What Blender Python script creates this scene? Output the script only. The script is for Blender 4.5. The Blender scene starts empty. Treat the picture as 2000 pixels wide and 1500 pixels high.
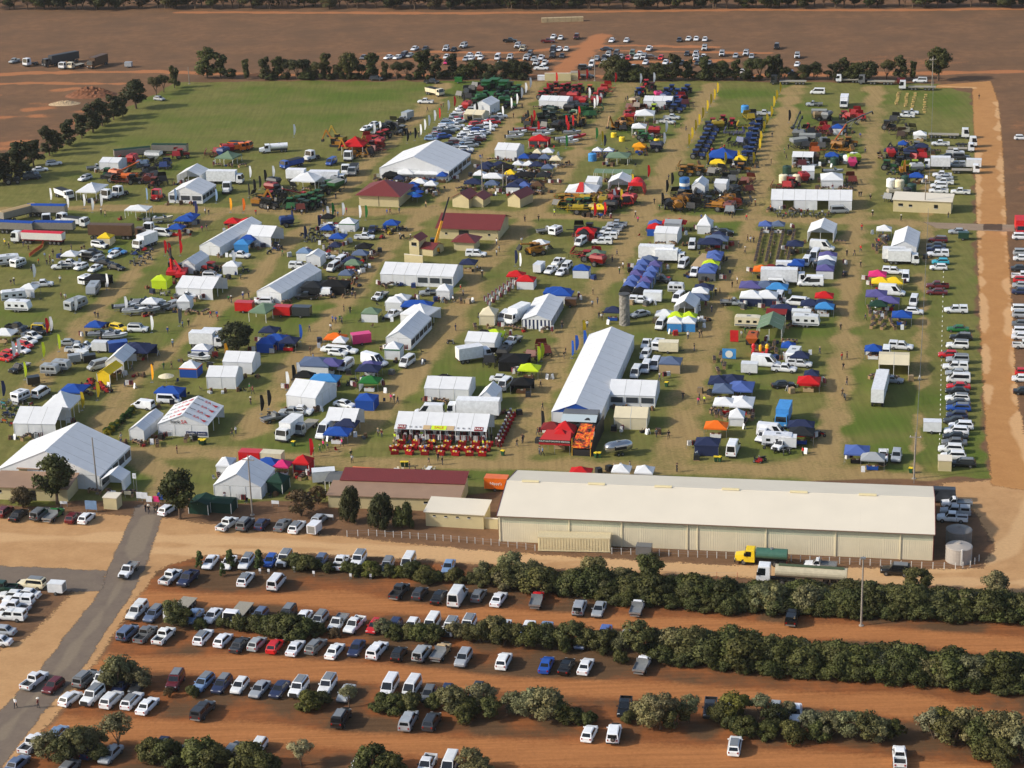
import bpy, math, random
import numpy as np
from mathutils import Matrix, Vector

# ---------------------------------------------------------------- camera, sky, sun, exposure
scene = bpy.context.scene
COL = scene.collection
FPX, PITCH, CAMH, ROLL = 4082.5, math.radians(19.79), 146.68, math.radians(-1.746)
cp, sp, cr, sr = math.cos(PITCH), math.sin(PITCH), math.cos(ROLL), math.sin(ROLL)
FWD = Vector((0, cp, -sp)); RL = Vector((1, 0, 0)); UL = Vector((0, sp, cp))
RIGHT = RL*cr + UL*sr; UP = UL*cr - RL*sr
cam = bpy.data.cameras.new('camera'); cam.sensor_width = 36.0; cam.lens = FPX/2000*36
cam.clip_start = 1.0; cam.clip_end = 30000
camo = bpy.data.objects.new('camera', cam); COL.objects.link(camo)
M3 = Matrix((RIGHT, UP, -FWD)).transposed()
camo.matrix_world = Matrix.Translation((0, 0, CAMH)) @ M3.to_4x4()
scene.camera = camo

SUN_ELEV = math.radians(31.0); SHADOW_AZ = math.radians(11.0)       # shadows run to +X, a little to +Y
w = bpy.data.worlds.new('World'); scene.world = w; w.use_nodes = True
nt = w.node_tree; bg = nt.nodes['Background']
sky = nt.nodes.new('ShaderNodeTexSky'); sky.sky_type = 'NISHITA'; sky.sun_disc = False
sky.sun_elevation = SUN_ELEV; sky.sun_rotation = math.radians(270) - SHADOW_AZ
sky.air_density = 1.0; sky.dust_density = 2.2; sky.ozone_density = 1.0
nt.links.new(sky.outputs[0], bg.inputs[0]); bg.inputs[1].default_value = 0.15
sl = bpy.data.lights.new('sun', 'SUN'); sl.energy = 3.7; sl.angle = math.radians(2.0); sl.color = (1.0, 0.92, 0.78)
so = bpy.data.objects.new('sun', sl); COL.objects.link(so)
sd = Vector((math.cos(SUN_ELEV)*math.cos(SHADOW_AZ), math.cos(SUN_ELEV)*math.sin(SHADOW_AZ), -math.sin(SUN_ELEV)))
so.rotation_euler = sd.to_track_quat('-Z', 'Y').to_euler(); so.location = (-200, 300, 300)
vs = scene.view_settings; vs.view_transform = 'Standard'; vs.look = 'None'; vs.gamma = 1.0; vs.use_curve_mapping = False
vs.exposure = 0.1
scene.cycles.max_bounces = 5; scene.cycles.diffuse_bounces = 2; scene.cycles.glossy_bounces = 2
scene.cycles.transparent_max_bounces = 6; scene.cycles.volume_bounces = 0
scene.cycles.use_denoising = True
scene.render.film_transparent = False

# ---------------------------------------------------------------- helpers
R = random.Random(7)
NR = np.random.default_rng(11)
SITE = math.radians(12.0)                                            # the show's grid is turned 12 degrees
EX = Vector((math.cos(SITE), -math.sin(SITE), 0)); NX = Vector((math.sin(SITE), math.cos(SITE), 0))

def G(px, py, z=0.0):
    """ground (or height z) point seen at a place of the 2000 x 1500 photograph"""
    a = (px-1000)/FPX; b = -(py-750)/FPX
    d = RIGHT*a + UP*b + FWD
    t = (CAMH-z)/(-d.z)
    return Vector((d.x*t, d.y*t, z))
def proj(p):
    v = Vector(p) - Vector((0, 0, CAMH)); z = v.dot(FWD)
    return 1000 + FPX*v.dot(RIGHT)/z, 750 - FPX*v.dot(UP)/z

def lin(r, g, b):
    f = lambda c: (c/255/12.92) if c <= 10 else ((c/255+.055)/1.055)**2.4
    return (f(r), f(g), f(b), 1.0)

PAL = {  # letter: (word, colour)
 'w': ('white', (230, 233, 237)), 'c': ('cream', (228, 217, 186)), 's': ('silver', (160, 166, 172)), 'g': ('grey', (104, 107, 110)),
 'k': ('black', (20, 21, 23)), 'd': ('dark grey', (50, 53, 58)), 'b': ('blue', (30, 78, 165)), 'n': ('navy', (38, 48, 82)),
 'l': ('light blue', (118, 145, 180)), 'r': ('red', (198, 26, 32)), 'm': ('maroon', (98, 26, 32)), 'y': ('yellow', (240, 205, 40)),
 'o': ('orange', (235, 112, 28)), 'G': ('green', (34, 110, 48)), 'L': ('lime', (196, 222, 40)), 't': ('tan', (188, 162, 122)),
 'p': ('pink', (220, 50, 120)), 'v': ('purple', (92, 88, 146)), 'q': ('turquoise', (58, 172, 196)), 'B': ('mid blue', (82, 106, 172)),
 'S': ('slate blue', (92, 108, 138)), 'e': ('dark green', (28, 62, 50)), 'E': ('sage green', (112, 136, 112)), 'u': ('brown', (92, 66, 46)),
 'M': ('dark red', (128, 38, 40)), 'a': ('amber', (238, 160, 24)), 'i': ('sky blue', (64, 140, 205)), 'K': ('charcoal', (36, 40, 44)),
 'x': ('rusty red', (130, 52, 34)), 'z': ('olive', (84, 84, 52))}
def pal(k): return lin(*PAL[k][1])

MATS = {}
def nodes(m):
    m.use_nodes = True
    return m.node_tree, m.node_tree.nodes['Principled BSDF']
def mat(name, rgb=None, rough=0.6, metal=0.0, objcol=False, var=0.0, scale=3.0, bump=0.0, coat=0.0, trans=0.0, spec=0.5):
    """a procedural material: plain or object colour, broken up by noise"""
    if name in MATS: return MATS[name]
    m = bpy.data.materials.new(name); MATS[name] = m
    t, p = nodes(m); N, Lk = t.nodes, t.links
    p.inputs['Roughness'].default_value = rough; p.inputs['Metallic'].default_value = metal
    p.inputs['Specular IOR Level'].default_value = spec
    if coat: p.inputs['Coat Weight'].default_value = coat; p.inputs['Coat Roughness'].default_value = 0.15
    if trans: p.inputs['Transmission Weight'].default_value = trans
    if objcol:
        src = N.new('ShaderNodeObjectInfo').outputs['Color']
    else:
        rg = N.new('ShaderNodeRGB'); rg.outputs[0].default_value = lin(*rgb); src = rg.outputs[0]
    if var:
        ge = N.new('ShaderNodeNewGeometry')
        no = N.new('ShaderNodeTexNoise'); no.inputs['Scale'].default_value = scale; no.inputs['Detail'].default_value = 4
        Lk.new(ge.outputs['Position'], no.inputs['Vector'])
        mr = N.new('ShaderNodeMapRange'); mr.inputs['To Min'].default_value = 1-var; mr.inputs['To Max'].default_value = 1+var*.6
        mr.inputs['From Min'].default_value = .3; mr.inputs['From Max'].default_value = .7
        Lk.new(no.outputs[0], mr.inputs['Value'])
        mx = N.new('ShaderNodeVectorMath'); mx.operation = 'SCALE'
        Lk.new(src, mx.inputs[0]); Lk.new(mr.outputs[0], mx.inputs['Scale']); src = mx.outputs[0]
        if bump:
            bp = N.new('ShaderNodeBump'); bp.inputs['Strength'].default_value = bump; bp.inputs['Distance'].default_value = .05
            Lk.new(no.outputs[0], bp.inputs['Height']); Lk.new(bp.outputs[0], p.inputs['Normal'])
    Lk.new(src, p.inputs['Base Color'])
    return m

PAINT = mat('car_paint', objcol=True, rough=.32, coat=.25, var=.10, scale=1.3)
FAB = mat('tent_fabric', objcol=True, rough=.75, var=.05, scale=.8, spec=.25)
def _translucent(m, f):
    t = m.node_tree; p = t.nodes['Principled BSDF']; tr = t.nodes.new('ShaderNodeBsdfTranslucent'); mx = t.nodes.new('ShaderNodeMixShader'); mx.inputs[0].default_value = f
    t.links.new(p.inputs['Base Color'].links[0].from_socket, tr.inputs[0]); t.links.new(p.outputs[0], mx.inputs[1]); t.links.new(tr.outputs[0], mx.inputs[2]); t.links.new(mx.outputs[0], t.nodes['Material Output'].inputs[0])
_translucent(FAB, .16)
MATTE = mat('painted_metal', objcol=True, rough=.5, var=.14, scale=1.6)
GLASS = mat('tinted_glass', (22, 27, 32), rough=.12, spec=.6)
RUB = mat('tyre_rubber', (24, 24, 25), rough=.85)
HUB = mat('wheel_hub', (120, 122, 124), rough=.4, metal=.6)
TRIM = mat('black_trim', (30, 31, 33), rough=.6)
LAMP = mat('headlight_lens', (215, 220, 222), rough=.15)
TAIL = mat('tail_light_lens', (150, 18, 18), rough=.25)
STEEL = mat('galvanised_steel', (150, 153, 155), rough=.45, metal=.5, var=.1)
WHITE = mat('white_paint', (224, 224, 220), rough=.5, var=.05)
WOOD = mat('timber', (150, 122, 88), rough=.8, var=.15)
CREAMW = mat('cream_wall', (196, 182, 140), rough=.7, var=.06, scale=.6)
MAROON = mat('maroon_roof', (112, 34, 36), rough=.5, var=.10, scale=.5)
DARKIN = mat('dark_interior', (34, 32, 32), rough=.9)

class MB:
    def __init__(s): s.v = []; s.f = []; s.m = []
    def add(s, vs, fs, m=0):
        o = len(s.v); s.v += [tuple(p) for p in vs]
        for f in fs: s.f.append(tuple(i+o for i in f)); s.m.append(m)
        return s
    def box(s, x0, x1, y0, y1, z0, z1, m=0):
        return s.hexa([(x0,y0,z0),(x1,y0,z0),(x1,y1,z0),(x0,y1,z0),(x0,y0,z1),(x1,y0,z1),(x1,y1,z1),(x0,y1,z1)], m)
    def hexa(s, p, m=0):
        return s.add(p, [(3,2,1,0),(4,5,6,7),(0,1,5,4),(1,2,6,5),(2,3,7,6),(3,0,4,7)], m)
    def loft(s, secs, m=0, cap=True):
        n = len(secs[0]); vs = [p for q in secs for p in q]; fs = []
        for i in range(len(secs)-1):
            for j in range(n):
                k = (j+1) % n; fs.append((i*n+j, i*n+k, (i+1)*n+k, (i+1)*n+j))
        if cap:
            fs.append(tuple(range(n))[::-1]); fs.append(tuple((len(secs)-1)*n+j for j in range(n)))
        return s.add(vs, fs, m)
    def cyl(s, p0, p1, r0, r1=None, n=8, m=0, cap=True):
        r1 = r0 if r1 is None else r1
        p0, p1 = Vector(p0), Vector(p1); d = (p1-p0).normalized()
        u = d.cross(Vector((0,0,1)) if abs(d.z) < .9 else Vector((1,0,0))).normalized(); v = d.cross(u)
        ring = lambda c, r: [c + (u*math.cos(a)+v*math.sin(a))*r for a in [2*math.pi*i/n for i in range(n)]]
        return s.loft([ring(p0, r0), ring(p1, max(r1, .001))], m, cap)
    def lathe(s, prof, n=16, m=0, cx=0, cy=0):
        return s.loft([[(cx+r*math.cos(2*math.pi*i/n), cy+r*math.sin(2*math.pi*i/n), z) for i in range(n)] for r, z in prof], m)
    def quad(s, a, b, c, d, m=0): return s.add([a, b, c, d], [(0,1,2,3)], m)
    def sub(s, a, b, c, d, u0, u1, v0, v1, off=.015, m=0):
        """a thin pane set proud on the face a b c d"""
        a, b, c, d = map(Vector, (a, b, c, d)); n = (b-a).cross(d-a).normalized()*off
        P = lambda u, v: (a*(1-u)+b*u)*(1-v)+(d*(1-u)+c*u)*v + n
        q = [P(u0,v0), P(u1,v0), P(u1,v1), P(u0,v1)]
        return s.hexa([p-n*1.4 for p in q]+q, m)
    def mesh(s, name, mats, smooth=False):
        me = bpy.data.meshes.new(name); me.from_pydata(s.v, [], s.f)
        if not isinstance(mats, (list, tuple)): mats = [mats]
        for q in mats: me.materials.append(q)
        if len(mats) > 1: me.polygons.foreach_set('material_index', s.m)
        if smooth: me.polygons.foreach_set('use_smooth', [True]*len(me.polygons))
        me.update()
        return me

def obj(name, me, parent=None, loc=(0,0,0), rz=0.0, color=None, kind=None):
    o = bpy.data.objects.new(name, me); COL.objects.link(o)
    o.location = loc
    if rz: o.rotation_euler = (0, 0, rz)
    if parent is not None: o.parent = parent
    if color is not None: o.color = color
    if kind: o['kind'] = kind
    return o

THINGS = []                                                          # (object, description, zone, pixel x)
ZONE = 'on the showground'
def Z(s):
    global ZONE
    ZONE = s
def thing(name, cat, desc, loc, rz=0.0, group=None, me=None, color=None, label=None, kind=None):
    o = bpy.data.objects.new(name, me); COL.objects.link(o)
    o.location = loc; o.rotation_euler = (0, 0, rz)
    if color is not None: o.color = color
    o['category'] = cat
    if group: o['group'] = group
    if kind: o['kind'] = kind
    THINGS.append([o, desc, ZONE, proj(loc)[0], label])
    return o
def heading(h): return -SITE - math.radians(h)                       # local +Y turned to site heading h (0 = away, 90 = right)

def build(parts, root, color, cols={}):
    """hang a list of (name, mesh, loc, rz, children) under root"""
    for name, me, loc, rz, ch in parts:
        o = obj(name, me, root, loc, rz, cols.get(name, color))
        for n2, me2, l2, r2 in ch: obj(n2, me2, o, l2, r2, color)

class NT:                                                            # tiny node helper
    def __init__(s, m): s.t, s.p = nodes(m); s.N, s.L = s.t.nodes, s.t.links; s.geo = s.N.new('ShaderNodeNewGeometry').outputs['Position']
    def noise(s, sc, det=5, rough=.6, vec=None):
        n = s.N.new('ShaderNodeTexNoise'); n.inputs['Scale'].default_value = sc; n.inputs['Detail'].default_value = det; n.inputs['Roughness'].default_value = rough
        s.L.new(vec or s.geo, n.inputs['Vector']); return n.outputs[0]
    def attr(s, nm):
        a = s.N.new('ShaderNodeAttribute'); a.attribute_name = nm
        q = s.N.new('ShaderNodeSeparateColor'); s.L.new(a.outputs['Color'], q.inputs[0]); return q.outputs[0], q.outputs[1], q.outputs[2], a.outputs['Alpha']
    def col(s, *c): r = s.N.new('ShaderNodeRGB'); r.outputs[0].default_value = lin(*c); return r.outputs[0]
    def mix(s, f, a, b):
        m = s.N.new('ShaderNodeMix'); m.data_type = 'RGBA'
        if isinstance(f, float): m.inputs[0].default_value = f
        else: s.L.new(f, m.inputs[0])
        s.L.new(a, m.inputs[6]); s.L.new(b, m.inputs[7]); return m.outputs[2]
    def m(s, op, a, b=None, c=None):
        n = s.N.new('ShaderNodeMath'); n.operation = op; n.use_clamp = False
        for i, v in enumerate((a, b, c)):
            if v is None: continue
            if isinstance(v, (int, float)): n.inputs[i].default_value = v
            else: s.L.new(v, n.inputs[i])
        return n.outputs[0]
    def rng(s, v, a, b, c=0.0, d=1.0):
        n = s.N.new('ShaderNodeMapRange'); s.L.new(v, n.inputs[0])
        for i, q in enumerate((a, b, c, d)): n.inputs[i+1].default_value = q
        return n.outputs[0]
    def bump(s, h, st, dist):
        b = s.N.new('ShaderNodeBump'); b.inputs['Strength'].default_value = st; b.inputs['Distance'].default_value = dist
        s.L.new(h, b.inputs['Height']); s.L.new(b.outputs[0], s.p.inputs['Normal'])
    def scale(s, c, f):
        v = s.N.new('ShaderNodeVectorMath'); v.operation = 'SCALE'; s.L.new(c, v.inputs[0]); s.L.new(f, v.inputs['Scale']); return v.outputs[0]

# ---------------------------------------------------------------- lettering and bodies, evaluated while the scene is still small
TXT = {}
def text_base(s, size):
    if (s, size) in TXT: return TXT[(s, size)]
    c = bpy.data.curves.new('lettering', 'FONT'); c.body = s; c.size = size; c.extrude = .01; c.align_x = 'CENTER'; c.align_y = 'CENTER'; c.resolution_u = 2
    o = bpy.data.objects.new('tmp', c); COL.objects.link(o)
    dg = bpy.context.evaluated_depsgraph_get(); dg.update()
    me = bpy.data.meshes.new_from_object(o.evaluated_get(dg)); bpy.data.objects.remove(o); bpy.data.curves.remove(c)
    TXT[(s, size)] = me
    return me
def text_mesh(s, size, m, ext=.01):
    k = (s, size, m.name)
    if k not in TXT:
        me = text_base(s, size).copy(); me.materials.clear(); me.materials.append(m); TXT[k] = me
    return TXT[k]
for q in (('bank',1.0),('SA',1.1),('SA',1.25),('bank',.7),('bankSA',.5),('SALE',.75),('SALE',.9),('III',.6),("HALF'S AUTOMOTIVE SERVICES",.42),('1',.4),("Nippy's",.75)): text_base(*q)
SKIN_M = mat('skin', (196,150,122), rough=.6); SHIRT = mat('shirt_cloth', objcol=True, rough=.85, var=.1); SHOE = mat('shoe_leather', (40,34,32), rough=.6)
TROUS = bpy.data.materials.new('trouser_cloth'); k = NT(TROUS); oi = k.N.new('ShaderNodeObjectInfo'); k.L.new(k.mix(k.rng(oi.outputs['Random'], .35, .65), k.mix(k.rng(oi.outputs['Random'], .2, .25), k.col(34,38,56), k.col(40,38,38)), k.mix(k.rng(oi.outputs['Random'], .8, .85), k.col(58,66,90), k.col(130,112,88))), k.p.inputs['Base Color'])
def person_mesh(seed, pose):
    """one continuous skinned body: joints, limb radii, then material by height"""
    J = {'pel': (0,0,.95,.15), 'chest': (0,.02,1.25,.17), 'neck': (0,.02,1.48,.06), 'head': (0,.05,1.64,.105), 'top': (0,.04,1.74,.075)}
    E_ = [('pel','chest'),('chest','neck'),('neck','head'),('head','top')]
    st = {'stand': .04, 'walk': .28, 'stroll': .18}[pose]
    for s, n in ((-1,'l'),(1,'r')):
        f = st*s
        J['hip'+n] = (s*.10,0,.9,.105); J['kne'+n] = (s*.11,f*.6+.03,.5,.075); J['ank'+n] = (s*.11,f-.02,.09,.05); J['toe'+n] = (s*.12,f+.15,.04,.042)
        J['sho'+n] = (s*.19,0,1.41,.075); J['elb'+n] = (s*.26,-f*.4-.03,1.13,.052); J['wri'+n] = (s*.25,-f*.9+.08,.90,.038); J['fin'+n] = (s*.245,-f*.9+.12,.80,.034)
        E_ += [('pel','hip'+n),('hip'+n,'kne'+n),('kne'+n,'ank'+n),('ank'+n,'toe'+n),('chest','sho'+n),('sho'+n,'elb'+n),('elb'+n,'wri'+n),('wri'+n,'fin'+n)]
    ks = list(J); me = bpy.data.meshes.new('person_skeleton'); me.from_pydata([J[k][:3] for k in ks], [(ks.index(a), ks.index(b)) for a, b in E_], [])
    o = bpy.data.objects.new('tmp', me); COL.objects.link(o)
    o.modifiers.new('skin', 'SKIN')
    for i, k in enumerate(ks): me.skin_vertices[0].data[i].radius = (J[k][3], J[k][3]*(.8 if k in ('chest','pel') else 1)); me.skin_vertices[0].data[i].use_root = k == 'pel'
    o.modifiers.new('sub', 'SUBSURF').levels = 1; o.modifiers['sub'].render_levels = 1
    dg = bpy.context.evaluated_depsgraph_get(); dg.update(); out = bpy.data.meshes.new_from_object(o.evaluated_get(dg)); out.name = 'person_body'
    bpy.data.objects.remove(o); bpy.data.meshes.remove(me); out.materials.clear()
    for m in (SKIN_M, SHIRT, TROUS, SHOE): out.materials.append(m)
    for p in out.polygons:
        c = p.center; p.use_smooth = True
        p.material_index = 3 if c.z < .1 else 2 if (c.z < .96 and abs(c.x) < .205) else 0 if (c.z > 1.47 or (abs(c.x) > .2 and c.z < 1.08)) else 1
    return out
BODY = [person_mesh(1,'stand'), person_mesh(2,'walk'), person_mesh(3,'stroll')]

# ---------------------------------------------------------------- ground, roads, fields
def gpts(pl): return np.array([G(x, y)[:2] for x, y in pl])
def seg_dist(P, pl):
    d = np.full(len(P), 1e9)
    for a, b in zip(pl[:-1], pl[1:]):
        ab = b-a; t = np.clip(((P-a)@ab)/(ab@ab+1e-9), 0, 1)
        d = np.minimum(d, np.hypot(*(P-(a+t[:,None]*ab)).T))
    return d
def poly_sd(P, pl):
    """signed distance, positive inside"""
    q = np.vstack([pl, pl[:1]]); d = seg_dist(P, q); ins = np.zeros(len(P), bool)
    for a, b in zip(q[:-1], q[1:]):
        c = ((a[1] > P[:,1]) != (b[1] > P[:,1])) & (P[:,0] < (b[0]-a[0])*(P[:,1]-a[1])/(b[1]-a[1]+1e-12)+a[0])
        ins ^= c
    return np.where(ins, d, -d)
def sstep(x, a, b):
    t = np.clip((x-a)/(b-a), 0, 1); return t*t*(3-2*t)
def vnoise(P, sc, seed):
    r = np.random.default_rng(seed); T = r.random((64, 64)); q = P/sc; i = np.floor(q).astype(int); f = q-i; f = f*f*(3-2*f)
    g = lambda a, b: T[(i[:,0]+a) % 64, (i[:,1]+b) % 64]
    return (g(0,0)*(1-f[:,0])+g(1,0)*f[:,0])*(1-f[:,1])+(g(0,1)*(1-f[:,0])+g(1,1)*f[:,0])*f[:,1]

GRASS_POLY = gpts([(-420,430),(0,342),(90,300),(200,238),(270,200),(345,160),(700,158),(1330,158),(1830,164),(1900,182),(1908,440),(1918,700),(1926,800),(1932,930),(1800,940),(1000,955),(700,985),(560,985),(330,975),(120,985),(-420,985)])
LANES = [(5.5, [(60,770),(150,660),(215,580),(300,490),(400,430),(470,404)]),
 (6.0, [(200,840),(250,750),(375,650),(475,565),(575,460),(660,385),(745,290),(832,215),(865,165)]),
 (6.0, [(480,850),(587,712),(640,625),(700,560),(775,462),(840,410),(912,337),(965,285),(1000,235),(1048,160)]),
 (6.0, [(640,890),(740,800),(825,712),(875,637),(930,537),(980,480),(1062,392),(1112,312),(1175,237),(1225,165)]),
 (6.5, [(1000,900),(1035,800),(1100,675),(1140,600),(1190,537),(1225,475),(1275,387),(1312,312),(1345,250),(1395,165)]),
 (6.5, [(1310,900),(1345,780),(1375,662),(1405,587),(1440,520),(1465,440),(1482,370),(1500,300),(1532,225),(1552,170)]),
 (5.5, [(1600,900),(1640,775),(1650,650),(1662,512),(1675,412),(1698,300),(1710,170)]),
 (2.2, [(1785,945),(1792,820),(1800,680),(1808,520),(1814,330)]),
 (7.0, [(-100,415),(200,406),(520,412),(860,414),(1000,420),(1280,427),(1500,428),(1740,436),(1810,440)]),
 (6.5, [(180,880),(420,884),(700,905),(1000,908),(1300,918),(1600,920),(1800,938)]),
 (5.0, [(280,900),(330,930),(290,985)])]
GREENS = [((700,185),70,30,.8),((520,200),60,26,.6),((450,240),80,40,.6),((330,280),50,30,.6),((620,230),60,25,.55),((1440,185),40,16,.85),((1700,820),22,14,.9),((1740,880),25,10,.7),((1860,850),12,60,.7),((1860,190),14,10,.8),
 ((1855,225),10,10,.6),((1350,870),40,8,.4),((900,930),60,7,.6),((240,925),15,12,.7),((470,1000),60,8,.4),((60,700),60,12,.35),((880,700),25,10,.55),((1280,650),15,8,.4),((60,520),50,15,.4),((1560,760),25,9,.3),((1700,740),15,14,.7),((700,520),25,10,.5),((620,430),20,8,.4)]
def ground_attr(P):
    n1 = .65*vnoise(P, 14, 1)+.35*vnoise(P*np.array([.35,1.]), 6, 12); n2 = vnoise(P, 45, 2); n3 = vnoise(P, 5, 3)
    sd = poly_sd(P, GRASS_POLY) + (n3-.5)*3
    grass = sstep(sd, -1.5, 2.0)
    worn = np.zeros(len(P))
    for wd, pl in LANES:
        d = seg_dist(P, gpts(pl)) + (n3-.5)*3.5 + (n1-.5)*3
        worn = np.maximum(worn, (1-sstep(d, wd*.2, wd*.9))*(.93+.6*(n1-.5)))
    worn = np.clip(worn*.95 + np.clip(n2-.66,0,1)*.7 + (n1-.5)*.20, 0, 1)
    green = np.clip(.15+(n2-.35)*.7+(n1-.5)*.8+(n3-.5)*.5, 0, 1)
    for (x, y), rx, ry, a in GREENS:
        c = np.array(G(x, y)[:2]); q = P-c; qx = q[:,0]/rx; qy = q[:,1]/ry
        green = np.maximum(green, a*np.exp(-(qx*qx+qy*qy)*1.6)*(.25+1.3*n1+.5*(n3-.5)))
    # car park soil under the front rows, dry weeds in strips
    cps = poly_sd(P, gpts([(300,1085),(560,1075),(900,1098),(1250,1120),(1500,1140),(2120,1160),(2300,1600),(-60,1600),(20,1490),(90,1420),(170,1300),(255,1170)]))
    soil = sstep(cps+(n3-.5)*3, -2, 3)
    track = np.zeros(len(P))
    for wd, pl in [(4.0,[(250,1170),(620,1170),(1000,1205),(1300,1225),(1650,1235),(2150,1275)]),(4.2,[(150,1295),(520,1300),(900,1330),(1250,1350),(1700,1375),(2150,1420)]),(4.6,[(60,1425),(500,1432),(900,1462),(1300,1480),(1800,1510),(2150,1530)])]:
        d = seg_dist(P, gpts(pl)) + (n1-.5)*4
        track = np.maximum(track, 1-sstep(d, wd*.3, wd*1.1))
    weed = np.clip((n1-.22)*2.0+(n3-.5)*1.6, 0, 1)*(1-track*.7)
    # bare orange patches and tracks in the far paddocks
    orange = np.zeros(len(P))
    for wd, pl in [(3.2,[(-100,152),(60,142),(300,140),(520,146),(1100,150),(1500,148),(2100,138)]),(2.2,[(-100,167),(60,162),(235,164)]),(5.0,[(1085,150),(1120,120),(1175,70)]),
                   (2.2,[(850,101),(1000,103),(1160,88),(1400,92)]),(2.0,[(1160,98),(1500,104)]),(2.4,[(860,114),(1130,120)]),(3.0,[(350,24),(900,26),(1380,20),(1480,19),(1700,20),(2100,16)]),(2.6,[(1150,124),(1420,118)])]:
        d = seg_dist(P, gpts(pl)) + (n3-.5)*2.5
        orange = np.maximum(orange, 1-sstep(d, wd*.4, wd*1.3))
    dump = sstep(poly_sd(P, gpts([(-200,170),(200,165),(255,190),(180,235),(70,290),(-200,330)])), 0, 6)
    orange = np.maximum(orange, dump*np.clip((n1+.4*n3-.8)*4,0,1)*.85)
    edge = sstep(poly_sd(P, gpts([(500,118),(700,98),(1500,96),(1900,110),(2000,140),(500,150)])), -4, 6)
    orange = np.maximum(orange, edge*np.clip((n2*.6+n1*.6-.3),0,1)*.75)
    east = sstep(poly_sd(P, gpts([(1962,160),(2400,150),(2500,1000),(2010,900),(1985,750),(1970,440)])), -1, 4)
    orange = np.maximum(orange, east*np.clip((n1-.3)*1.2,0,1)*.6)
    return np.stack([grass, worn, green, np.clip(soil,0,1)], 1), np.stack([orange, weed, track, n2], 1)

def axis(lo, hi, step, far):
    core = list(np.arange(lo, hi, step)); up, dn = [], []
    x, s = hi, step
    while x < far: s *= 1.5; x += s; up.append(x)
    x, s = lo, step
    while x > -far: s *= 1.5; x -= s; dn.append(x)
    return np.array(dn[::-1]+core+up)
xs = axis(-240, 240, 1.25, 6000); ys = axis(225, 930, 1.25, 9000)
XX, YY = np.meshgrid(xs, ys); P = np.stack([XX.ravel(), YY.ravel()], 1)
A1, A2 = ground_attr(P)
def grid_mesh(name, P, nx, ny, z=0.0, keep=None):
    me = bpy.data.meshes.new(name)
    i = np.arange(nx*ny).reshape(ny, nx)
    q = np.stack([i[:-1,:-1], i[:-1,1:], i[1:,1:], i[1:,:-1]], -1).reshape(-1, 4)
    if keep is not None: q = q[keep[q].any(1)]
    used = np.unique(q); rm = np.full(nx*ny, -1); rm[used] = np.arange(len(used)); q = rm[q]
    V = np.column_stack([P[used], np.full(len(used), z)])
    me.vertices.add(len(V)); me.vertices.foreach_set('co', V.ravel().astype(np.float32))
    me.loops.add(q.size); me.loops.foreach_set('vertex_index', q.ravel().astype(np.int32))
    me.polygons.add(len(q)); me.polygons.foreach_set('loop_start', np.arange(0, q.size, 4, dtype=np.int32))
    me.update(calc_edges=True)
    return me, used
def set_attr(me, name, arr):
    a = me.color_attributes.new(name, 'FLOAT_COLOR', 'POINT'); a.data.foreach_set('color', arr.astype(np.float32).ravel())

gm = bpy.data.materials.new('showground_soil_and_grass'); k = NT(gm)
grass, worn, green, soil = k.attr('cover'); orange, weed, track, n2 = k.attr('soil')
fine = k.noise(1.6, 6, .7); mid = k.noise(.28, 5, .6); coarse = k.noise(.06, 4)
jit = k.rng(fine, .3, .7, -.18, .18)
thr = lambda v, a=.35, b=.65: k.rng(k.m('ADD', k.m('ADD', v, jit), k.rng(mid, .3, .7, -.16, .16)), a, b)
brown = k.mix(k.rng(mid, .35, .65), k.col(112, 84, 62), k.col(128, 96, 70))
brown = k.mix(k.rng(coarse, .4, .65), brown, k.col(106, 82, 62))
brown = k.mix(thr(orange, .3, .8), brown, k.col(168, 112, 74))
gcol = k.mix(k.rng(mid, .35, .65), k.col(104, 105, 54), k.col(122, 117, 66))
gcol = k.mix(thr(green, .25, .8), gcol, k.col(88, 104, 40))
gcol = k.mix(thr(worn, .25, .85), gcol, k.col(154, 131, 88))
mpn = k.N.new('ShaderNodeMapping'); mpn.inputs['Rotation'].default_value = (0, 0, SITE); mpn.inputs['Scale'].default_value = (.06, 1.5, 1); k.L.new(k.geo, mpn.inputs[0])
streak = k.noise(1.0, 4, .6, mpn.outputs[0]); mpg = k.N.new('ShaderNodeMapping'); mpg.inputs['Rotation'].default_value = (0, 0, SITE+.15); mpg.inputs['Scale'].default_value = (1.1, .07, 1); k.L.new(k.geo, mpg.inputs[0]); streak2 = k.noise(1.0, 4, .6, mpg.outputs[0])
scol = k.mix(k.rng(mid, .35, .65), k.col(146, 90, 52), k.col(124, 80, 50))
scol = k.mix(thr(weed, .3, .8), scol, k.col(96, 73, 52))
scol = k.mix(thr(track, .25, .85), scol, k.col(168, 112, 68))
scol = k.scale(scol, k.rng(streak, .3, .7, .80, 1.16)); gcol = k.scale(gcol, k.rng(streak2, .3, .7, .86, 1.12)); brown = k.scale(brown, k.rng(streak, .3, .7, .9, 1.1))
allc = k.mix(k.rng(grass, .35, .65), brown, gcol); allc = k.mix(k.rng(soil, .35, .65), allc, scol)
allc = k.scale(allc, k.rng(fine, .25, .75, .84, 1.14))
k.L.new(allc, k.p.inputs['Base Color']); k.p.inputs['Roughness'].default_value = .95; k.p.inputs['Specular IOR Level'].default_value = .1
k.bump(k.m('ADD', fine, mid), .5, .12)
me, used = grid_mesh('ground', P, len(xs), len(ys)); set_attr(me, 'cover', A1[used]); set_attr(me, 'soil', A2[used]); me.materials.append(gm)
ground = obj('ground', me, kind='structure'); ground['label'] = 'red soil and worn grass ground of the showground and paddocks'; ground['category'] = 'ground'

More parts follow.
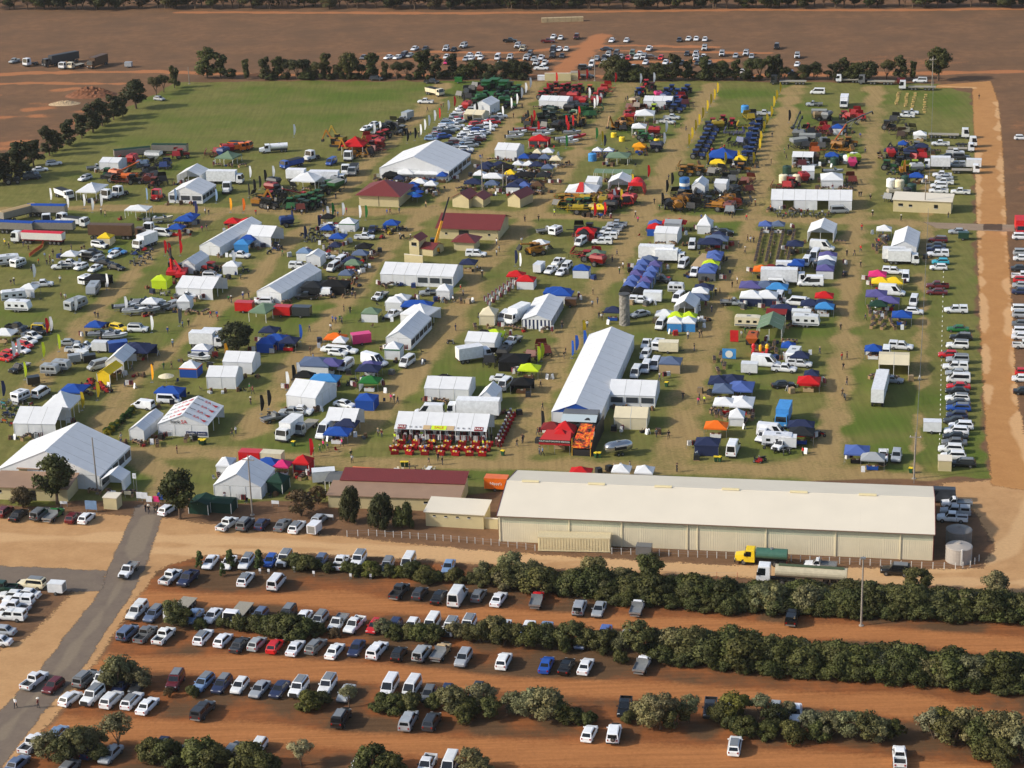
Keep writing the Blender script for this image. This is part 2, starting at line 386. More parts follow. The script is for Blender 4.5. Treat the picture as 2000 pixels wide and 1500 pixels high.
def sheet_mat(name, c1, c2, c3, sc=.3, stripe=None):
    m = bpy.data.materials.new(name); k = NT(m)
    fade, u, v, a = k.attr('fade'); fi = k.noise(1.8, 6, .7); mi = k.noise(sc, 5)
    c = k.mix(k.rng(mi, .35, .65), k.col(*c1), k.col(*c2))
    c = k.mix(k.rng(u, .2, .8), c, k.col(*c3))                       # wheel tracks and shoulders
    c = k.scale(c, k.rng(fi, .25, .75, .88, 1.1)); k.L.new(c, k.p.inputs['Base Color']); k.p.inputs['Roughness'].default_value = .92; k.p.inputs['Specular IOR Level'].default_value = .15
    k.bump(fi, .35, .05)
    al = k.rng(k.m('ADD', k.m('ADD', fade, k.rng(fi, .3, .7, -.3, .3)), k.rng(mi, .3, .7, -.2, .2)), .35, .6)
    k.L.new(al, k.p.inputs['Alpha'])
    return m
def sheet(name, label, cat, poly, z, m, fw=2.0, step=1.0, tracks=()):
    pl = gpts(poly); lo, hi = pl.min(0)-fw, pl.max(0)+fw
    xs = np.arange(lo[0], hi[0]+step, step); ys = np.arange(lo[1], hi[1]+step, step)
    X, Y = np.meshgrid(xs, ys); P = np.stack([X.ravel(), Y.ravel()], 1)
    sd = poly_sd(P, pl); fade = sstep(sd, -fw, fw)
    u = np.zeros(len(P)); nn = vnoise(P, 6, 9)
    for wd, t in tracks: u = np.maximum(u, 1-sstep(seg_dist(P, gpts(t))+(nn-.5)*2.5, wd*.3, wd*1.2))
    me, used = grid_mesh(name, P, len(xs), len(ys), z, sd > -fw)
    set_attr(me, 'fade', np.stack([fade, u, nn, np.ones(len(P))], 1)[used]); me.materials.append(m)
    o = obj(name, me, kind='structure'); o['label'] = label; o['category'] = cat
    return o
sheet('gravel_road', 'wide tan gravel road passing in front of the long cream shed', 'road',
  [(-350,1000),(120,1000),(330,1012),(480,1035),(640,1045),(800,1062),(975,1078),(1400,1104),(1820,1112),(1920,1108),(1945,1070),(1905,1000),(1835,945),(1925,938),(1960,930),(2300,960),(2350,1160),(2000,1160),(1850,1145),(1700,1140),(1450,1128),(1250,1120),(900,1100),(700,1085),(560,1080),(390,1085),(310,1110),(262,1175),(190,1290),(110,1400),(20,1490),(-150,1640),(-420,1500),(-60,1300),(60,1240),(150,1150),(60,1130),(-400,1115)],
  .006, sheet_mat('tan_gravel', (188,148,104), (176,136,94), (198,160,116)), 1.6, 1.0,
  [(2.2,[(-350,1050),(300,1050),(700,1068),(1200,1098),(1700,1122),(1930,1100),(2000,1030),(2040,960)]),(1.6,[(300,1075),(700,1082),(1300,1112),(1800,1135),(2100,1140)])])
sheet('dirt_road', 'orange dirt road running along the east side of the show', 'road',
  [(1899,172),(1904,300),(1908,440),(1913,600),(1920,760),(1926,850),(1934,905),(1936,948),(2300,1000),(2300,960),(2060,930),(2010,880),(1990,800),(1982,700),(1974,560),(1966,440),(1959,300),(1950,200),(1935,158),(1830,166),(1825,172)],
  .012, sheet_mat('orange_dirt', (180,132,82), (172,124,76), (200,158,112)), 1.0, .9, [(1.0,[(1948,200),(1962,440),(1978,700),(1990,830),(2020,920)]),(.9,[(1908,300),(1916,560),(1930,800)]),(1.2,[(1830,168),(1900,172)])])
asph = sheet_mat('worn_asphalt', (112,100,90), (122,109,96), (130,117,101))
sheet('asphalt_road', 'grey asphalt road from the show gate running past the car park', 'road',
  [(268,985),(322,992),(303,1050),(282,1110),(252,1168),(205,1235),(162,1305),(120,1355),(81,1395),(6,1494),(-80,1610),(-260,1610),(-120,1500),(0,1390),(81,1305),(130,1240),(186,1170),(207,1119),(240,1050)],
  .018, asph, .7, .7, [(1.2,[(290,1010),(270,1060),(245,1120),(215,1175),(120,1305),(0,1440)])])
sheet('side_road', 'short grey asphalt side road joining from the left', 'road',
  [(-400,1104),(0,1106),(120,1110),(212,1116),(196,1156),(110,1154),(60,1150),(-400,1140)], .024, asph, .8, .8)
sheet('sealed_track', 'grey sealed track crossing the dirt road by the flat cream building', 'road',
  [(1805,434),(1900,437),(2200,444),(2200,456),(1960,452),(1900,450),(1830,446)], .024, sheet_mat('grey_track', (150,132,112), (140,122,104), (150,132,112)), .7, .6)
cross = sheet_mat('dark_crossing', (92,74,60), (84,68,56), (92,74,60))
sheet('crossing_patch', 'dark patched crossing where track and dirt road meet', 'road', [(1921,437),(1957,438),(1957,450),(1921,449)], .030, cross, .3, .5)
# spoil heap
def mound(name, label, px, py, rx, ry, h, m, seed):
    r = np.random.default_rng(seed); n = 26; v = []
    for i in range(n):
        for j in range(n):
            u, w_ = i/(n-1)*2-1, j/(n-1)*2-1; d = math.hypot(u, w_)
            z = max(0, 1-d)**.9*h*(.75+.5*r.random()) if d < 1 else -.05
            v.append((u*rx, w_*ry, z))
    b = MB(); b.add(v, [(i*n+j, (i+1)*n+j, (i+1)*n+j+1, i*n+j+1) for i in range(n-1) for j in range(n-1)])
    o = thing(name, 'mound', label, G(px, py), 0, me=b.mesh(name, m), label=label)
Z('in the far paddock')
mound('dirt_mound', 'heaped orange earth mound beside the dirt track behind the trees', 178, 186, 9, 6, 3.2, mat('orange_earth', (128,82,54), rough=.95, var=.25, scale=.7), 1)
mound('rubble_pile', 'pale pile of broken rubble on bare ground near the earth mound', 126, 203, 5.5, 3.5, 1.2, mat('pale_rubble', (190,165,130), rough=.95, var=.35, scale=2.5), 2)
# ---------------------------------------------------------------- buildings
def frame(bl, br):
    A, B = G(*bl), G(*br); d = B-A
    return A, d.length, math.atan2(d.y, d.x)
def letter(s, size, m, parent, loc, rot):
    o = obj('lettering', text_mesh(s, size, m), parent, loc); o.rotation_euler = rot; return o

RIB = {}
def ribbed(name, rgb, period=.25, var=.05):
    """sheet-metal cladding: fine ribs as relief"""
    m = bpy.data.materials.new(name); k = NT(m); tc = k.N.new('ShaderNodeTexCoord')
    wv = k.N.new('ShaderNodeTexWave'); wv.inputs['Scale'].default_value = 1/period/3.14; wv.bands_direction = 'X'
    k.L.new(tc.outputs['Object'], wv.inputs['Vector'])
    n = k.noise(.5, 4); c = k.scale(k.col(*rgb), k.rng(n, .3, .7, 1-var, 1+var)); k.L.new(c, k.p.inputs['Base Color']); k.p.inputs['Roughness'].default_value = .5
    k.bump(wv.outputs[0], .45, .04)
    return m
CLAD = ribbed('cream_cladding', (220,210,182), .33); CLADG = ribbed('green_skylight_cladding', (188,190,166), .33); SHEDROOF = mat('cream_roof_sheet', (222,213,194), rough=.45, var=.035, scale=.22)
MROOF = ribbed('maroon_roof_sheet', (112,42,38), .3); GREYR = mat('grey_roof_sheet', (150,140,128), rough=.6, var=.1, scale=.5)
TANR = mat('tan_roof_sheet', (150,122,100), rough=.6, var=.08, scale=.5)

Z('at the front of the show')
# the long cream shed
A, Wd, rz = frame((975,1057), (1821,1095)); Dp, eh, rh = 20.0, 4.9, 2.1
sh = thing('long_shed', 'shed', '', A, rz, label='long cream metal shed with low gable roof beside the gravel road')
nb = 18; bw = Wd/nb
b = MB().box(0, bw-.02, 0, .15, 0, eh-1.35); wm = b.mesh('wall_panel', CLAD)
b = MB().box(0, bw-.02, .01, .15, eh-1.35, eh); um = b.mesh('translucent_panel', CLADG)
for i in range(nb):
    obj('wall_panel', wm, sh, (i*bw, 0, 0)); obj('translucent_panel', um, sh, (i*bw, 0, 0))
obj('back_wall', MB().box(0, Wd, Dp-.15, Dp, 0, eh).mesh('back_wall', CLAD), sh)
for x0 in (0, Wd-.15):
    g = MB().loft([[(x, .15, 0), (x, Dp-.15, 0), (x, Dp-.15, eh), (x, Dp/2, eh+rh-.05), (x, .15, eh)] for x in (x0, x0+.15)])
    obj('gable_wall', g.mesh('gable_wall', CLAD), sh)
dp = MB().box(-.1, .1, -.12, -.003, 0, eh); dpm = dp.mesh('downpipe', mat('cream_trim', (226,214,180), rough=.5))
for x in (.2, 12.2, 21.2, 32.3, 34.0, 45.5, 57, 67.6): obj('downpipe', dpm, sh, (x, 0, 0))
nr = 12; rw = (Wd+.5)/nr
for s in (0, 1):
    y0, y1 = (-.35, Dp/2) if s == 0 else (Dp+.35, Dp/2)
    e0 = eh-.1
    q = MB().hexa([(0,y0,e0),(rw-.004,y0,e0),(rw-.004,y1,eh+rh),(0,y1,eh+rh),(0,y0,e0+.08),(rw-.004,y0,e0+.08),(rw-.004,y1,eh+rh+.08),(0,y1,eh+rh+.08)])
    qm = q.mesh('roof_panel', SHEDROOF)
    for i in range(nr): obj('roof_panel', qm, sh, (-.25+i*rw, 0, 0))
obj('ridge_cap', MB().loft([[(x, Dp/2-.25, eh+rh+.04), (x, Dp/2, eh+rh+.14), (x, Dp/2+.25, eh+rh+.04)] for x in (-.25, Wd+.25)]).mesh('ridge_cap', SHEDROOF), sh)
for i in range(6):
    x = 2.5+i*11.6; obj('roof_vent', MB().loft([[(x+u*3, Dp/2-.3, eh+rh+.12), (x+u*3, Dp/2-.22, eh+rh+.34), (x+u*3, Dp/2+.22, eh+rh+.34), (x+u*3, Dp/2+.3, eh+rh+.12)] for u in (0, 1)]).mesh('roof_vent', mat('vent_yellow', (222,208,164), rough=.5)), sh)
mt = mat('maroon_trim', (110,30,34), rough=.5)
obj('gutter', MB().box(-.25, Wd+.25, -.5, -.36, eh-.15, eh-.02).mesh('gutter', mat('brown_gutter', (120,96,78), rough=.5)), sh)
for x in (-.33, Wd+.26): obj('barge_trim', MB().loft([[(x+u, -.4, eh-.16), (x+u, -.4, eh+.06), (x+u, Dp/2, eh+rh+.16), (x+u, Dp+.4, eh+.06), (x+u, Dp+.4, eh-.16), (x+u, Dp/2, eh+rh-.12)] for u in (0, .07)]).mesh('barge_trim', mt), sh)
obj('corner_trim', MB().box(Wd+.003, Wd+.1, -.05, .1, 0, eh-.1).mesh('corner_trim', mt), sh)

def building(name, label, bl, br, depth, eave, rise, axis='E', roof='m', wallm=CREAMW, cat='building', over=.4, wins=(), hip=False):
    A, W, rz = frame(bl, br); t = thing(name, cat, '', A, rz, label=label)
    rm = {'m': MROOF, 't': TANR, 'g': GREYR, 'c': SHEDROOF}[roof]; D = depth
    obj('wall', MB().box(0, W, 0, .12, 0, eave).mesh('wall', wallm), t); obj('wall', MB().box(0, W, D-.12, D, 0, eave).mesh('wall', wallm), t)
    for x in (0, W-.12):
        if axis == 'E' and not hip and rise > .8: sec = [(.12,0), (D-.12,0), (D-.12,eave), (D/2,eave+rise-.06), (.12,eave)]
        else: sec = [(.12,0), (D-.12,0), (D-.12,eave), (.12,eave)]
        obj('wall', MB().loft([[(x+u, y, z) for y, z in sec] for u in (0, .12)]).mesh('wall', wallm), t)
    o = over
    if rise < .8:                                                     # skillion
        obj('roof', MB().hexa([(-o,-o,eave),(W+o,-o,eave),(W+o,D+o,eave+rise),(-o,D+o,eave+rise),(-o,-o,eave+.12),(W+o,-o,eave+.12),(W+o,D+o,eave+rise+.12),(-o,D+o,eave+rise+.12)]).mesh('roof', rm), t)
    elif hip:
        h = min(W, D)/2; a, c = ((h, D/2), (W-h, D/2)) if W > D else ((W/2, h), (W/2, D-h))
        E4 = [(-o,-o,eave-.05), (W+o,-o,eave-.05), (W+o,D+o,eave-.05), (-o,D+o,eave-.05)]; r0, r1 = (a[0],a[1],eave+rise), (c[0],c[1],eave+rise)
        f = [(0,1,5,4),(2,3,4,5),(1,2,5),(3,0,4),(3,2,1,0)] if W > D else [(0,1,4),(2,3,5),(1,2,5,4),(3,0,4,5),(3,2,1,0)]
        obj('roof', MB().add(E4+[r0, r1], f).mesh('roof', rm), t)
    elif axis == 'E':
        for y0 in (-o, D+o):
            obj('roof', MB().hexa([(-o,y0,eave-.1),(W+o,y0,eave-.1),(W+o,D/2,eave+rise),(-o,D/2,eave+rise),(-o,y0,eave),(W+o,y0,eave),(W+o,D/2,eave+rise+.1),(-o,D/2,eave+rise+.1)]).mesh('roof', rm), t)
    else:
        for x0 in (-o, W+o):
            obj('roof', MB().hexa([(x0,-o,eave-.1),(x0,D+o,eave-.1),(W/2,D+o,eave+rise),(W/2,-o,eave+rise),(x0,-o,eave),(x0,D+o,eave),(W/2,D+o,eave+rise+.1),(W/2,-o,eave+rise+.1)]).mesh('roof', rm), t)
        for y in (0, D-.12): obj('gable', MB().loft([[(.1,y+u,eave),(W-.1,y+u,eave),(W/2,y+u,eave+rise-.08)] for u in (0,.12)]).mesh('gable', wallm), t)
    for (u, z0, w_, h_, nm) in wins:
        fr = obj(nm, MB().box(u*W-w_/2, u*W+w_/2, -.04, -.003, z0, z0+h_).mesh(nm, GLASS if nm == 'window' else TRIM), t)
        if nm == 'window': obj('window_sill', MB().box(u*W-w_/2-.05, u*W+w_/2+.05, -.1, -.003, z0-.08, z0-.01).mesh('window_sill', WHITE), fr)
    return t
building('amenities_block', 'small cream flat roofed block with four little windows beside the shed', (832,1027), (945,1034), 5.2, 2.7, .5, roof='c', over=.3, wins=[(.15,1.9,.5,.25,'window'),(.35,1.9,.5,.25,'window'),(.55,1.9,.5,.25,'window'),(.75,1.9,.5,.25,'window')])
t = building('kiosk_building', 'long low building with maroon back roof behind two dark bushes', (642,991), (897,1000), 5.0, 2.4, .6, roof='t', over=.3, wins=[(.2,1.4,.8,.4,'window'),(.75,1.4,.8,.4,'window'),(.93,0.02,.9,2.0,'door')])
A, W, rz = frame((642,991), (897,1000))
obj('upper_roof', MB().hexa([(1.0,5.0,3.2),(W+.3,5.0,3.2),(W+.3,9.5,3.9),(1.0,9.5,3.9),(1.0,5.0,3.3),(W+.3,5.0,3.3),(W+.3,9.5,4.0),(1.0,9.5,4.0)]).mesh('upper_roof', MROOF), t)
obj('back_wall', MB().box(1.2, W, 5.3, 9.2, 0, 3.2).mesh('back_wall', CREAMW), t)
building('cream_fence_wall', 'cream metal fence panel joining the little block to the shed', (945,1032), (973,1034), .15, 1.9, .05, roof='c', over=.02, cat='fence')
building('flat_cream_building', 'flat roofed cream building with yellow and red signs by the sealed track', (1744,413), (1857,418), 6.5, 3.2, .4, roof='c', over=.3, wins=[(.13,1.6,1.2,.7,'window'),(.30,1.5,.9,.6,'window'),(.74,1.3,1.0,1.0,'window')])
building('maroon_hip_hall', 'square cream hall with maroon hipped roof near the big marquee', (702,402), (779,405), 12.0, 3.2, 2.8, roof='m', hip=True, over=.9, wins=[(.5,.1,.15,3.0,'door')])
building('maroon_gable_hall', 'long cream hall with maroon gable roof and dark doorway', (858,466), (973,470), 12.0, 3.0, 2.2, roof='m', over=.8, wins=[(.42,.05,2.6,2.4,'door'),(.12,1.2,.6,.5,'window'),(.85,1.2,.6,.5,'window')])
building('maroon_hip_hut', 'small cream hut with maroon hipped roof beside the crane', (887,489), (926,491), 5.0, 2.4, 1.5, roof='m', hip=True, over=.7)
building('tower_hut', 'narrow two storey cream hut with maroon roof beside the crane', (800,497), (819,499), 4.0, 3.9, 1.0, axis='N', roof='m', over=.4, wins=[(.5,2.4,1.4,.9,'window')])
building('low_maroon_shed', 'low maroon roofed lean-to behind the narrow two storey hut', (821,498), (846,501), 5.5, 1.8, .9, axis='E', roof='m', over=.2)
building('screen_fence', 'cream screen panels standing in front of the narrow two storey hut', (790,512), (826,516), .2, 2.0, .05, roof='c', over=.02, cat='fence')
building('cream_kiosk', 'cream kiosk with maroon gable roof and shaded red entrance', (884,404), (916,407), 5.5, 2.6, 1.5, axis='N', roof='m', over=.4)
building('kiosk_porch', 'little maroon porch building between the two cream kiosks', (918,403), (944,405), 5.0, 2.2, 1.2, axis='N', roof='m', over=.4)
building('cream_office', 'cream office with maroon gable roof and white back wall', (992,403), (1016,406), 7.0, 2.6, 1.5, axis='N', roof='m', over=.4)
building('tan_front_office', 'low tan roofed cream building in front of the huge marquee', (-14,975), (133,980), 5.5, 2.5, .7, roof='t', over=.4, wins=[(.1,1.4,.8,.5,'window'),(.42,1.4,.7,.4,'window'),(.55,.02,.9,2.0,'door')])
building('tan_annexe', 'tan roofed annexe attached to the huge white marquee', (40,948), (100,950), 4.5, 3.4, .6, roof='t', over=.3)
building('ticket_box', 'small cream ticket box by the show gate', (203,994), (229,996), 2.2, 2.2, .15, roof='c', over=.1, cat='kiosk')
building('fruit_box', 'small cream box shed at the end of the east car row', (1832,920), (1858,921), 2.4, 2.0, .2, roof='c', over=.08, cat='shed')

# shipping container with separate ribs
A, W, rz = frame((1051,1077), (1192,1080))
t = thing('shipping_container', 'container', '', A, rz, label='cream ribbed shipping container standing in front of the long shed')
cm = mat('cream_container', (232,218,176), rough=.55, var=.08, scale=.9)
obj('body', MB().box(0, W, .06, 2.4, .15, 2.6).mesh('body', cm), t)
rib = MB().box(-.13, .13, -.01, .061, .3, 2.48).mesh('rib', cm); n = 25
for i in range(n): obj('rib', rib, t, (.25+(W-.5)*i/(n-1), 0, 0))
for z in (.12, 2.5): obj('rail', MB().box(-.02, W+.02, -.03, .057, z, z+.16).mesh('rail', cm), t)
obj('roof_sheet', MB().box(-.02, W+.02, -.03, 2.45, 2.662, 2.7).mesh('roof_sheet', mat('container_roof', (206,192,156), rough=.6, var=.12)), t)

# water tanks
def tank(px, py, r, h, m, label, cone=.45, name='water_tank'):
    t = thing(name, 'tank', '', G(px, py), 0, label=label)
    obj('body', MB().lathe([(r,0),(r,h)], 28).mesh('body', m, False), t)
    for i in range(4): obj('hoop', MB().lathe([(r,h*(i+.6)/4.4),(r+.03,h*(i+.6)/4.4+.04),(r,h*(i+.6)/4.4+.08)], 28).mesh('hoop', m), t)
    obj('roof', MB().lathe([(r+.06,h-.02),(r*.95,h+.08),(.3,h+cone),(.02,h+cone+.02)], 28).mesh('roof', m), t)
    obj('hatch', MB().lathe([(.3,h+cone*.8),(.3,h+cone+.12),(.01,h+cone+.14)], 12).mesh('hatch', m), t)
    return t
tm = mat('grey_tank', (168,160,152), rough=.5, var=.06)
tank(1872,1060,2.15,2.5,mat('dark_grey_tank', (120,116,112), rough=.5, var=.06),'rear dark grey round water tank beside the shed end')
t = tank(1872,1094,2.15,2.6,tm,'front pale grey round water tank beside the shed end')
obj('outlet_pipe', MB().box(-.12,.12,-2.3,-2.12,0,2.9).mesh('outlet_pipe', WHITE), t)

# stone climbing column
A = G(1220, 634); t = thing('stone_column', 'tower', '', A, 0, label='tall round grey stone textured column standing on the grass lane')
prof = []
rr = np.random.default_rng(5); n = 18; rows = 16; vs_ = []
for i in range(rows+1):
    for j in range(n):
        a = 2*math.pi*j/n; r = 1.12+.13*rr.random()-.02*i/rows
        vs_.append((r*math.cos(a), r*math.sin(a), 7.1*i/rows))
b = MB().add(vs_, [(i*n+j, i*n+(j+1)%n, (i+1)*n+(j+1)%n, (i+1)*n+j) for i in range(rows) for j in range(n)]+[tuple(rows*n+j for j in range(n))])
obj('shaft', b.mesh('shaft', mat('grey_rock', (136,132,126), rough=.9, var=.35, scale=2.2, bump=.6)), t)
obj('rim', MB().lathe([(1.15,7.0),(1.3,7.1),(1.3,7.3),(1.0,7.32)], 18).mesh('rim', mat('rim_steel', (72,72,72), rough=.6)), t)

# ---------------------------------------------------------------- tents
CLEAR = mat('tent_window_film', (60,66,74), rough=.15, spec=.6)
def curved(mb, a, b, c, d, sag, nu=1, nv=3, m=0):
    """sheet a b (bottom) to d c (top) with a little sag"""
    a, b, c, d = map(Vector, (a, b, c, d)); vs = []
    for j in range(nv+1):
        for i in range(nu+1):
            u, v = i/nu, j/nv; p = (a*(1-u)+b*u)*(1-v)+(d*(1-u)+c*u)*v
            p = p+Vector((0, 0, -sag*4*v*(1-v)-.5*sag*4*u*(1-u))); vs.append(p)
    return mb.add(vs, [(j*(nu+1)+i, j*(nu+1)+i+1, (j+1)*(nu+1)+i+1, (j+1)*(nu+1)+i) for j in range(nv) for i in range(nu)], m)
def tent(col, bl, br, D, eave=2.5, rise=1.4, axis='E', walls='snew', label=None, bay=3.0, wcol=None, zone=True, gcol=None, name='marquee', cat='marquee', desc=None, seam=True, wmat=None):
    """frame marquee: roof panels bay by bay, wall panels, gables, posts. walls: lower case closed, S/N/E/W with film windows, else open"""
    A, W, rz = frame(bl, br); c = pal(col); wc = pal(wcol) if wcol else c
    t = thing(name, cat, desc or f'{PAL[col][0]} {"marquee" if W*D > 30 else "small tent"}', A, rz, label=label, color=c)
    o = .12; gap = .035; WM = wmat or FAB
    if axis == 'P':
        ap = [(W/2, D/2, eave+rise)]; cs = [(-o,-o,eave),(W+o,-o,eave),(W+o,D+o,eave),(-o,D+o,eave)]
        for i in range(4):
            a, b_ = Vector(cs[i]), Vector(cs[(i+1)%4]); pk = Vector(ap[0]); mb = MB(); vs = []
            rows = [0, .3, .6, .85, 1.0]
            for v in rows:
                s = v - .10*math.sin(v*math.pi)*min(1, rise/2)
                vs += [a*(1-v)+pk*v, b_*(1-v)+pk*v]; vs[-1] = Vector((vs[-1].x, vs[-1].y, eave+rise*s)); vs[-2] = Vector((vs[-2].x, vs[-2].y, eave+rise*s))
            mb.add(vs, [(2*j, 2*j+1, 2*j+3, 2*j+2) for j in range(len(rows)-1)])
            obj('roof_panel', mb.mesh('roof_panel', FAB), t, color=c)
            q = (b_-a).normalized()*.02
            obj('valance', MB().quad(a+q-Vector((0,0,.28)), b_-q-Vector((0,0,.28)), b_-q, a+q).mesh('valance', FAB), t, color=pal(gcol) if gcol else c)
    else:
        along = W if axis == 'E' else D; n = max(1, round(along/bay)); bw = along/n; span = D if axis == 'E' else W
        for i in range(n):
            u0, u1 = i*bw+(gap if i else -o), (i+1)*bw-(gap if i < n-1 else -o)
            for s in (0, 1):
                e, r = (-o, eave-.05), (span/2, eave+rise)
                if s: e = (span+o, eave-.05)
                P = (lambda u, q: (u, q[0], q[1])) if axis == 'E' else (lambda u, q: (q[0], u, q[1]))
                mb = curved(MB(), P(u0, e), P(u1, e), P(u1, r), P(u0, r), .035, 2, 4)
                obj('roof_panel', mb.mesh('roof_panel', FAB), t, color=c)
        P = (lambda u, y, z: (u, y, z)) if axis == 'E' else (lambda u, y, z: (y, u, z))
        if seam:
            for i in range(1, n):
                u = i*bw; obj('roof_beam', MB().loft([[P(u+s, 0, eave-.1), P(u+s, 0, eave-.02), P(u+s, span/2, eave+rise-.03), P(u+s, span, eave-.02), P(u+s, span, eave-.1), P(u+s, span/2, eave+rise-.14)] for s in (-.05, .05)]).mesh('roof_beam', mat('tent_beam', (170,172,172), rough=.5)), t)
        for e, ch in ((0, 'w' if axis == 'E' else 's'), (along, 'e' if axis == 'E' else 'n')):
            if ch in walls.lower() or (gcol and e == 0):
                off = .02 if e == 0 else -.02
                mb = MB().add([P(e+off, 0, eave), P(e+off, span, eave), P(e+off, span/2, eave+rise-.03)], [(0,1,2)])
                obj('gable_panel', mb.mesh('gable_panel', FAB), t, color=pal(gcol) if gcol else wc)
    for ch, a, b_ in (('s', (0,0), (W,0)), ('n', (W,D), (0,D)), ('e', (W,0), (W,D)), ('w', (0,D), (0,0))):
        a, b_ = Vector((a[0], a[1], 0)), Vector((b_[0], b_[1], 0)); L = (b_-a).length; n = max(1, round(L/bay)); dv = (b_-a)/n
        for i in range(n):
            p, q = a+dv*i+dv.normalized()*.04, a+dv*(i+1)-dv.normalized()*.04
            if ch in walls or ch.upper() in walls or (ch == 's' and 'h' in walls and i % 3 != 1):
                wv = dv.normalized().cross(Vector((0,0,1)))
                m1 = p*.5+q*.5 + wv*R.uniform(-.03, .08)
                mb = MB().add([p, m1, q, q+Vector((0,0,eave-.03)), p*.5+q*.5+Vector((0,0,eave-.03)), p+Vector((0,0,eave-.03))], [(0,1,4,5),(1,2,3,4)])
                wo = obj('wall_panel', mb.mesh('wall_panel', WM), t, color=wc)
                if ch.upper() in walls and not ('3' in walls and i < n/2):
                    z = Vector((0,0,1)); obj('window', MB().sub(p, q, q+z*eave, p+z*eave, .1, .9, .35, .8, .1, 0).mesh('window', CLEAR), wo)
            if True:
                obj('post', POSTM(eave), t, tuple(a+dv*i))
    return t
_pm = {}
def POSTM(h):
    k = round(h, 1)
    if k not in _pm: _pm[k] = MB().box(-.05,.05,-.05,.05,0,h-.02).mesh('post', WHITE)
    return _pm[k]

_gz = {}
def gazebo_meshes(w_, d_, rise):
    k = (round(w_,1), round(d_,1), rise)
    if k in _gz: return _gz[k]
    h = 2.15; x, y = w_/2, d_/2; r = min(x, y)
    pk = [(-(x-r), -(y-r), h+rise), (x-r, -(y-r), h+rise), (x-r, y-r, h+rise), (-(x-r), y-r, h+rise)]
    cs = [(-x,-y,h),(x,-y,h),(x,y,h),(-x,y,h)]
    mb = MB(); mid = [tuple(c*.5+p*.5-(0 if i < 2 else .07) for i, (c, p) in enumerate(zip(a, b))) for a, b in zip(cs, pk)]
    mb.add(cs+mid+pk, [(i, (i+1)%4, 4+(i+1)%4, 4+i) for i in range(4)]+[(4+i, 4+(i+1)%4, 8+(i+1)%4, 8+i) for i in range(4)])
    can = mb.mesh('canopy', FAB)
    mb = MB()
    for i in range(4):
        a, b = cs[i], cs[(i+1)%4]; mb.quad((a[0]*1.004,a[1]*1.004,h-.25), (b[0]*1.004,b[1]*1.004,h-.25), (b[0]*1.004,b[1]*1.004,h), (a[0]*1.004,a[1]*1.004,h))
    val = mb.mesh('valance', FAB)
    _gz[k] = (can, val, cs); return _gz[k]
LEGM = MB().box(-.03,.03,-.03,.03,0,2.15).mesh('leg', STEEL)
def gazebo(col, px, py, w_=3.0, d_=3.0, walls='', wcol=None, rise=1.0, rz=0.0, label=None, vcol=None, table=True):
    loc = G(px, py, 2.6); loc.z = 0; c = pal(col)
    t = thing('gazebo', 'gazebo', f'{PAL[col][0]} peaked gazebo', loc, -SITE-math.radians(rz), 'pop-up gazebos over stalls', label=label, color=c)
    can, val, cs = gazebo_meshes(w_, d_, rise)
    o = obj('canopy', can, t, color=c); obj('valance', val, o, color=pal(vcol) if vcol else c)
    for q in cs: obj('leg', LEGM, t, (q[0]*.97, q[1]*.97, 0))
    for ch, i in zip('senw', range(4)):
        if ch in walls:
            a, b = cs[i], cs[(i+1)%4]; k = ('gw', round(w_,1), round(d_,1), i)
            if k not in _gz: _gz[k] = MB().quad((a[0]*.98,a[1]*.98,.03), (b[0]*.98,b[1]*.98,.03), (b[0]*.98,b[1]*.98,1.92), (a[0]*.98,a[1]*.98,1.92)).mesh('wall_panel', FAB)
            obj('wall_panel', _gz[k], t, color=pal(wcol) if wcol else c)
    if table and 's' not in walls:
        obj('trestle_table', TRESTLE, t, (0, -d_*.3, 0), color=pal(R.choice('wwbtkur')))
    return t
TRESTLE = (lambda b: b.box(-1.1,1.1,-.35,.35,.70,.76,0).box(-1.05,1.05,-.33,.33,.1,.695,0).box(-.8,-.3,-.2,.2,.765,1.0,1).box(-.1,.4,-.2,.1,.765,.92,2).box(.5,.9,-.2,.2,.765,1.1,1))(MB()).mesh('trestle_table', [FAB, mat('stall_goods', (120,84,60), rough=.8, var=.5, scale=4), mat('stall_goods_pale', (200,190,170), rough=.8, var=.4, scale=5)])
# ---------------------------------------------------------------- vehicles (local +Y is forward)
def wheel_mesh(r, w_, n=14):
    b = MB(); b.cyl((-w_/2,0,0), (w_/2,0,0), r, r, n, 0)
    for s in (-1, 1): b.cyl((s*w_/2,0,0), (s*(w_/2+.015),0,0), r*.6, r*.52, n, 1)
    return b.mesh('wheel', [RUB, HUB])
_wm = {}
def wheel(r, w_=.23):
    k = (round(r,2), round(w_,2))
    if k not in _wm: _wm[k] = wheel_mesh(r, w_)
    return _wm[k]
def sec(y, wb, wt, z0, zt):
    h = zt-z0
    return [(-.9*wb,y,z0),(-wb,y,z0+.3*h),(-wb,y,z0+.66*h),(-wt,y,zt-.05*min(1,h)),(-wt*.84,y,zt),(wt*.84,y,zt),(wt,y,zt-.05*min(1,h)),(wb,y,z0+.66*h),(wb,y,z0+.3*h),(.9*wb,y,z0)]
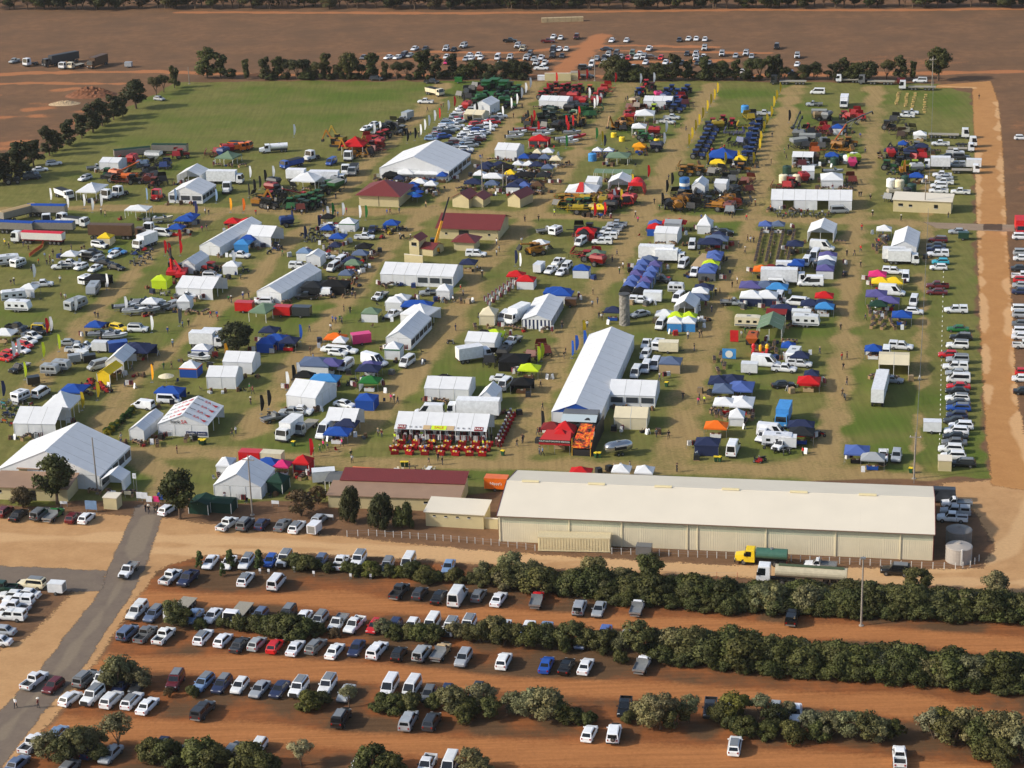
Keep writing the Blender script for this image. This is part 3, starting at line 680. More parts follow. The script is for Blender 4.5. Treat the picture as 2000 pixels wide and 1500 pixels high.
def cabin(W, z0, z1, yr0, yf0, yr1, yf1, wr, parts, name='cabin', rearwin=True, sidewin=(.06,.94), m=PAINT):
    """a glasshouse with panes set proud of it"""
    w0 = W
    p = [(-w0,yr0,z0),(w0,yr0,z0),(w0,yf0,z0),(-w0,yf0,z0),(-wr,yr1,z1),(wr,yr1,z1),(wr,yf1,z1),(-wr,yf1,z1)]
    b = MB().hexa(p)
    crown = [(-wr*.8,yr1+.12,z1+.05),(wr*.8,yr1+.12,z1+.05),(wr*.8,yf1-.12,z1+.05),(-wr*.8,yf1-.12,z1+.05)]
    b.add(p[4:]+crown, [(0,1,5,4),(1,2,6,5),(2,3,7,6),(3,0,4,7),(4,5,6,7)])
    parts.append((name, b.mesh(name, m), (0,0,0), 0, []))
    parts.append(('windscreen', MB().sub(p[2],p[3],p[7],p[6],.06,.94,.08,.95,.02).mesh('windscreen', GLASS), (0,0,0), 0, []))
    if rearwin: parts.append(('rear_window', MB().sub(p[0],p[1],p[5],p[4],.1,.9,.15,.88,.02).mesh('rear_window', GLASS), (0,0,0), 0, []))
    for q in ((p[1],p[2],p[6],p[5]), (p[3],p[0],p[4],p[7])):
        s0, s1 = sidewin if q[0] == p[1] else (1-sidewin[1], 1-sidewin[0])
        parts.append(('side_window', MB().sub(*q, s0, s1, .12, .86, .02).mesh('side_window', GLASS), (0,0,0), 0, []))
def lights(parts, w_, y, z, yr, zr, n=''):
    hl = MB().box(-.17,.17,-.06,.03,-.07,.08).mesh('headlight', LAMP); tl = MB().box(-.10,.10,-.03,.05,-.12,.12).mesh('tail_light', TAIL)
    for s in (-1, 1):
        parts.append(('headlight', hl, (s*w_,y,z), 0, [])); parts.append(('tail_light', tl, (s*(w_+.02),yr,zr), 0, []))
def wheels(parts, r, tw, yf, yr, w_=.23, extra=()):
    for y in (yf, yr)+tuple(extra):
        for s in (-1, 1): parts.append(('wheel', wheel(r, w_), (s*tw, y, r), 0, []))
def body_loft(secs): return MB().loft([sec(*s) for s in secs])

def p_car(L, W, belt, roof, hood, boot, rake_f, rake_r, wr, clear=.24, bootz=None, bars=False, spare=False, rack=False, wl=None):
    """saloon, hatch, wagon, off-roader: hood = bonnet length, boot = boot length behind the glasshouse"""
    P = []; h = L/2; w_ = W/2; bz = bootz or belt
    S = [(-h,.78*w_,.74*w_,clear+.24,bz-.12),(-h+.1,.94*w_,.88*w_,clear+.06,bz-.01),(-h+.45,.99*w_,.93*w_,clear,bz)]
    if boot > .3: S += [(-h+boot,w_,.93*w_,clear,belt)]
    S += [(0,w_,.94*w_,clear,belt),(h-hood-.05,w_,.93*w_,clear,belt),(h-hood*.55,.99*w_,.90*w_,clear,belt-.04),(h-.22,.95*w_,.84*w_,clear+.03,belt-.13),(h-.05,.86*w_,.74*w_,clear+.1,belt-.24),(h,.70*w_,.62*w_,clear+.22,belt-.34)]
    P.append(('body', body_loft(S).mesh('body', PAINT), (0,0,0), 0, []))
    cabin(.88*w_, belt-.03, roof, -h+boot, h-hood, -h+boot+rake_r, h-hood-rake_f, wr*w_, P)
    P.append(('bumper', MB().box(-.86*w_,.86*w_,-h-.04,-h+.14,clear+.06,clear+.26).mesh('bumper', TRIM if bars else PAINT), (0,0,0), 0, []))
    P.append(('bumper', MB().box(-.8*w_,.8*w_,h-.14,h+.03,clear+.02,clear+.2).mesh('bumper', TRIM), (0,0,0), 0, []))
    r = wl or .32; wheels(P, r, w_-.10, h-.9*L/4.8, -h+.95*L/4.8)
    lights(P, .66*w_, h-.08, belt-.28, -h+.02, bz-.2)
    if bars: P.append(('bullbar', MB().box(-.6*w_,.6*w_,h+.02,h+.1,clear+.15,belt-.05).mesh('bullbar', TRIM), (0,0,0), 0, []))
    if spare: P.append(('spare_wheel', wheel(.33,.2), (.1,-h-.12,belt-.02), math.pi/2, []))
    if rack:
        P.append(('roof_rack', MB().box(-.62*w_,.62*w_,-h+boot+.5,h-hood-rake_f-.2,roof+.12,roof+.17).box(-.62*w_,-.58*w_,-h+boot+.5,h-hood-rake_f-.2,roof+.04,roof+.12).box(.58*w_,.62*w_,-h+boot+.5,h-hood-rake_f-.2,roof+.04,roof+.12).mesh('roof_rack', STEEL), (0,0,0), 0, []))
    for s in (-1, 1): P.append(('mirror', MB().box(-.1,.1,-.06,.06,0,.16).mesh('mirror', PAINT), (s*(w_+.05),h-hood-.35,belt+.02), 0, []))
    return P
def p_ute(cab, back, L=5.25, W=1.86, belt=1.12, roof=1.78, bull=False):
    P = []; h = L/2; w_ = W/2; hood = 1.35; cl = 1.75 if cab == 2 else 1.05
    deck = .78; yb = h-hood-cl-.22
    S = [(yb-.02,.97*w_,.92*w_,.34,belt),(h-hood-.05,w_,.93*w_,.34,belt),(h-hood*.55,.99*w_,.90*w_,.34,belt-.03),(h-.25,.95*w_,.86*w_,.36,belt-.09),(h-.06,.9*w_,.78*w_,.42,belt-.2),(h,.8*w_,.7*w_,.5,belt-.34)]
    P.append(('body', body_loft(S).mesh('body', PAINT), (0,0,0), 0, []))
    cabin(.89*w_, belt-.03, roof, yb, h-hood, yb+.12, h-hood-.62, .74*w_, P)
    P.append(('chassis', MB().box(-.5,.5,-h+.1,yb,.42,.66).mesh('chassis', TRIM), (0,0,0), 0, []))
    t = .06; y0 = -h; y1 = yb-.06
    if back in ('tub', 'canopy'):
        b = MB().box(-w_*.97,w_*.97,y0,y1,.40,deck); b.box(-w_*.97,-w_*.97+t+.05,y0,y1,deck,belt); b.box(w_*.97-t-.05,w_*.97,y0,y1,deck,belt); b.box(-w_*.97+t+.05,w_*.97-t-.05,y0,y0+t,deck,belt); b.box(-w_*.97+t+.05,w_*.97-t-.05,y1-t,y1,deck,belt)
        liner = [('tub_liner', MB().box(-w_*.85,w_*.85,y0+t+.02,y1-t-.02,deck+.003,deck+.02).mesh('tub_liner', TRIM), (0,0,0), 0)]
        P.append(('tub', b.mesh('tub', PAINT), (0,0,0), 0, liner))
    if back == 'canopy':
        p = [(-w_*.96,y0,belt),(w_*.96,y0,belt),(w_*.96,y1,belt),(-w_*.96,y1,belt),(-w_*.8,y0+.14,roof+.06),(w_*.8,y0+.14,roof+.06),(w_*.8,y1,roof+.06),(-w_*.8,y1,roof+.06)]
        wn = []
        for q in ((p[1],p[2],p[6],p[5]), (p[3],p[0],p[4],p[7]), (p[0],p[1],p[5],p[4])): wn.append(('window', MB().sub(*q,.12,.88,.2,.8,.015).mesh('window', GLASS), (0,0,0), 0))
        P.append(('canopy', MB().hexa(p).mesh('canopy', PAINT), (0,0,0), 0, wn))
    if back == 'tray':
        b = MB().box(-.93,.93,y0-.1,y1,.82,.92); b.box(-.93,-.89,y0-.1,y1,.92,1.16); b.box(.89,.93,y0-.1,y1,.92,1.16); b.box(-.89,.89,y0-.1,y0-.06,.92,1.16)
        b.box(-.93,.93,y1-.05,y1,.92,1.75)
        P.append(('tray', b.mesh('tray', STEEL), (0,0,0), 0, []))
    P.append(('bumper', MB().box(-.8*w_,.8*w_,-h-.08,-h+.06,.42,.6).mesh('bumper', STEEL), (0,0,0), 0, []))
    P.append(('bumper', MB().box(-.85*w_,.85*w_,h-.12,h+.05,.38,.62).mesh('bumper', TRIM), (0,0,0), 0, []))
    if bull: P.append(('bullbar', MB().box(-.8*w_,.8*w_,h+.06,h+.16,.5,.62).box(-.5*w_,.5*w_,h+.06,h+.14,.7,1.15).mesh('bullbar', TRIM), (0,0,0), 0, []))
    wheels(P, .37, w_-.1, h-.95, -h+1.15, .25); lights(P, .68*w_, h-.08, belt-.24, -h-.02, belt-.28)
    for s in (-1, 1): P.append(('mirror', MB().box(-.1,.1,-.06,.06,0,.2).mesh('mirror', TRIM), (s*(w_+.06),h-hood-.4,belt+.02), 0, []))
    return P
def p_van(L=4.9, W=1.8, roof=2.05, nose=.55, win=True):
    P = []; h = L/2; w_ = W/2; belt = 1.15
    S = [(-h,.93*w_,.9*w_,.36,belt),(-h+.1,.99*w_,.97*w_,.3,belt),(h-nose-.6,w_,.97*w_,.3,belt),(h-nose*.5,.98*w_,.93*w_,.3,belt-.08),(h-.05,.9*w_,.82*w_,.34,belt-.3),(h,.8*w_,.72*w_,.42,belt-.42)]
    P.append(('body', body_loft(S).mesh('body', PAINT), (0,0,0), 0, []))
    cabin(.965*w_, belt-.03, roof, -h+.02, h-nose, -h+.12, h-nose-.85*(roof-1.1), .83*w_, P, 'upper_body', True, (.08,.9) if win else (.70,.93))
    wheels(P, .33, w_-.1, h-.75, -h+1.05); lights(P, .7*w_, h-.06, belt-.35, -h-.01, belt-.1)
    P.append(('bumper', MB().box(-.9*w_,.9*w_,-h-.06,-h+.05,.32,.55).mesh('bumper', TRIM), (0,0,0), 0, [])); P.append(('bumper', MB().box(-.85*w_,.85*w_,h-.1,h+.04,.3,.52).mesh('bumper', TRIM), (0,0,0), 0, []))
    for s in (-1, 1): P.append(('mirror', MB().box(-.1,.1,-.06,.06,0,.22).mesh('mirror', TRIM), (s*(w_+.07),h-nose-.45,belt+.05), 0, []))
    return P
def truck_cab(P, yf, W=2.3, zt=2.7, ln=1.8, bonnet=0.0, z0=.6):
    w_ = W/2; y1 = yf-bonnet; y0 = y1-ln
    b = MB().loft([[(-w_,y,z0),(w_,y,z0),(w_,y,1.45),(-w_,y,1.45)] for y in (y0, y1)])
    if bonnet: b.hexa([(-w_*.8,y1,z0),(w_*.8,y1,z0),(w_*.72,yf,z0),(-w_*.72,yf,z0),(-w_*.75,y1,1.75),(w_*.75,y1,1.75),(w_*.6,yf,1.5),(-w_*.6,yf,1.5)])
    P.append(('cab', b.mesh('cab', PAINT), (0,0,0), 0, []))
    cabin(w_, 1.452, zt, y0, y1, y0+.05, y1-.28, w_*.92, P, 'cab_top', False, (.35,.95))
    hl = MB().box(-.18,.18,-.02,.05,-.1,.1).mesh('headlight', LAMP)
    for s in (-1, 1): P.append(('headlight', hl, (s*w_*.7,yf,z0+.35), 0, [])); P.append(('mirror', MB().box(-.07,.07,-.1,.1,0,.5).mesh('mirror', TRIM), (s*(w_+.15),y1-.15,1.7), 0, []))
    P.append(('bumper', MB().box(-w_,w_,yf-.1,yf+.06,.4,z0+.12).mesh('bumper', TRIM), (0,0,0), 0, []))
def p_truck(back, L=8.0, W=2.4, bh=2.5, cabz=2.6, bonnet=0.0, bm=MATTE):
    P = []; h = L/2; truck_cab(P, h, W, cabz, 1.8, bonnet); y1 = h-1.95-bonnet; y0 = -h
    P.append(('chassis', MB().box(-.45,.45,y0+.1,h-.2,.55,.9).mesh('chassis', TRIM), (0,0,0), 0, []))
    w_ = W/2+.05
    if back == 'box': P.append(('cargo_box', MB().box(-w_,w_,y0,y1,.95,.95+bh).box(-w_-.02,w_+.02,y0-.02,y1+.02,.95+bh,1.02+bh).mesh('cargo_box', bm), (0,0,0), 0, [('door', MB().box(-w_+.1,w_-.1,y0-.06,y0-.022,1.05,.85+bh).mesh('door', WHITE), (0,0,0), 0)]))
    if back == 'flat': P.append(('tray', MB().box(-w_,w_,y0,y1,.95,1.08).box(-w_,w_,y1-.08,y1,1.08,1.9).mesh('tray', mat('weathered_deck', (150,145,132), rough=.8, var=.12)), (0,0,0), 0, []))
    if back == 'tip': P.append(('tipper_body', MB().hexa([(-w_*.9,y0,1.0),(w_*.9,y0,1.0),(w_*.9,y1,1.0),(-w_*.9,y1,1.0),(-w_,y0-.1,2.4),(w_,y0-.1,2.4),(w_,y1,2.4),(-w_,y1,2.4)]).mesh('tipper_body', MATTE), (0,0,0), 0, [('load_cover', MB().box(-w_*.95,w_*.95,y0,y1-.05,2.402,2.45).mesh('load_cover', TRIM), (0,0,0), 0)]))
    if back == 'tank':
        P.append(('tank', MB().loft([[(1.15*math.cos(a),y,1.9+.85*math.sin(a)) for a in [2*math.pi*i/16 for i in range(16)]] for y in (y0, y0+.05, y1-.05, y1)]).mesh('tank', MATTE), (0,0,0), 0, [('manhole', MB().cyl((0,(y0+y1)/2,2.7),(0,(y0+y1)/2,2.9),.3).mesh('manhole', STEEL), (0,0,0), 0)]))
    wheels(P, .48, W/2-.17, h-.9-bonnet*.4, -h+1.9, .32, (-h+.8,) if L > 7 else ())
    tl = MB().box(-.12,.12,-.03,.03,-.1,.1).mesh('tail_light', TAIL)
    for s in (-1, 1): P.append(('tail_light', tl, (s*w_*.8,y0-.03,.85), 0, []))
    return P
def p_semi(kind, L=16.0):
    P = []; h = L/2; truck_cab(P, h, 2.4, 3.1, 2.2, 0.0 if kind != 'bonnet' else 1.3, .7); y1 = h-3.0; y0 = -h
    P.append(('chassis', MB().box(-.45,.45,h-6.2,h-.3,.6,.95).mesh('chassis', TRIM), (0,0,0), 0, []))
    if kind == 'grain':
        P.append(('trailer_body', MB().hexa([(-1.1,y0,1.35),(1.1,y0,1.35),(1.1,y1,1.35),(-1.1,y1,1.35),(-1.25,y0,3.2),(1.25,y0,3.2),(1.25,y1,3.2),(-1.25,y1,3.2)]).mesh('trailer_body', WHITE), (0,0,0), 0, [('tarp', MB().loft([[(-1.27,y,3.2),(0,y,3.42),(1.27,y,3.2)] for y in (y0, y1)]).mesh('tarp', mat('red_tarp', (196,26,50), rough=.6)), (0,0,0), 0)]))
        P.append(('trailer_chassis', MB().box(-.9,.9,y0,y1,1.05,1.34).mesh('trailer_chassis', mat('red_chassis', (140,26,34), rough=.5)), (0,0,0), 0, []))
    if kind == 'tanker':
        P.append(('tank', MB().loft([[(1.2*math.cos(a),y,2.2+1.0*math.sin(a)) for a in [2*math.pi*i/18 for i in range(18)]] for y in (y0, y1)]).mesh('tank', MATTE), (0,0,0), 0, [('walkway', MB().box(-.4,.4,y0+.5,y1-.5,3.2,3.28).mesh('walkway', mat('green_walkway', (70,84,56), rough=.7)), (0,0,0), 0)]))
    if kind == 'box':
        P.append(('trailer_body', MB().box(-1.25,1.25,y0,y1,1.15,3.9).mesh('trailer_body', MATTE), (0,0,0), 0, []))
    if kind == 'low':
        P.append(('trailer_deck', MB().box(-1.25,1.25,y0,y1,1.0,1.2).mesh('trailer_deck', mat('weathered_deck', (150,145,132), rough=.8, var=.12)), (0,0,0), 0, []))
    ys = [h-.9, h-4.2, h-5.4]+([y0+1.0, y0+2.2, y0+3.4] if kind not in ('prime', 'bonnet') else [])
    if kind in ('prime', 'bonnet'): ys = [h-.9, h-4.0, h-5.2]
    for y in ys:
        for s in (-1, 1): P.append(('wheel', wheel(.5,.34), (s*1.02, y, .5), 0, []))
    return P
def p_trailer_grain(L=11, col=None):
    P = []; h = L/2
    P.append(('trailer_body', MB().hexa([(-1.1,-h,1.3),(1.1,-h,1.3),(1.1,h,1.3),(-1.1,h,1.3),(-1.25,-h,3.2),(1.25,-h,3.2),(1.25,h,3.2),(-1.25,h,3.2)]).mesh('trailer_body', mat('bare_alloy', (150,146,142), rough=.4, metal=.3, var=.12)), (0,0,0), 0, []))
    P.append(('tarp', MB().loft([[(-1.28,y,3.2),(0,y,3.45),(1.28,y,3.2)] for y in (-h, h)]).mesh('tarp', FAB), (0,0,0), 0, []))
    P.append(('chassis', MB().box(-.8,.8,-h,h,1.0,1.29).mesh('chassis', TRIM), (0,0,0), 0, []))
    for y in (-h+1, -h+2.2, -h+3.4):
        for s in (-1, 1): P.append(('wheel', wheel(.5,.34), (s*1.02, y, .5), 0, []))
    P.append(('landing_leg', MB().box(-.8,-.65,h-2.5,h-2.3,0,1.0).mesh('landing_leg', STEEL), (0,0,0), 0, [])); P.append(('landing_leg', MB().box(.65,.8,h-2.5,h-2.3,0,1.0).mesh('landing_leg', STEEL), (0,0,0), 0, []))
    return P
def p_caravan(L=6.0, H=2.7, W=2.3, awn=False):
    P = []; h = L/2; w_ = W/2
    prof = [(-h,.65),(h*.92,.65),(h,1.1),(h*.86,H-.1),(h*.6,H),(-h*.9,H),(-h,H-.25)]
    P.append(('body', MB().loft([[(x,y,z) for y, z in prof] for x in (-w_, w_)]).mesh('body', PAINT), (0,0,0), 0, []))
    for x in (-w_-.02, w_+.0):
        for y in (-h*.6, 0, h*.5): P.append(('window', MB().box(x,x+.02,y-.4,y+.4,1.45,2.0).mesh('window', GLASS), (0,0,0), 0, []))
    P.append(('window', MB().box(-.7,.7,-h-.02,-h-.001,1.5,2.1).mesh('window', GLASS), (0,0,0), 0, []))
    P.append(('roof_hatch', MB().box(-.35,.35,-.4,.4,H+.002,H+.1).mesh('roof_hatch', STEEL), (0,0,0), 0, [])); P.append(('drawbar', MB().box(-.06,.06,h*.9,h+1.3,.45,.58).mesh('drawbar', TRIM), (0,0,0), 0, []))
    P.append(('stripe', MB().box(-w_-.012,-w_-.001,-h*.95,h*.9,.75,1.1).box(w_+.001,w_+.012,-h*.95,h*.9,.75,1.1).mesh('stripe', mat('caravan_stripe', (120,124,130), rough=.4)), (0,0,0), 0, []))
    for s in (-1, 1):
        for y in (-.5, .35): P.append(('wheel', wheel(.34), (s*(w_-.14), y, .34), 0, []))
    if awn: P.append(('awning', MB().hexa([(-w_-2.2,-h*.7,2.1),(-w_,-h*.7,2.45),(-w_,h*.6,2.45),(-w_-2.2,h*.6,2.1),(-w_-2.2,-h*.7,2.14),(-w_,-h*.7,2.5),(-w_,h*.6,2.5),(-w_-2.2,h*.6,2.14)]).mesh('awning', FAB), (0,0,0), 0, []))
    return P
def p_box_trailer(L=2.6, H=1.5, W=1.7, m=PAINT):
    P = []; h = L/2; w_ = W/2
    P.append(('body', MB().box(-w_,w_,-h,h,.5,.5+H).mesh('body', m), (0,0,0), 0, [('lid', MB().box(-w_-.03,w_+.03,-h-.03,h+.03,.5+H+.002,.56+H).mesh('lid', m), (0,0,0), 0)]))
    P.append(('drawbar', MB().box(-.06,.06,h,h+1.2,.42,.54).mesh('drawbar', TRIM), (0,0,0), 0, []))
    P.append(('door', MB().box(-w_*.8,w_*.8,-h-.02,-h-.002,.6,.4+H).mesh('door', STEEL), (0,0,0), 0, []))
    for s in (-1, 1): P.append(('wheel', wheel(.32), (s*(w_+.02), -.1, .32), 0, []))
    return P
def p_boat(L=5.6):
    P = []; h = L/2
    S = []
    for y, w_, z0, z1 in ((-h,.85,.75,1.5),(-h*.3,1.0,.65,1.55),(h*.4,.9,.7,1.65),(h*.85,.4,.95,1.8),(h,.04,1.3,1.85)): S.append([(0,y,z0),(w_*.8,y,z0+.25),(w_,y,z1),(-w_,y,z1),(-w_*.8,y,z0+.25)])
    P.append(('hull', MB().loft(S).mesh('hull', PAINT), (0,0,0), 0, [('stripe', MB().loft([[(s_[2][0]*1.01,s_[2][1],s_[2][2]-.2),(s_[2][0]*1.01,s_[2][1],s_[2][2]-.1),(-s_[2][0]*1.01,s_[2][1],s_[2][2]-.1),(-s_[2][0]*1.01,s_[2][1],s_[2][2]-.2)] for s_ in S]).mesh('stripe', mat('boat_stripe', (36,40,66), rough=.3)), (0,0,0), 0)]))
    P.append(('cockpit', MB().box(-.7,.7,-h+.3,h*.3,1.56,1.6).mesh('cockpit', mat('boat_floor', (120,124,130), rough=.6)), (0,0,0), 0, []))
    P.append(('windshield', MB().hexa([(-.8,.3,1.6),(.8,.3,1.6),(.6,1.1,1.65),(-.6,1.1,1.65),(-.75,.1,2.2),(.75,.1,2.2),(.7,.3,2.15),(-.7,.3,2.15)]).mesh('windshield', GLASS), (0,0,0), 0, []))
    P.append(('outboard', MB().box(-.2,.2,-h-.5,-h-.02,.8,1.9).mesh('outboard', TRIM), (0,0,0), 0, []))
    P.append(('trailer_frame', MB().box(-.8,-.7,-h,h*.6,.4,.5).box(.7,.8,-h,h*.6,.4,.5).box(-.8,.8,-h*.5,-h*.45,.4,.5).box(-.05,.05,h*.4,h+1,.4,.5).box(-.8,.8,h*.4,h*.45,.4,.5).mesh('trailer_frame', STEEL), (0,0,0), 0, []))
    for s in (-1, 1): P.append(('wheel', wheel(.3,.2), (s*.95, -h*.25, .3), 0, []))
    return P
def p_airstream(L=5.6):
    P = []; h = L/2; S = []
    for y, k in ((-h,.35),(-h*.88,.75),(-h*.6,.97),(0,1),(h*.6,.97),(h*.88,.75),(h,.35)):
        S.append([(1.15*k*math.copysign(abs(math.cos(a))**.7, math.cos(a)), y, 1.65+1.05*k*math.copysign(abs(math.sin(a))**.7, math.sin(a))) for a in [2*math.pi*i/16 for i in range(16)]])
    P.append(('body', MB().loft(S).mesh('body', mat('polished_alloy', (190,192,194), rough=.25, metal=.9), True), (0,0,0), 0, []))
    P.append(('hatch', MB().box(1.1,1.9,-1.2,1.2,2.2,2.25).mesh('hatch', mat('hatch_grey', (130,132,134), rough=.4)), (0,0,0), 0, [])); P.append(('serving_window', MB().box(1.12,1.17,-1.2,1.2,1.3,2.1).mesh('serving_window', DARKIN), (0,0,0), 0, []))
    P.append(('window', MB().box(-1.18,-1.13,-.8,.6,1.5,2.0).mesh('window', GLASS), (0,0,0), 0, []))
    P.append(('roof_vent', MB().box(-.3,.3,-.3,.3,2.69,2.8).mesh('roof_vent', STEEL), (0,0,0), 0, [])); P.append(('drawbar', MB().box(-.06,.06,h*.9,h+1.1,.45,.58).mesh('drawbar', TRIM), (0,0,0), 0, []))
    for s in (-1, 1):
        for y in (-.4, .4): P.append(('wheel', wheel(.33), (s*1.0, y, .33), 0, []))
    return P

KINDS = {  # code: (noun, category, object name, builder, half height used to read a pixel)
 'sed': ('sedan', 'car', 'sedan_car', lambda: p_car(4.8,1.82,.94,1.44,1.25,.75,.75,.55,.72)),
 'hat': ('hatchback', 'car', 'hatchback_car', lambda: p_car(4.2,1.76,.97,1.49,1.05,.08,.75,.45,.74)),
 'wag': ('station wagon', 'car', 'station_wagon', lambda: p_car(4.85,1.82,.97,1.50,1.25,.06,.75,.35,.74,rack=True)),
 'suv': ('suv', 'suv', 'suv_car', lambda: p_car(4.7,1.88,1.12,1.70,1.15,.06,.75,.35,.76,.3,wl=.35)),
 '4wd': ('four-wheel drive', 'four-wheel drive', 'four_wheel_drive', lambda: p_car(4.85,1.92,1.2,1.88,1.35,.05,.5,.14,.80,.36,bars=True,rack=True,wl=.39)),
 '4ws': ('four-wheel drive with a rear spare wheel', 'four-wheel drive', 'four_wheel_drive', lambda: p_car(4.7,1.9,1.2,1.86,1.3,.05,.5,.14,.80,.36,bars=True,spare=True,wl=.39)),
 'ute': ('ute', 'ute', 'dual_cab_ute', lambda: p_ute(2,'tub')),
 'utc': ('ute with a canopy', 'ute', 'canopy_ute', lambda: p_ute(2,'canopy')),
 'utt': ('tray ute', 'ute', 'tray_ute', lambda: p_ute(1,'tray',bull=True)),
 'van': ('van', 'van', 'van', lambda: p_van()),
 'pvn': ('panel van', 'van', 'panel_van', lambda: p_van(win=False,roof=1.95,nose=.9)),
 'hvn': ('tall van', 'van', 'tall_van', lambda: p_van(6.2,2.0,2.6,.9,False)),
 'bus': ('minibus', 'van', 'minibus', lambda: p_van(6.0,2.0,2.5,.55,True)),
 'lim': ('stretch limousine', 'limousine', 'stretch_limousine', lambda: p_car(8.4,1.95,1.0,1.55,1.5,.7,.8,.55,.74)),
 'btr': ('box truck', 'truck', 'box_truck', lambda: p_truck('box',7.4)),
 'ltr': ('long box truck', 'truck', 'long_box_truck', lambda: p_truck('box',10.5,2.45,2.9,2.9)),
 'ftr': ('flat tray truck', 'truck', 'tray_truck', lambda: p_truck('flat',7.6)),
 'tip': ('tipper truck', 'truck', 'tipper_truck', lambda: p_truck('tip',7.4,2.4)),
 'tnk': ('water tank truck', 'truck', 'tank_truck', lambda: p_truck('tank',8.6,2.4,2.5,2.6,1.5)),
 'prm': ('prime mover', 'truck', 'prime_mover', lambda: p_semi('prime',6.6)),
 'bpm': ('bonneted prime mover', 'truck', 'bonneted_prime_mover', lambda: p_semi('bonnet',7.4)),
 'grn': ('grain semi-trailer', 'truck', 'grain_truck', lambda: p_semi('grain',14.5)),
 'tkr': ('tanker semi-trailer', 'truck', 'tanker_truck', lambda: p_semi('tanker',14.5)),
 'sbx': ('box semi-trailer', 'truck', 'box_semi_trailer', lambda: p_semi('box',15.0)),
 'low': ('low deck truck', 'truck', 'low_deck_truck', lambda: p_semi('low',12.0)),
 'gtr': ('grain trailer', 'trailer', 'grain_trailer', lambda: p_trailer_grain(11.0)),
 'cvn': ('caravan', 'caravan', 'caravan', lambda: p_caravan()),
 'cva': ('caravan with an awning', 'caravan', 'awning_caravan', lambda: p_caravan(awn=True)),
 'cvs': ('small caravan', 'caravan', 'small_caravan', lambda: p_caravan(3.8,2.4,2.1)),
 'trl': ('box trailer', 'trailer', 'box_trailer', lambda: p_box_trailer()),
 'ctr': ('catering trailer', 'trailer', 'catering_trailer', lambda: p_box_trailer(4.2,2.0,2.2)),
 'btl': ('tall cargo trailer', 'trailer', 'cargo_trailer', lambda: p_box_trailer(3.4,1.9,2.0)),
 'boat': ('boat on a trailer', 'boat', 'boat', lambda: p_boat()),
 'air': ('rounded polished caravan', 'caravan', 'polished_caravan', lambda: p_airstream()),
}
ZC = {'btr':1.7,'ltr':1.9,'tip':1.4,'tnk':1.5,'prm':1.5,'bpm':1.5,'grn':2.0,'tkr':1.8,'sbx':2.2,'gtr':2.0,'cvn':1.5,'cva':1.5,'cvs':1.4,'hvn':1.3,'bus':1.3,'van':1.0,'pvn':1.0,'air':1.6,'ctr':1.4,'btl':1.3,'boat':1.2,'ute':.9,'utc':.95,'4wd':1.0,'4ws':1.0,'low':1.3,'ftr':1.2,'trl':1.1}
_proto = {}
def proto(k):
    if k not in _proto: _proto[k] = KINDS[k][3]()
    return _proto[k]
_far = {}
def far_mesh(k):
    """one small mesh for vehicles far off in the paddock"""
    if k in _far: return _far[k]
    b = MB(); mats = []
    for name, me, loc, rz, ch in proto(k):
        if name in ('mirror', 'tail_light'): continue
        ids = []
        for m in me.materials:
            if m not in mats: mats.append(m)
            ids.append(mats.index(m))
        c, s = math.cos(rz), math.sin(rz)
        vs = [(v.co.x*c-v.co.y*s+loc[0], v.co.x*s+v.co.y*c+loc[1], v.co.z+loc[2]) for v in me.vertices]
        o = len(b.v); b.v += vs
        for p in me.polygons: b.f.append(tuple(i+o for i in p.vertices)); b.m.append(ids[p.material_index])
    _far[k] = b.mesh('far_'+KINDS[k][2], mats)
    return _far[k]
def vehicle(k, col, px, py, h=0, far=False, label=None, jit=True, cols={}):
    noun, cat, nm, _ = KINDS[k][:4]
    z = ZC.get(k, .75); loc = G(px, py, z); loc.z = 0
    hd = h+(R.uniform(-3, 3) if jit else 0)
    c = pal(col); v = R.uniform(.88, 1.06); c = (c[0]*v, c[1]*v, c[2]*v*R.uniform(.97, 1.03), 1)
    t = thing(nm, cat, f'{PAL[col][0]} {noun}', loc, heading(hd), {'car': 'parked cars', 'ute': 'parked utes'}.get(cat, cat+'s at the show'), me=far_mesh(k) if far else None, color=c, label=label)
    if not far: build(proto(k), t, c, cols)
    return t
def V(table, far=False):
    for ln in table.strip().replace(';', '\n').split('\n'):
        q = ln.split()
        if not q: continue
        vehicle(q[0], q[1], float(q[2]), float(q[3]), float(q[4]) if len(q) > 4 else 0, far)
# ---------------------------------------------------------------- trees and shrubs
lm = bpy.data.materials.new('leaves'); k = NT(lm)
oi = k.N.new('ShaderNodeObjectInfo'); n1 = k.noise(1.1, 3); n2_ = k.noise(9, 2)
at = k.N.new('ShaderNodeAttribute'); at.attribute_name = 'tint'
c = k.scale(oi.outputs['Color'], k.m('MULTIPLY', k.rng(n1, .3, .7, .75, 1.3), k.rng(at.outputs['Fac'], 0, 1, .72, 1.3)))
warm = k.mix(k.rng(n2_, .45, .75, 0, .35), c, k.scale(k.col(150,138,70), k.rng(at.outputs['Fac'], 0, 1, .35, .8)))
k.L.new(warm, k.p.inputs['Base Color']); k.p.inputs['Roughness'].default_value = .6; k.p.inputs['Specular IOR Level'].default_value = .25
tr = k.N.new('ShaderNodeBsdfTranslucent'); k.L.new(warm, tr.inputs[0]); ms = k.N.new('ShaderNodeMixShader'); ms.inputs[0].default_value = .3
k.L.new(k.p.outputs[0], ms.inputs[1]); k.L.new(tr.outputs[0], ms.inputs[2]); k.L.new(ms.outputs[0], k.N['Material Output'].inputs[0])
BARK = mat('bark', (96,78,62), rough=.95, var=.25, scale=4)
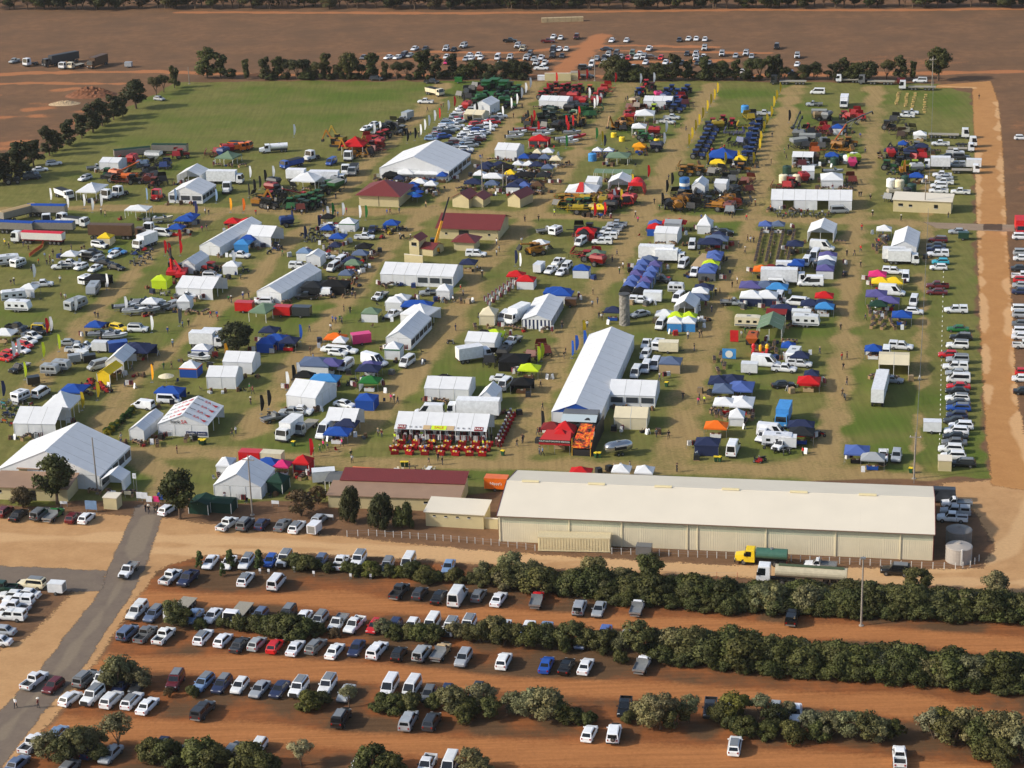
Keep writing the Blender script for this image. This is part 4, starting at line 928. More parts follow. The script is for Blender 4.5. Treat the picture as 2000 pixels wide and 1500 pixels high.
def leaf_mesh(name, clumps, size, seed, flat=.0, mats=None):
    """clumps: (cx, cy, cz, rx, ry, rz, n): leaf-sized faces through each clump's volume, denser at its surface"""
    r = np.random.default_rng(seed); Ps, Ns, Ts, Ds = [], [], [], []
    for cx, cy, cz, rx, ry, rz, n in clumps:
        d = r.normal(size=(n, 3)); d /= np.linalg.norm(d, axis=1)[:, None]
        rad = (.55+.5*r.random(n)**.6)*(1+.18*np.sin(d[:,0]*5+seed)*np.cos(d[:,1]*4)+.12*r.normal(size=n))
        Ps.append(np.array([cx, cy, cz])+d*rad[:,None]*np.array([rx, ry, rz])); Ns.append(d+r.normal(size=(n,3))*.55+np.array([0,0,flat]))
        Ds.append(d*.75+np.array([cx, cy, 0.])/(1.2+abs(cx)+abs(cy))*.6)
        Ts.append(np.clip(.5+.28*r.normal(size=n)+.2*r.normal(), 0, 1))
    P_ = np.concatenate(Ps); N_ = np.concatenate(Ns); N_ /= np.linalg.norm(N_, axis=1)[:, None]; T = np.concatenate(Ts)
    n = len(P_); a = np.cross(N_, r.normal(size=(n,3))); a /= np.linalg.norm(a, axis=1)[:,None]; b = np.cross(N_, a)
    s = size*(.6+.8*r.random(n))[:,None]
    V4 = np.stack([P_-a*s*.5-b*s*.35, P_+a*s*.6-b*s*.3, P_+a*s*.4+b*s*.42, P_-a*s*.5+b*s*.35], 1)
    V4[:,:,2] = np.maximum(V4[:,:,2], .04); V4 = V4.reshape(-1,3)
    me = bpy.data.meshes.new(name); me.vertices.add(n*4); me.vertices.foreach_set('co', V4.astype(np.float32).ravel())
    me.loops.add(n*4); me.loops.foreach_set('vertex_index', np.arange(n*4, dtype=np.int32))
    me.polygons.add(n); me.polygons.foreach_set('loop_start', np.arange(0, n*4, 4, dtype=np.int32)); me.update(calc_edges=True)
    at = me.attributes.new('tint', 'FLOAT', 'POINT'); at.data.foreach_set('value', np.repeat(T, 4).astype(np.float32))
    nv = np.concatenate(Ds); nv = nv+r.normal(size=nv.shape)*.28+np.array([0,0,.15]); nv /= np.linalg.norm(nv, axis=1)[:,None]
    me.polygons.foreach_set('use_smooth', np.ones(n, bool)); me.normals_split_custom_set_from_vertices(np.repeat(nv, 4, 0).tolist())
    me.materials.append(lm)
    return me
def limb_mesh(limbs):
    b = MB()
    for pts in limbs:
        rings = []
        for (x, y, z, r) in pts: rings.append([(x+r*math.cos(a), y+r*math.sin(a), z) for a in [2*math.pi*i/7 for i in range(7)]])
        b.loft(rings)
    return b.mesh('trunk', BARK)
def rnd_clumps(seed, n, R_, z0, z1, rc, per, shape='round'):
    r = np.random.default_rng(seed); out = []
    for i in range(n):
        a = r.random()*6.283; t = (i+.5)/n
        z = z0+(z1-z0)*(t if shape != 'top' else t**.6)
        f = {'round': math.sin(math.pi*min(1,max(.08,(z-z0+.15*(z1-z0))/(1.25*(z1-z0))))), 'cone': 1-.85*(z-z0)/(z1-z0), 'col': .8+.2*math.sin(t*9)-.55*max(0,t-.75)*4*.5, 'top': .6+.4*math.sin(math.pi*t), 'dome': math.sqrt(max(.05, 1-((z-z0)/(z1-z0))**2*.9))}[shape]
        q = R_*f*math.sqrt(r.random()*.85+.15); s = rc*(.7+.6*r.random())
        out.append((q*math.cos(a), q*math.sin(a), z, s, s, s*.8, int(per*(.7+.6*r.random()))))
    return out
# unit-size prototypes: height 1, built at real leaf scale for the size they are used at
TREE = {}
def add_tree(kind, Hh, clumps, size, seed, limbs, flat=0.0):
    TREE.setdefault(kind, []).append((leaf_mesh('crown_'+kind, clumps, size, seed, flat), limb_mesh(limbs), Hh))
for s in range(6):
    add_tree('shrub', 3.0, rnd_clumps(s, 26, 1.75, .55, 2.55,   .62, 260, 'dome'), .18, s, [[(0,0,0,.12),(.1,.05,1.0,.09),(.3,.1,2.0,.04)],[(0,0,0,.09),(-.5,.2,1.6,.03)],[(0,0,.1,.08),(.3,-.5,1.5,.03)]])
for s in range(3):
    add_tree('gum', 6.0, rnd_clumps(20+s, 20, 2.1, 3.2, 5.4, .75, 220, 'top'), .19, 20+s, [[(0,0,0,.2),(.1,0,1.2,.16),(.5,.2,3,.09),(1.1,.5,4.6,.03)],[(.1,0,1.1,.13),(-.7,.1,2.8,.08),(-1.2,-.4,4.4,.03)],[(.1,0,1.4,.1),(.1,-.8,3.2,.06),(.3,-1.3,4.6,.03)],[(0,0,1.3,.1),(-.2,.9,3.1,.05),(-.3,1.2,4.6,.02)]], .3)
for s in range(3):
    add_tree('mallee', 4.2, rnd_clumps(40+s, 24, 2.1, 1.0, 3.7, .68, 210, 'round'), .185, 40+s, [[(0,0,0,.15),(.3,.1,1.5,.1),(.7,.3,3,.03)],[(0,0,0,.12),(-.6,.1,1.7,.07),(-.9,-.2,3,.02)],[(0,.1,0,.1),(.1,-.7,1.8,.06),(0,-1.0,3,.02)]], .15)
for s in range(3):
    add_tree('sheoak', 7.5, rnd_clumps(60+s, 26, 1.75, 1.2, 7.0, .75, 95, 'col'), .36, 60+s, [[(0,0,0,.2),(.05,0,3,.13),(0,.1,6.8,.03)],[(0,0,1.4,.09),(.9,.3,3.0,.02)],[(0,0,2.0,.08),(-.8,.3,3.8,.02)]])
for s in range(2):
    add_tree('bigtree', 10.0, rnd_clumps(80+s, 34, 3.6, 3.2, 9.0, 1.25, 130, 'round'), .45, 80+s, [[(0,0,0,.36),(.1,0,2,.28),(.8,.3,5,.14),(1.6,.6,8,.04)],[(.1,0,1.9,.22),(-1.1,.2,4.8,.12),(-1.9,-.3,7.6,.03)],[(.1,0,2.2,.16),(.2,-1.2,5,.09),(.5,-2,7.5,.03)]])
add_tree('pine', 3.4, rnd_clumps(95, 18, .8, .5, 3.2, .32, 110, 'cone'), .18, 95, [[(0,0,0,.08),(0,0,3.2,.02)]])
add_tree('twiggy', 4.6, rnd_clumps(97, 22, 2.2, 1.2, 4.2, .7, 90, 'round'), .22, 97, [[(0,0,0,.14),(.4,.1,2,.08),(1,.3,3.8,.02)],[(0,0,0,.12),(-.7,.1,2,.07),(-1.3,-.2,3.6,.02)],[(0,0,0,.1),(.1,-.9,2,.05),(0,-1.4,3.4,.02)]])
LEAF = {'h': (84,88,48), 'H': (94,96,57), 'o': (122,121,86), 'k': (70,76,40), 'd': (56,62,38), 'y': (104,108,48), 'b': (98,82,58), 'p': (70,90,48), 'g': (134,134,104), 'e': (80,80,46)}
TN = {'shrub': ('shrub', 'shrub'), 'gum': ('gum tree', 'tree'), 'mallee': ('bushy mallee tree', 'tree'), 'sheoak': ('upright dark tree', 'tree'), 'bigtree': ('tall tree', 'tree'), 'pine': ('small pine', 'tree'), 'twiggy': ('twiggy brown shrub', 'shrub')}
ADJ = {'h': 'green', 'H': 'green', 'o': 'grey green', 'k': 'dark green', 'd': 'dark green', 'y': 'yellow green', 'b': 'brown leaved', 'p': 'dark green', 'g': 'pale grey green', 'e': 'olive green'}
def tree(kind, px, py, h, wf=1.0, col='h', label=None, z=0, ti=0):
    cr_, tk, H0 = R.choice(TREE[kind]); s = h/H0; loc = G(px, py)
    noun, cat = TN[kind]
    cl = lin(*LEAF[col]); v = R.uniform(.8, 1.2); cl = (cl[0]*v*R.uniform(.9,1.12), cl[1]*v, cl[2]*v*R.uniform(.85,1.1), 1)
    t = thing({'shrub':'shrub','twiggy':'twiggy_shrub'}.get(kind, kind+'_tree' if kind != 'bigtree' else 'tall_tree'), cat, f'{ADJ[col]} {noun}', loc, R.uniform(0, 6.28), cat+'s around the show', label=label)
    o = obj('crown', cr_, t, color=cl); o.scale = (s*wf, s*wf, s)
    o = obj('trunk', tk, t); o.scale = (s*min(1.2,wf), s*min(1.2,wf), s)
    return t
def along(pl, step, jx=0.0):
    pts = [G(*p) for p in pl]; out = []; rest = 0.0
    for a, b in zip(pts[:-1], pts[1:]):
        L = (b-a).length; d = rest
        while d < L: out.append(a.lerp(b, d/L)); d += step*R.uniform(.75, 1.25)
        rest = d-L
    return [proj(p+Vector((R.uniform(-jx,jx), R.uniform(-jx,jx), 0))) for p in out]
Z('in the dense hedge beside the gravel road')
for x, y in along([(985,1148),(1210,1164),(1400,1182),(1610,1187),(1800,1196),(2000,1203),(2180,1216)], 1.45, .8): tree(R.choice(['shrub','shrub','mallee']), x, y, R.uniform(2.4,4.4), R.uniform(.95,1.35), R.choice('hHkhHo'))
for x, y, h in ((945,1135,3.4),(1000,1128,4.6),(1040,1134,3.6),(1165,1140,5.0),(1265,1140,5.2),(1215,1150,3.8),(1790,1160,4.6),(1945,1165,4.4)): tree('mallee', x, y, h, 1.0, R.choice('ooH'))
for x, y in along([(1180,1172),(1400,1192),(1610,1196),(1800,1205),(2000,1212),(2150,1222)], 1.7, .5): tree('shrub', x, y, R.uniform(1.6,2.6), R.uniform(1.2,1.6), R.choice('hkhk'))
for x, y in along([(1000,1136),(1210,1150),(1400,1166),(1610,1172),(1800,1182),(2000,1190)], 2.1, .5): tree('shrub', x, y, R.uniform(2.2,3.4), R.uniform(1.2,1.5), R.choice('hHkh'))
Z('in the low hedge at the car park corner')
for x, y in along([(556,1104),(700,1120),(850,1134),(985,1146)], 2.2, .7): tree('shrub', x, y, R.uniform(1.7,2.7), R.uniform(.9,1.2), R.choice('hHkyh'))
for x, y, h in ((392,1110,3.2),(450,1112,3.6),(508,1116,3.9),(436,1125,2.4)): tree('pine', x, y, h, 1.0, 'p')
Z('in the dense hedge behind the middle car rows')
for x, y in along([(1300,1278),(1400,1291),(1510,1301),(1670,1312),(1880,1327),(2000,1338),(2180,1356)], 1.4, .9): tree(R.choice(['shrub','shrub','mallee']), x, y, R.uniform(2.8,5.0), R.uniform(.95,1.3), R.choice('hHkhHo'))
for x, y in along([(1300,1292),(1400,1304),(1510,1314),(1670,1324),(1880,1339),(2000,1350),(2150,1364)], 1.7, .5): tree('shrub', x, y, R.uniform(1.6,2.6), R.uniform(1.2,1.6), R.choice('hkhk'))
for x, y in along([(1380,1276),(1510,1286),(1670,1297),(1880,1312),(2000,1322)], 2.1, .5): tree('shrub', x, y, R.uniform(2.4,3.8), R.uniform(1.2,1.5), R.choice('hHkh'))
Z('between the middle car rows')
for x, y, h, kd, cl in [(338,1222,4.4,'mallee','H'),(362,1224,3.4,'mallee','h'),(442,1224,2.2,'shrub','h'),(392,1226,1.8,'shrub','h'),(470,1230,2.6,'shrub','h'),(500,1232,2.6,'shrub','h'),(525,1236,3.0,'shrub','h'),(548,1240,3.4,'shrub','k'),(572,1244,3.6,'shrub','h'),(596,1244,3.0,'shrub','h'),(622,1240,2.0,'shrub','e'),(655,1243,1.5,'shrub','b'),(748,1240,2.8,'mallee','o'),(772,1246,2.2,'shrub','h'),(800,1244,2.2,'shrub','H'),(824,1252,3.0,'shrub','h'),(845,1252,2.8,'shrub','h'),(888,1248,2.8,'mallee','o'),(915,1252,3.0,'mallee','H'),(940,1254,3.6,'mallee','H'),(965,1250,4.2,'mallee','o'),(985,1258,3.4,'shrub','h'),(1012,1262,3.8,'mallee','H'),(1040,1264,4.0,'mallee','h'),(1068,1262,3.8,'mallee','H'),(1092,1268,3.0,'shrub','h'),(1118,1262,4.2,'mallee','H'),(1150,1266,3.4,'mallee','H'),(1182,1270,3.4,'shrub','h'),(1214,1272,3.2,'mallee','o'),(1246,1276,5.4,'mallee','H'),(1272,1274,4.0,'mallee','d'),(1212,1294,2.0,'shrub','h'),(1310,1278,3.8,'mallee','H'),(1358,1284,5.2,'gum','H'),(1432,1276,4.6,'mallee','H')]: tree(kd, x, y, h, R.uniform(.95,1.15), cl)
Z('between the front car rows')
for x, y, h, kd, cl in [(236,1345,5.4,'mallee','o'),(273,1346,3.6,'mallee','o'),(222,1338,4.0,'mallee','H'),(376,1360,1.8,'shrub','h'),(330,1362,1.6,'twiggy','b'),(604,1383,2.8,'shrub','y'),(628,1378,2.2,'shrub','e'),(682,1382,3.6,'gum','g'),(748,1386,2.6,'shrub','h'),(775,1390,2.8,'shrub','h'),(800,1388,2.8,'shrub','H'),(850,1382,2.4,'shrub','h'),(884,1396,4.6,'mallee','o'),(905,1402,3.4,'shrub','h'),(940,1388,4.4,'mallee','o'),(955,1402,3.2,'mallee','H'),(1008,1398,3.8,'mallee','o'),(1035,1402,4.6,'mallee','o'),(1066,1406,5.0,'mallee','o'),(1092,1410,3.4,'mallee','h'),(1120,1412,2.4,'shrub','h'),(1148,1416,2.0,'shrub','k'),(1228,1412,1.8,'shrub','h'),(1270,1420,5.0,'mallee','o'),(1290,1424,5.4,'gum','o'),(1318,1422,4.2,'mallee','H'),(1346,1410,4.0,'gum','o'),(1408,1412,3.4,'mallee','e'),(1438,1408,4.4,'mallee','y'),(1428,1428,2.4,'shrub','h'),(1455,1434,2.8,'shrub','h'),(1485,1408,4.0,'gum','g'),(1515,1420,3.6,'mallee','d'),(1500,1440,2.6,'shrub','h'),(1545,1446,3.0,'shrub','h'),(1540,1404,2.6,'gum','g'),(1585,1432,3.6,'mallee','g'),(1622,1436,3.8,'mallee','o'),(1655,1440,4.2,'mallee','o'),(1688,1444,4.2,'mallee','H'),(1715,1448,3.6,'mallee','o'),(1745,1444,3.2,'mallee','h'),(1600,1442,2.8,'shrub','h'),(1824,1442,4.4,'mallee','g'),(1838,1436,4.4,'mallee','y'),(1862,1456,4.6,'mallee','H'),(1890,1450,5.2,'mallee','o'),(1916,1464,5.0,'mallee','h'),(1945,1460,5.6,'mallee','o'),(1975,1468,5.8,'mallee','o'),(1995,1490,4.6,'mallee','g'),(1930,1482,3.4,'shrub','h'),(1960,1490,3.4,'shrub','h')]: tree(kd, x, y, h, R.uniform(.95,1.15), cl)
Z('in the nearest car row')
for x, y, h, kd, cl in [(96,1482,4.2,'mallee','o'),(122,1490,4.0,'mallee','H'),(150,1482,5.0,'mallee','o'),(178,1470,4.0,'mallee','o'),(232,1466,5.6,'gum','o'),(196,1486,2.6,'mallee','H'),(298,1484,3.4,'shrub','h'),(328,1490,3.6,'shrub','h'),(392,1496,4.2,'shrub','h'),(418,1502,3.4,'shrub','h'),(490,1504,4.0,'shrub','h'),(520,1512,3.2,'shrub','h'),(588,1496,3.8,'gum','g'),(500,1506,2.4,'shrub','k'),(730,1508,4.0,'shrub','h'),(762,1514,3.2,'shrub','h'),(918,1510,3.8,'mallee','o'),(940,1518,3.0,'mallee','o')]: tree(kd, x, y, h, R.uniform(.95,1.15), cl)
Z('by the show gate')
tree('bigtree', 112, 984, 9.4, .95, 'k', 'tall ragged gum tree in front of the huge white marquee'); tree('mallee', 45, 992, 4.2, 1.0, 'b', 'olive brown bush in front of the low tan roofed building')
tree('bigtree', 352, 1014, 9.6, .8, 'k', 'dense round gum tree beside the show gate road'); tree('twiggy', 588, 1008, 5.0, 1.15, 'b', 'bare brown bush left of the long low building'); tree('twiggy', 622, 985, 3.6, 1.0, 'b', 'smaller brown bush against the long low building')
tree('shrub', 686, 1018, 6.4, .42, 'd', 'dark upright bush standing against the long low building'); tree('shrub', 746, 1030, 6.2, .52, 'd', 'broad dark bush between two others by the long low building'); tree('shrub', 790, 1030, 4.8, .56, 'k', 'lowest round dark bush beside the little cream block')
tree('mallee', 463, 688, 7.0, 1.15, 'd', 'dark spreading tree among the stalls beside a white trailer')
Z('in the western windbreak')
for x, y, h, wf, cl in [(222,234,7.5,1.0,'d'),(240,228,6.0,1.0,'k'),(200,246,8.0,1.05,'d'),(182,258,8.2,1.1,'d'),(160,270,7.0,1.0,'d'),(136,284,7.2,1.0,'d'),(113,294,5.6,.9,'d'),(97,304,8.2,.95,'d'),(66,326,7.4,1.1,'d'),(40,346,9.5,1.1,'d'),(8,356,7.6,1.1,'d'),(-12,362,7.6,1.1,'d')]: tree('sheoak', x, y, h*1.15, wf*1.12, cl)
tree('bigtree', 266, 212, 10.0, 1.15, 'd', 'large dark round tree at the corner of the grass field'); tree('gum', 305, 186, 6.5, 1.1, 'e'); tree('gum', 320, 180, 6.0, 1.0, 'e'); tree('sheoak', 341, 172, 8.0, .85, 'k')
Z('in the far row of trees behind the show')
for x, h, wf, kd in [(405,10,1.15,'sheoak'),(431,8.4,.95,'sheoak'),(452,3.4,1.0,'mallee'),(481,6.4,.7,'sheoak'),(519,7.4,.9,'sheoak'),(543,7.2,.95,'sheoak'),(563,6.2,1.1,'gum'),(580,6.4,1.1,'gum'),(594,6.0,1.0,'gum'),(607,4.2,1.1,'mallee'),(622,5.6,1.0,'gum'),(638,8.2,.75,'sheoak'),(660,4.4,1.1,'gum'),(682,8.6,.9,'bigtree'),(706,4.8,1.1,'gum'),(727,8.4,1.0,'sheoak'),(752,5.6,.8,'sheoak'),(775,5.4,1.2,'gum'),(795,5.6,1.1,'gum'),(828,9.4,1.1,'sheoak'),(852,7.6,1.0,'sheoak'),(884,8.0,.85,'sheoak'),(905,4.6,1.1,'mallee'),(930,6.0,1.2,'mallee'),(958,4.4,1.1,'mallee'),(982,5.8,1.1,'gum'),(1002,6.0,1.1,'mallee'),(1022,5.4,1.1,'mallee'),(1200,7.4,1.1,'mallee'),(1216,6.6,1.0,'gum'),(1240,4.6,1.2,'gum'),(1285,5.6,1.0,'mallee'),(1316,8.6,.95,'sheoak'),(1345,6.4,.9,'sheoak'),(1375,7.6,.8,'sheoak'),(1394,5.0,1.0,'gum'),(1412,6.0,.9,'gum'),(1438,6.4,.9,'sheoak'),(1466,6.6,1.0,'gum'),(1484,6.8,1.1,'gum'),(1505,7.6,.95,'sheoak'),(1520,8.0,.8,'sheoak'),(1572,4.8,1.1,'gum'),(1590,5.4,1.0,'gum'),(1628,5.6,1.0,'gum'),(1650,7.0,.95,'sheoak'),(1672,5.6,1.0,'gum'),(1696,6.0,1.1,'mallee'),(1732,6.0,1.1,'gum'),(1759,7.8,.95,'sheoak'),(1783,6.0,.65,'sheoak')]: tree(kd, x, 154+R.uniform(-1.5,1.5)+(2 if x > 1200 else 0), h*1.12, wf*1.05, R.choice('dkkde'))
tree('bigtree', 1832, 158, 11.5, .95, 'k', 'tallest gum tree at the end of the far row beside the track')
for x in range(512, 1030, 17): tree(R.choice(['mallee','shrub']), x+R.uniform(-5,5), 155+R.uniform(-2,1), R.uniform(1.6,3.4), R.uniform(1.0,1.4), R.choice('dkkd'))
for x in range(1196, 1700, 22): tree(R.choice(['mallee','shrub','gum']), x+R.uniform(-7,7), 157+R.uniform(-2,1), R.uniform(2.0,4.6), R.uniform(1.1,1.5), R.choice('dkkde'))
# far scrub beyond the paddock
Z('along the front of the far scrub')
for i in range(110):
    x = -20+i*19+R.uniform(-9,9); tree(R.choice(['gum','mallee','gum','bigtree']), x, (17 if x > 800 else 14)+R.uniform(-2,2)-(x-1000)*.004, R.uniform(4.5,9.5), R.uniform(1.1,1.6), R.choice('dkebd'))
r = np.random.default_rng(3); cl = []
x0, x1 = -420, 420
for i in range(3600):
    yy = 872+r.random()**2.4*900; xx = (r.random()-.5)*yy*.75; ln = 868+(-.22*(xx))*0.0
    base = G(1000+xx/yy*4100*.98, 17)[1]
    if yy < base+3: continue
    h = 4+4*r.random(); q = 1.6+1.6*r.random()
    cl.append((xx, yy, h*.62, q, q, h*.42, 34))
me = leaf_mesh('scrub_forest', cl, .95, 9)
o = obj('forest', me, color=lin(52,54,34), kind='stuff'); o['label'] = 'dark mallee scrub woodland beyond the brown paddock'; o['category'] = 'woodland'
# ---------------------------------------------------------------- vehicles, row by row
Z('in the car row along the gravel road')
V('''sed w 411 1096 180; sed w 447 1097 180; wag w 481 1096 180; hat b 528 1094 180; 4wd w 555 1090 180; hat S 626 1094 180; ute w 665 1096 0; 4wd w 700 1091 180; wag s 756 1103 180; van w 797 1097 180; sed l 876 1105 180
ute w 333 1124 8; ute n 367 1127 188; wag w 480 1129 4; van w 540 1135 6''')
Z('in the car row below the long hedge')
V('''ute d 780 1152 6; hat d 820 1157 6; sed k 857 1164 4; hvn w 894 1160 2; hat g 935 1161 4; sed w 974 1168 8; utt r 1049 1171 0; 4ws s 1132 1184 0; sed s 1170 1188 180; utt w 1245 1186 4; utc k 1547 1202 0''')
Z('in the third car row from the road')
V('''utc w 267 1191 186; wag S 300 1198 186; ftr w 352 1184 186; sed l 378 1202 188; sed w 415 1201 186; ftr w 465 1194 186; hat S 507 1200 184; 4wd d 561 1198 184; sed w 592 1205 184; wag s 623 1209 186; utt w 660 1216 186; ute w 692 1218 188; hat r 732 1222 186; hat n 770 1221 184; hat w 804 1221 184; van w 843 1217 182; 4wd w 879 1224 182; 4wd w 914 1219 182; sed w 983 1224 182; sed w 1031 1226 182; sed l 1064 1228 182; hat S 1135 1252 182; hat w 1223 1244 182; sed B 1181 1234 182''')
Z('in the rear facing car row behind the bushes')
V('''4ws S 249 1233 8; ute g 284 1236 6; ute w 320 1239 8; wag w 397 1242 6; hat w 436 1248 6; sed d 468 1257 4; hat s 502 1255 6; hat r 537 1260 4; sed w 577 1263 6; wag g 617 1260 8; sed w 654 1269 6; sed n 696 1264 184; utc w 737 1267 6; hat k 779 1275 4; 4ws s 824 1273 4; utt t 861 1273 4; suv s 905 1285 182; suv w 984 1290 4; sed b 1067 1296 2; sed k 1106 1299 2; sed w 1144 1299 6; utt w 1255 1297 4''')
Z('in the fourth car row from the road')
V('''ute w 67 1326 14; hat m 104 1338 190; 4wd g 166 1323 10; 4wd w 200 1325 186; sed n 235 1338 180; sed d 271 1336 180; 4wd m 342 1327 180; wag l 397 1332 186; wag n 433 1335 184; hat w 468 1338 184; sed s 507 1344 184; sed n 546 1344 186; 4wd w 583 1341 186; 4wd w 639 1336 184; sed s 676 1352 182; van w 761 1338 182; van w 804 1341 182; hat g 837 1354 182; hat n 872 1352 180; hat d 932 1348 180; ute k 1220 1378 180; ute d 1387 1380 178; hat w 1428 1391 178; hat s 1514 1386 180; sed w 1554 1390 180''')
Z('in the rear facing front car row')
V('''hat w 137 1362 10; 4wd w 180 1357 188; suv w 218 1365 8; wag w 258 1366 8; sed w 288 1376 8; utc d 396 1384 6; 4wd k 666 1399 4; utc s 798 1404 4; suv d 843 1408 4; hat w 1151 1430 2; 4ws w 1199 1430 0; wag w 1435 1454 -2; ute w 1757 1475 -4''')
Z('in the car row nearest the camera')
V('''ute w 63 1449 10; sed S 33 1490 8; hat l 113 1430 6; hat w 162 1435 6; hat n 178 1464 6; sed s 216 1471 186; hat g 135 1497 6; sed d 354 1470 6; hat n 315 1457 186; wag k 456 1464 6; hat w 504 1457 184; 4wd w 704 1490 182; ute w 833 1492 182; van w 878 1492 182''')
Z('in the small car park west of the road')
V('''ute e 4 1145 270; sed w 51 1158 274; sed w 24 1161 270; utc w 36 1170 272; ute w 28 1183 272; utc w 20 1200 272; sed s 2 1230 270; sed w -6 1250 270''')
vehicle('4wd', 'c', 62, 1138, 272, label='cream four-wheel drive towing a white box trailer west of the road')
vehicle('trl', 'w', 111, 1147, 272, label='white box trailer hitched behind the cream four-wheel drive')
Z('on the roads')
vehicle('utt', 'w', 251, 1113, 184, label='white tray ute driving along the asphalt road toward the camera')
vehicle('tnk', 'y', 1487, 1084, 272, label='yellow bonneted truck with green water tank beside the long shed', cols={'tank': lin(62,104,88)})
vehicle('tkr', 'w', 1566, 1121, 274, label='white and cream tanker truck parked behind the hedge', cols={'tank': lin(186,176,150)})
vehicle('utt', 'w', 1602, 1103, 272, label='white tray ute parked between the tanker and the shed')
vehicle('4wd', 'k', 1750, 1111, 272, label='black four-wheel drive parked alone on gravel near the shed end')
vehicle('trl', 'g', 1258, 1074, 90, label='grey box trailer beside the shipping container')
Z('on the gravel at the shed end')
V('hvn d 1832 966 270; utt w 1868 982 268; utc s 1866 996 270; ute w 1860 1009 270')
Z('in the row along the show gate')
V('''hat m 9 997 6; sed k 36 1004 6; 4ws g 78 1001 4; utt G 105 1005 4; hat m 143 1009 4; hat w 169 1010 4; hat w 327 994 14; ute w 444 1021 10; 4wd g 479 1021 6; hat n 512 1022 6; sed g 552 1023 6; wag w 580 1027 6; hat s 624 1012 10; trl w 614 1031 8''')
Z('in the east car row beside the dirt road')
V('''sed s 1871 451 270; wag m 1832 467 270; sed d 1829 478 270; sed n 1828 485 270; utc w 1832 494 270; hat q 1837 510 270; hat w 1833 521 270; ute m 1831 556 270; sed m 1830 569 270; utc w 1867 603 270; sed G 1871 641 270; wag k 1877 657 270; 4wd w 1870 672 270; hat r 1852 691 270; 4wd s 1870 700 270; utc w 1866 714 270; sed s 1869 727 270; van w 1872 738 270; sed r 1872 753 270; sed k 1870 762 270; wag w 1870 776 270; sed d 1872 786 270; wag b 1872 795 270; hat n 1869 809 270; sed d 1867 820 270; suv w 1877 831 270; suv w 1868 841 270; sed k 1866 851 270; sed g 1864 862 270; suv w 1857 876 270; suv w 1862 890 270; wag k 1880 903 270''')
vehicle('btl', 'w', 1821, 832, 90, label='white show trailer with pink stripes beside the east car row')
Z('in the north end of the east parking')
V('''low w 1853 261 90; ute w 1837 279 270; prm w 1886 277 90; ftr w 1877 288 90; ute w 1866 296 90; sed k 1850 304 270; 4wd d 1878 305 90; ute w 1845 312 270; btr w 1830 318 270; utc s 1868 320 270; ctr w 1902 318 270; ftr w 1886 330 90; ute w 1840 340 270; sed s 1845 346 270; ute w 1844 354 270; suv w 1834 362 270; ute w 1833 371 270; ute w 1876 373 270''')
Z('at the east edge beyond the dirt road')
V('''btr r 1993 441 180; suv w 1996 462 90; suv s 1998 493 90; sed w 1999 503 90; sed d 1994 523 90; ute w 1998 537 90; hat r 1997 546 90; sed s 1998 556 90; sed n 1997 568 90; suv w 1996 603 90; suv s 1998 614 90; sed g 1998 631 90; suv w 1999 647 90; sed w 1998 656 90; ute w 2002 672 90; hat r 2003 726 90; sed w 2000 738 90; sed k 2003 763 90; hat w 1995 268 90''')
Z('in the far paddock beyond the tree row')
V('''sed w 1081 71 180; sed w 1095 73 180; 4wd m 1126 71 180; ute m 1070 79 90; sed w 1195 78 180; sed w 1224 78 180; sed d 1327 77 180; sed w 1345 75 180; sed w 1360 75 180; sed w 1377 76 180; 4wd w 1011 88 180; 4wd c 1021 94 180; 4wd d 1080 95 180; sed w 1092 95 180; sed w 1106 95 180; sed d 1185 95 90; ute w 1268 94 180; 4wd w 1376 93 180; wag g 1035 104 180; 4wd d 1079 107 180; sed d 1098 108 180; 4wd w 1028 112 180; sed s 1043 114 180; ute w 1057 112 180; sed s 1166 113 180; sed d 1180 111 180; 4wd w 1188 106 180; 4wd g 1204 103 180; sed s 1213 110 180; hat r 1227 113 180; 4wd E 1235 103 180; sed w 1243 111 180; sed w 1249 104 180; 4wd w 1257 110 180; wag u 1272 111 90; hat r 1291 112 180; sed d 1342 104 180; 4wd w 1359 105 180; 4wd w 1360 112 180; sed w 1374 110 180; 4wd w 1410 104 180; sed s 1437 108 180; 4wd w 1457 103 180; sed s 1468 109 180; 4wd w 1047 122 180; ute w 1064 122 180; ute w 1057 132 90; 4wd k 1142 131 90; van w 1156 124 180; 4wd w 1179 122 180; sed w 1261 121 180; sed s 1237 130 180; sed w 1300 121 180; sed d 1332 122 180; sed d 1362 122 180; 4wd k 1517 90 180; 4wd w 1557 108 180; sed w 1557 125 180; sed S 1545 141 180; ute w 1830 115 90
sed w 759 111 200; sed w 777 111 200; 4wd n 789 106 190; sed s 801 107 190; sed w 810 94 190; sed d 831 94 180; 4wd w 871 94 180; sed k 886 96 180; 4wd w 905 88 190; sed w 872 110 180; hat p 872 121 180; sed s 910 114 180; sed w 917 107 180; sed w 921 113 180; sed w 934 106 180; sed w 939 112 180; van w 972 111 180; sed w 975 124 180; 4wd w 996 111 180; ute k 996 78 90; sed g 710 111 180; sed w 699 148 90; sed o 1262 147 90; 4wd w 1450 140 90; sed s 1312 126 180; sed w 1343 128 180; sed g 1385 122 180''', far=True)
V('''ute s 28 118 190; prm w 61 120 200; sbx d 118 114 215; ftr w 131 126 195; ftr c 148 126 195; ltr u 190 120 190; trl s 251 126 90; hat s 311 192 110''')
Z('parked in front of the far tree row')
V('ftr w 1655 154 270; low g 1712 157 270; 4wd w 1797 156 270; low d 1540 157 270; trl m 1760 158 270; low w 1792 168 270; sed d 1460 150 90; suv d 735 153 90; ute d 843 158 90; trl G 896 156 90; utt d 1146 148 90')
Z('at the edge of the open grass field')
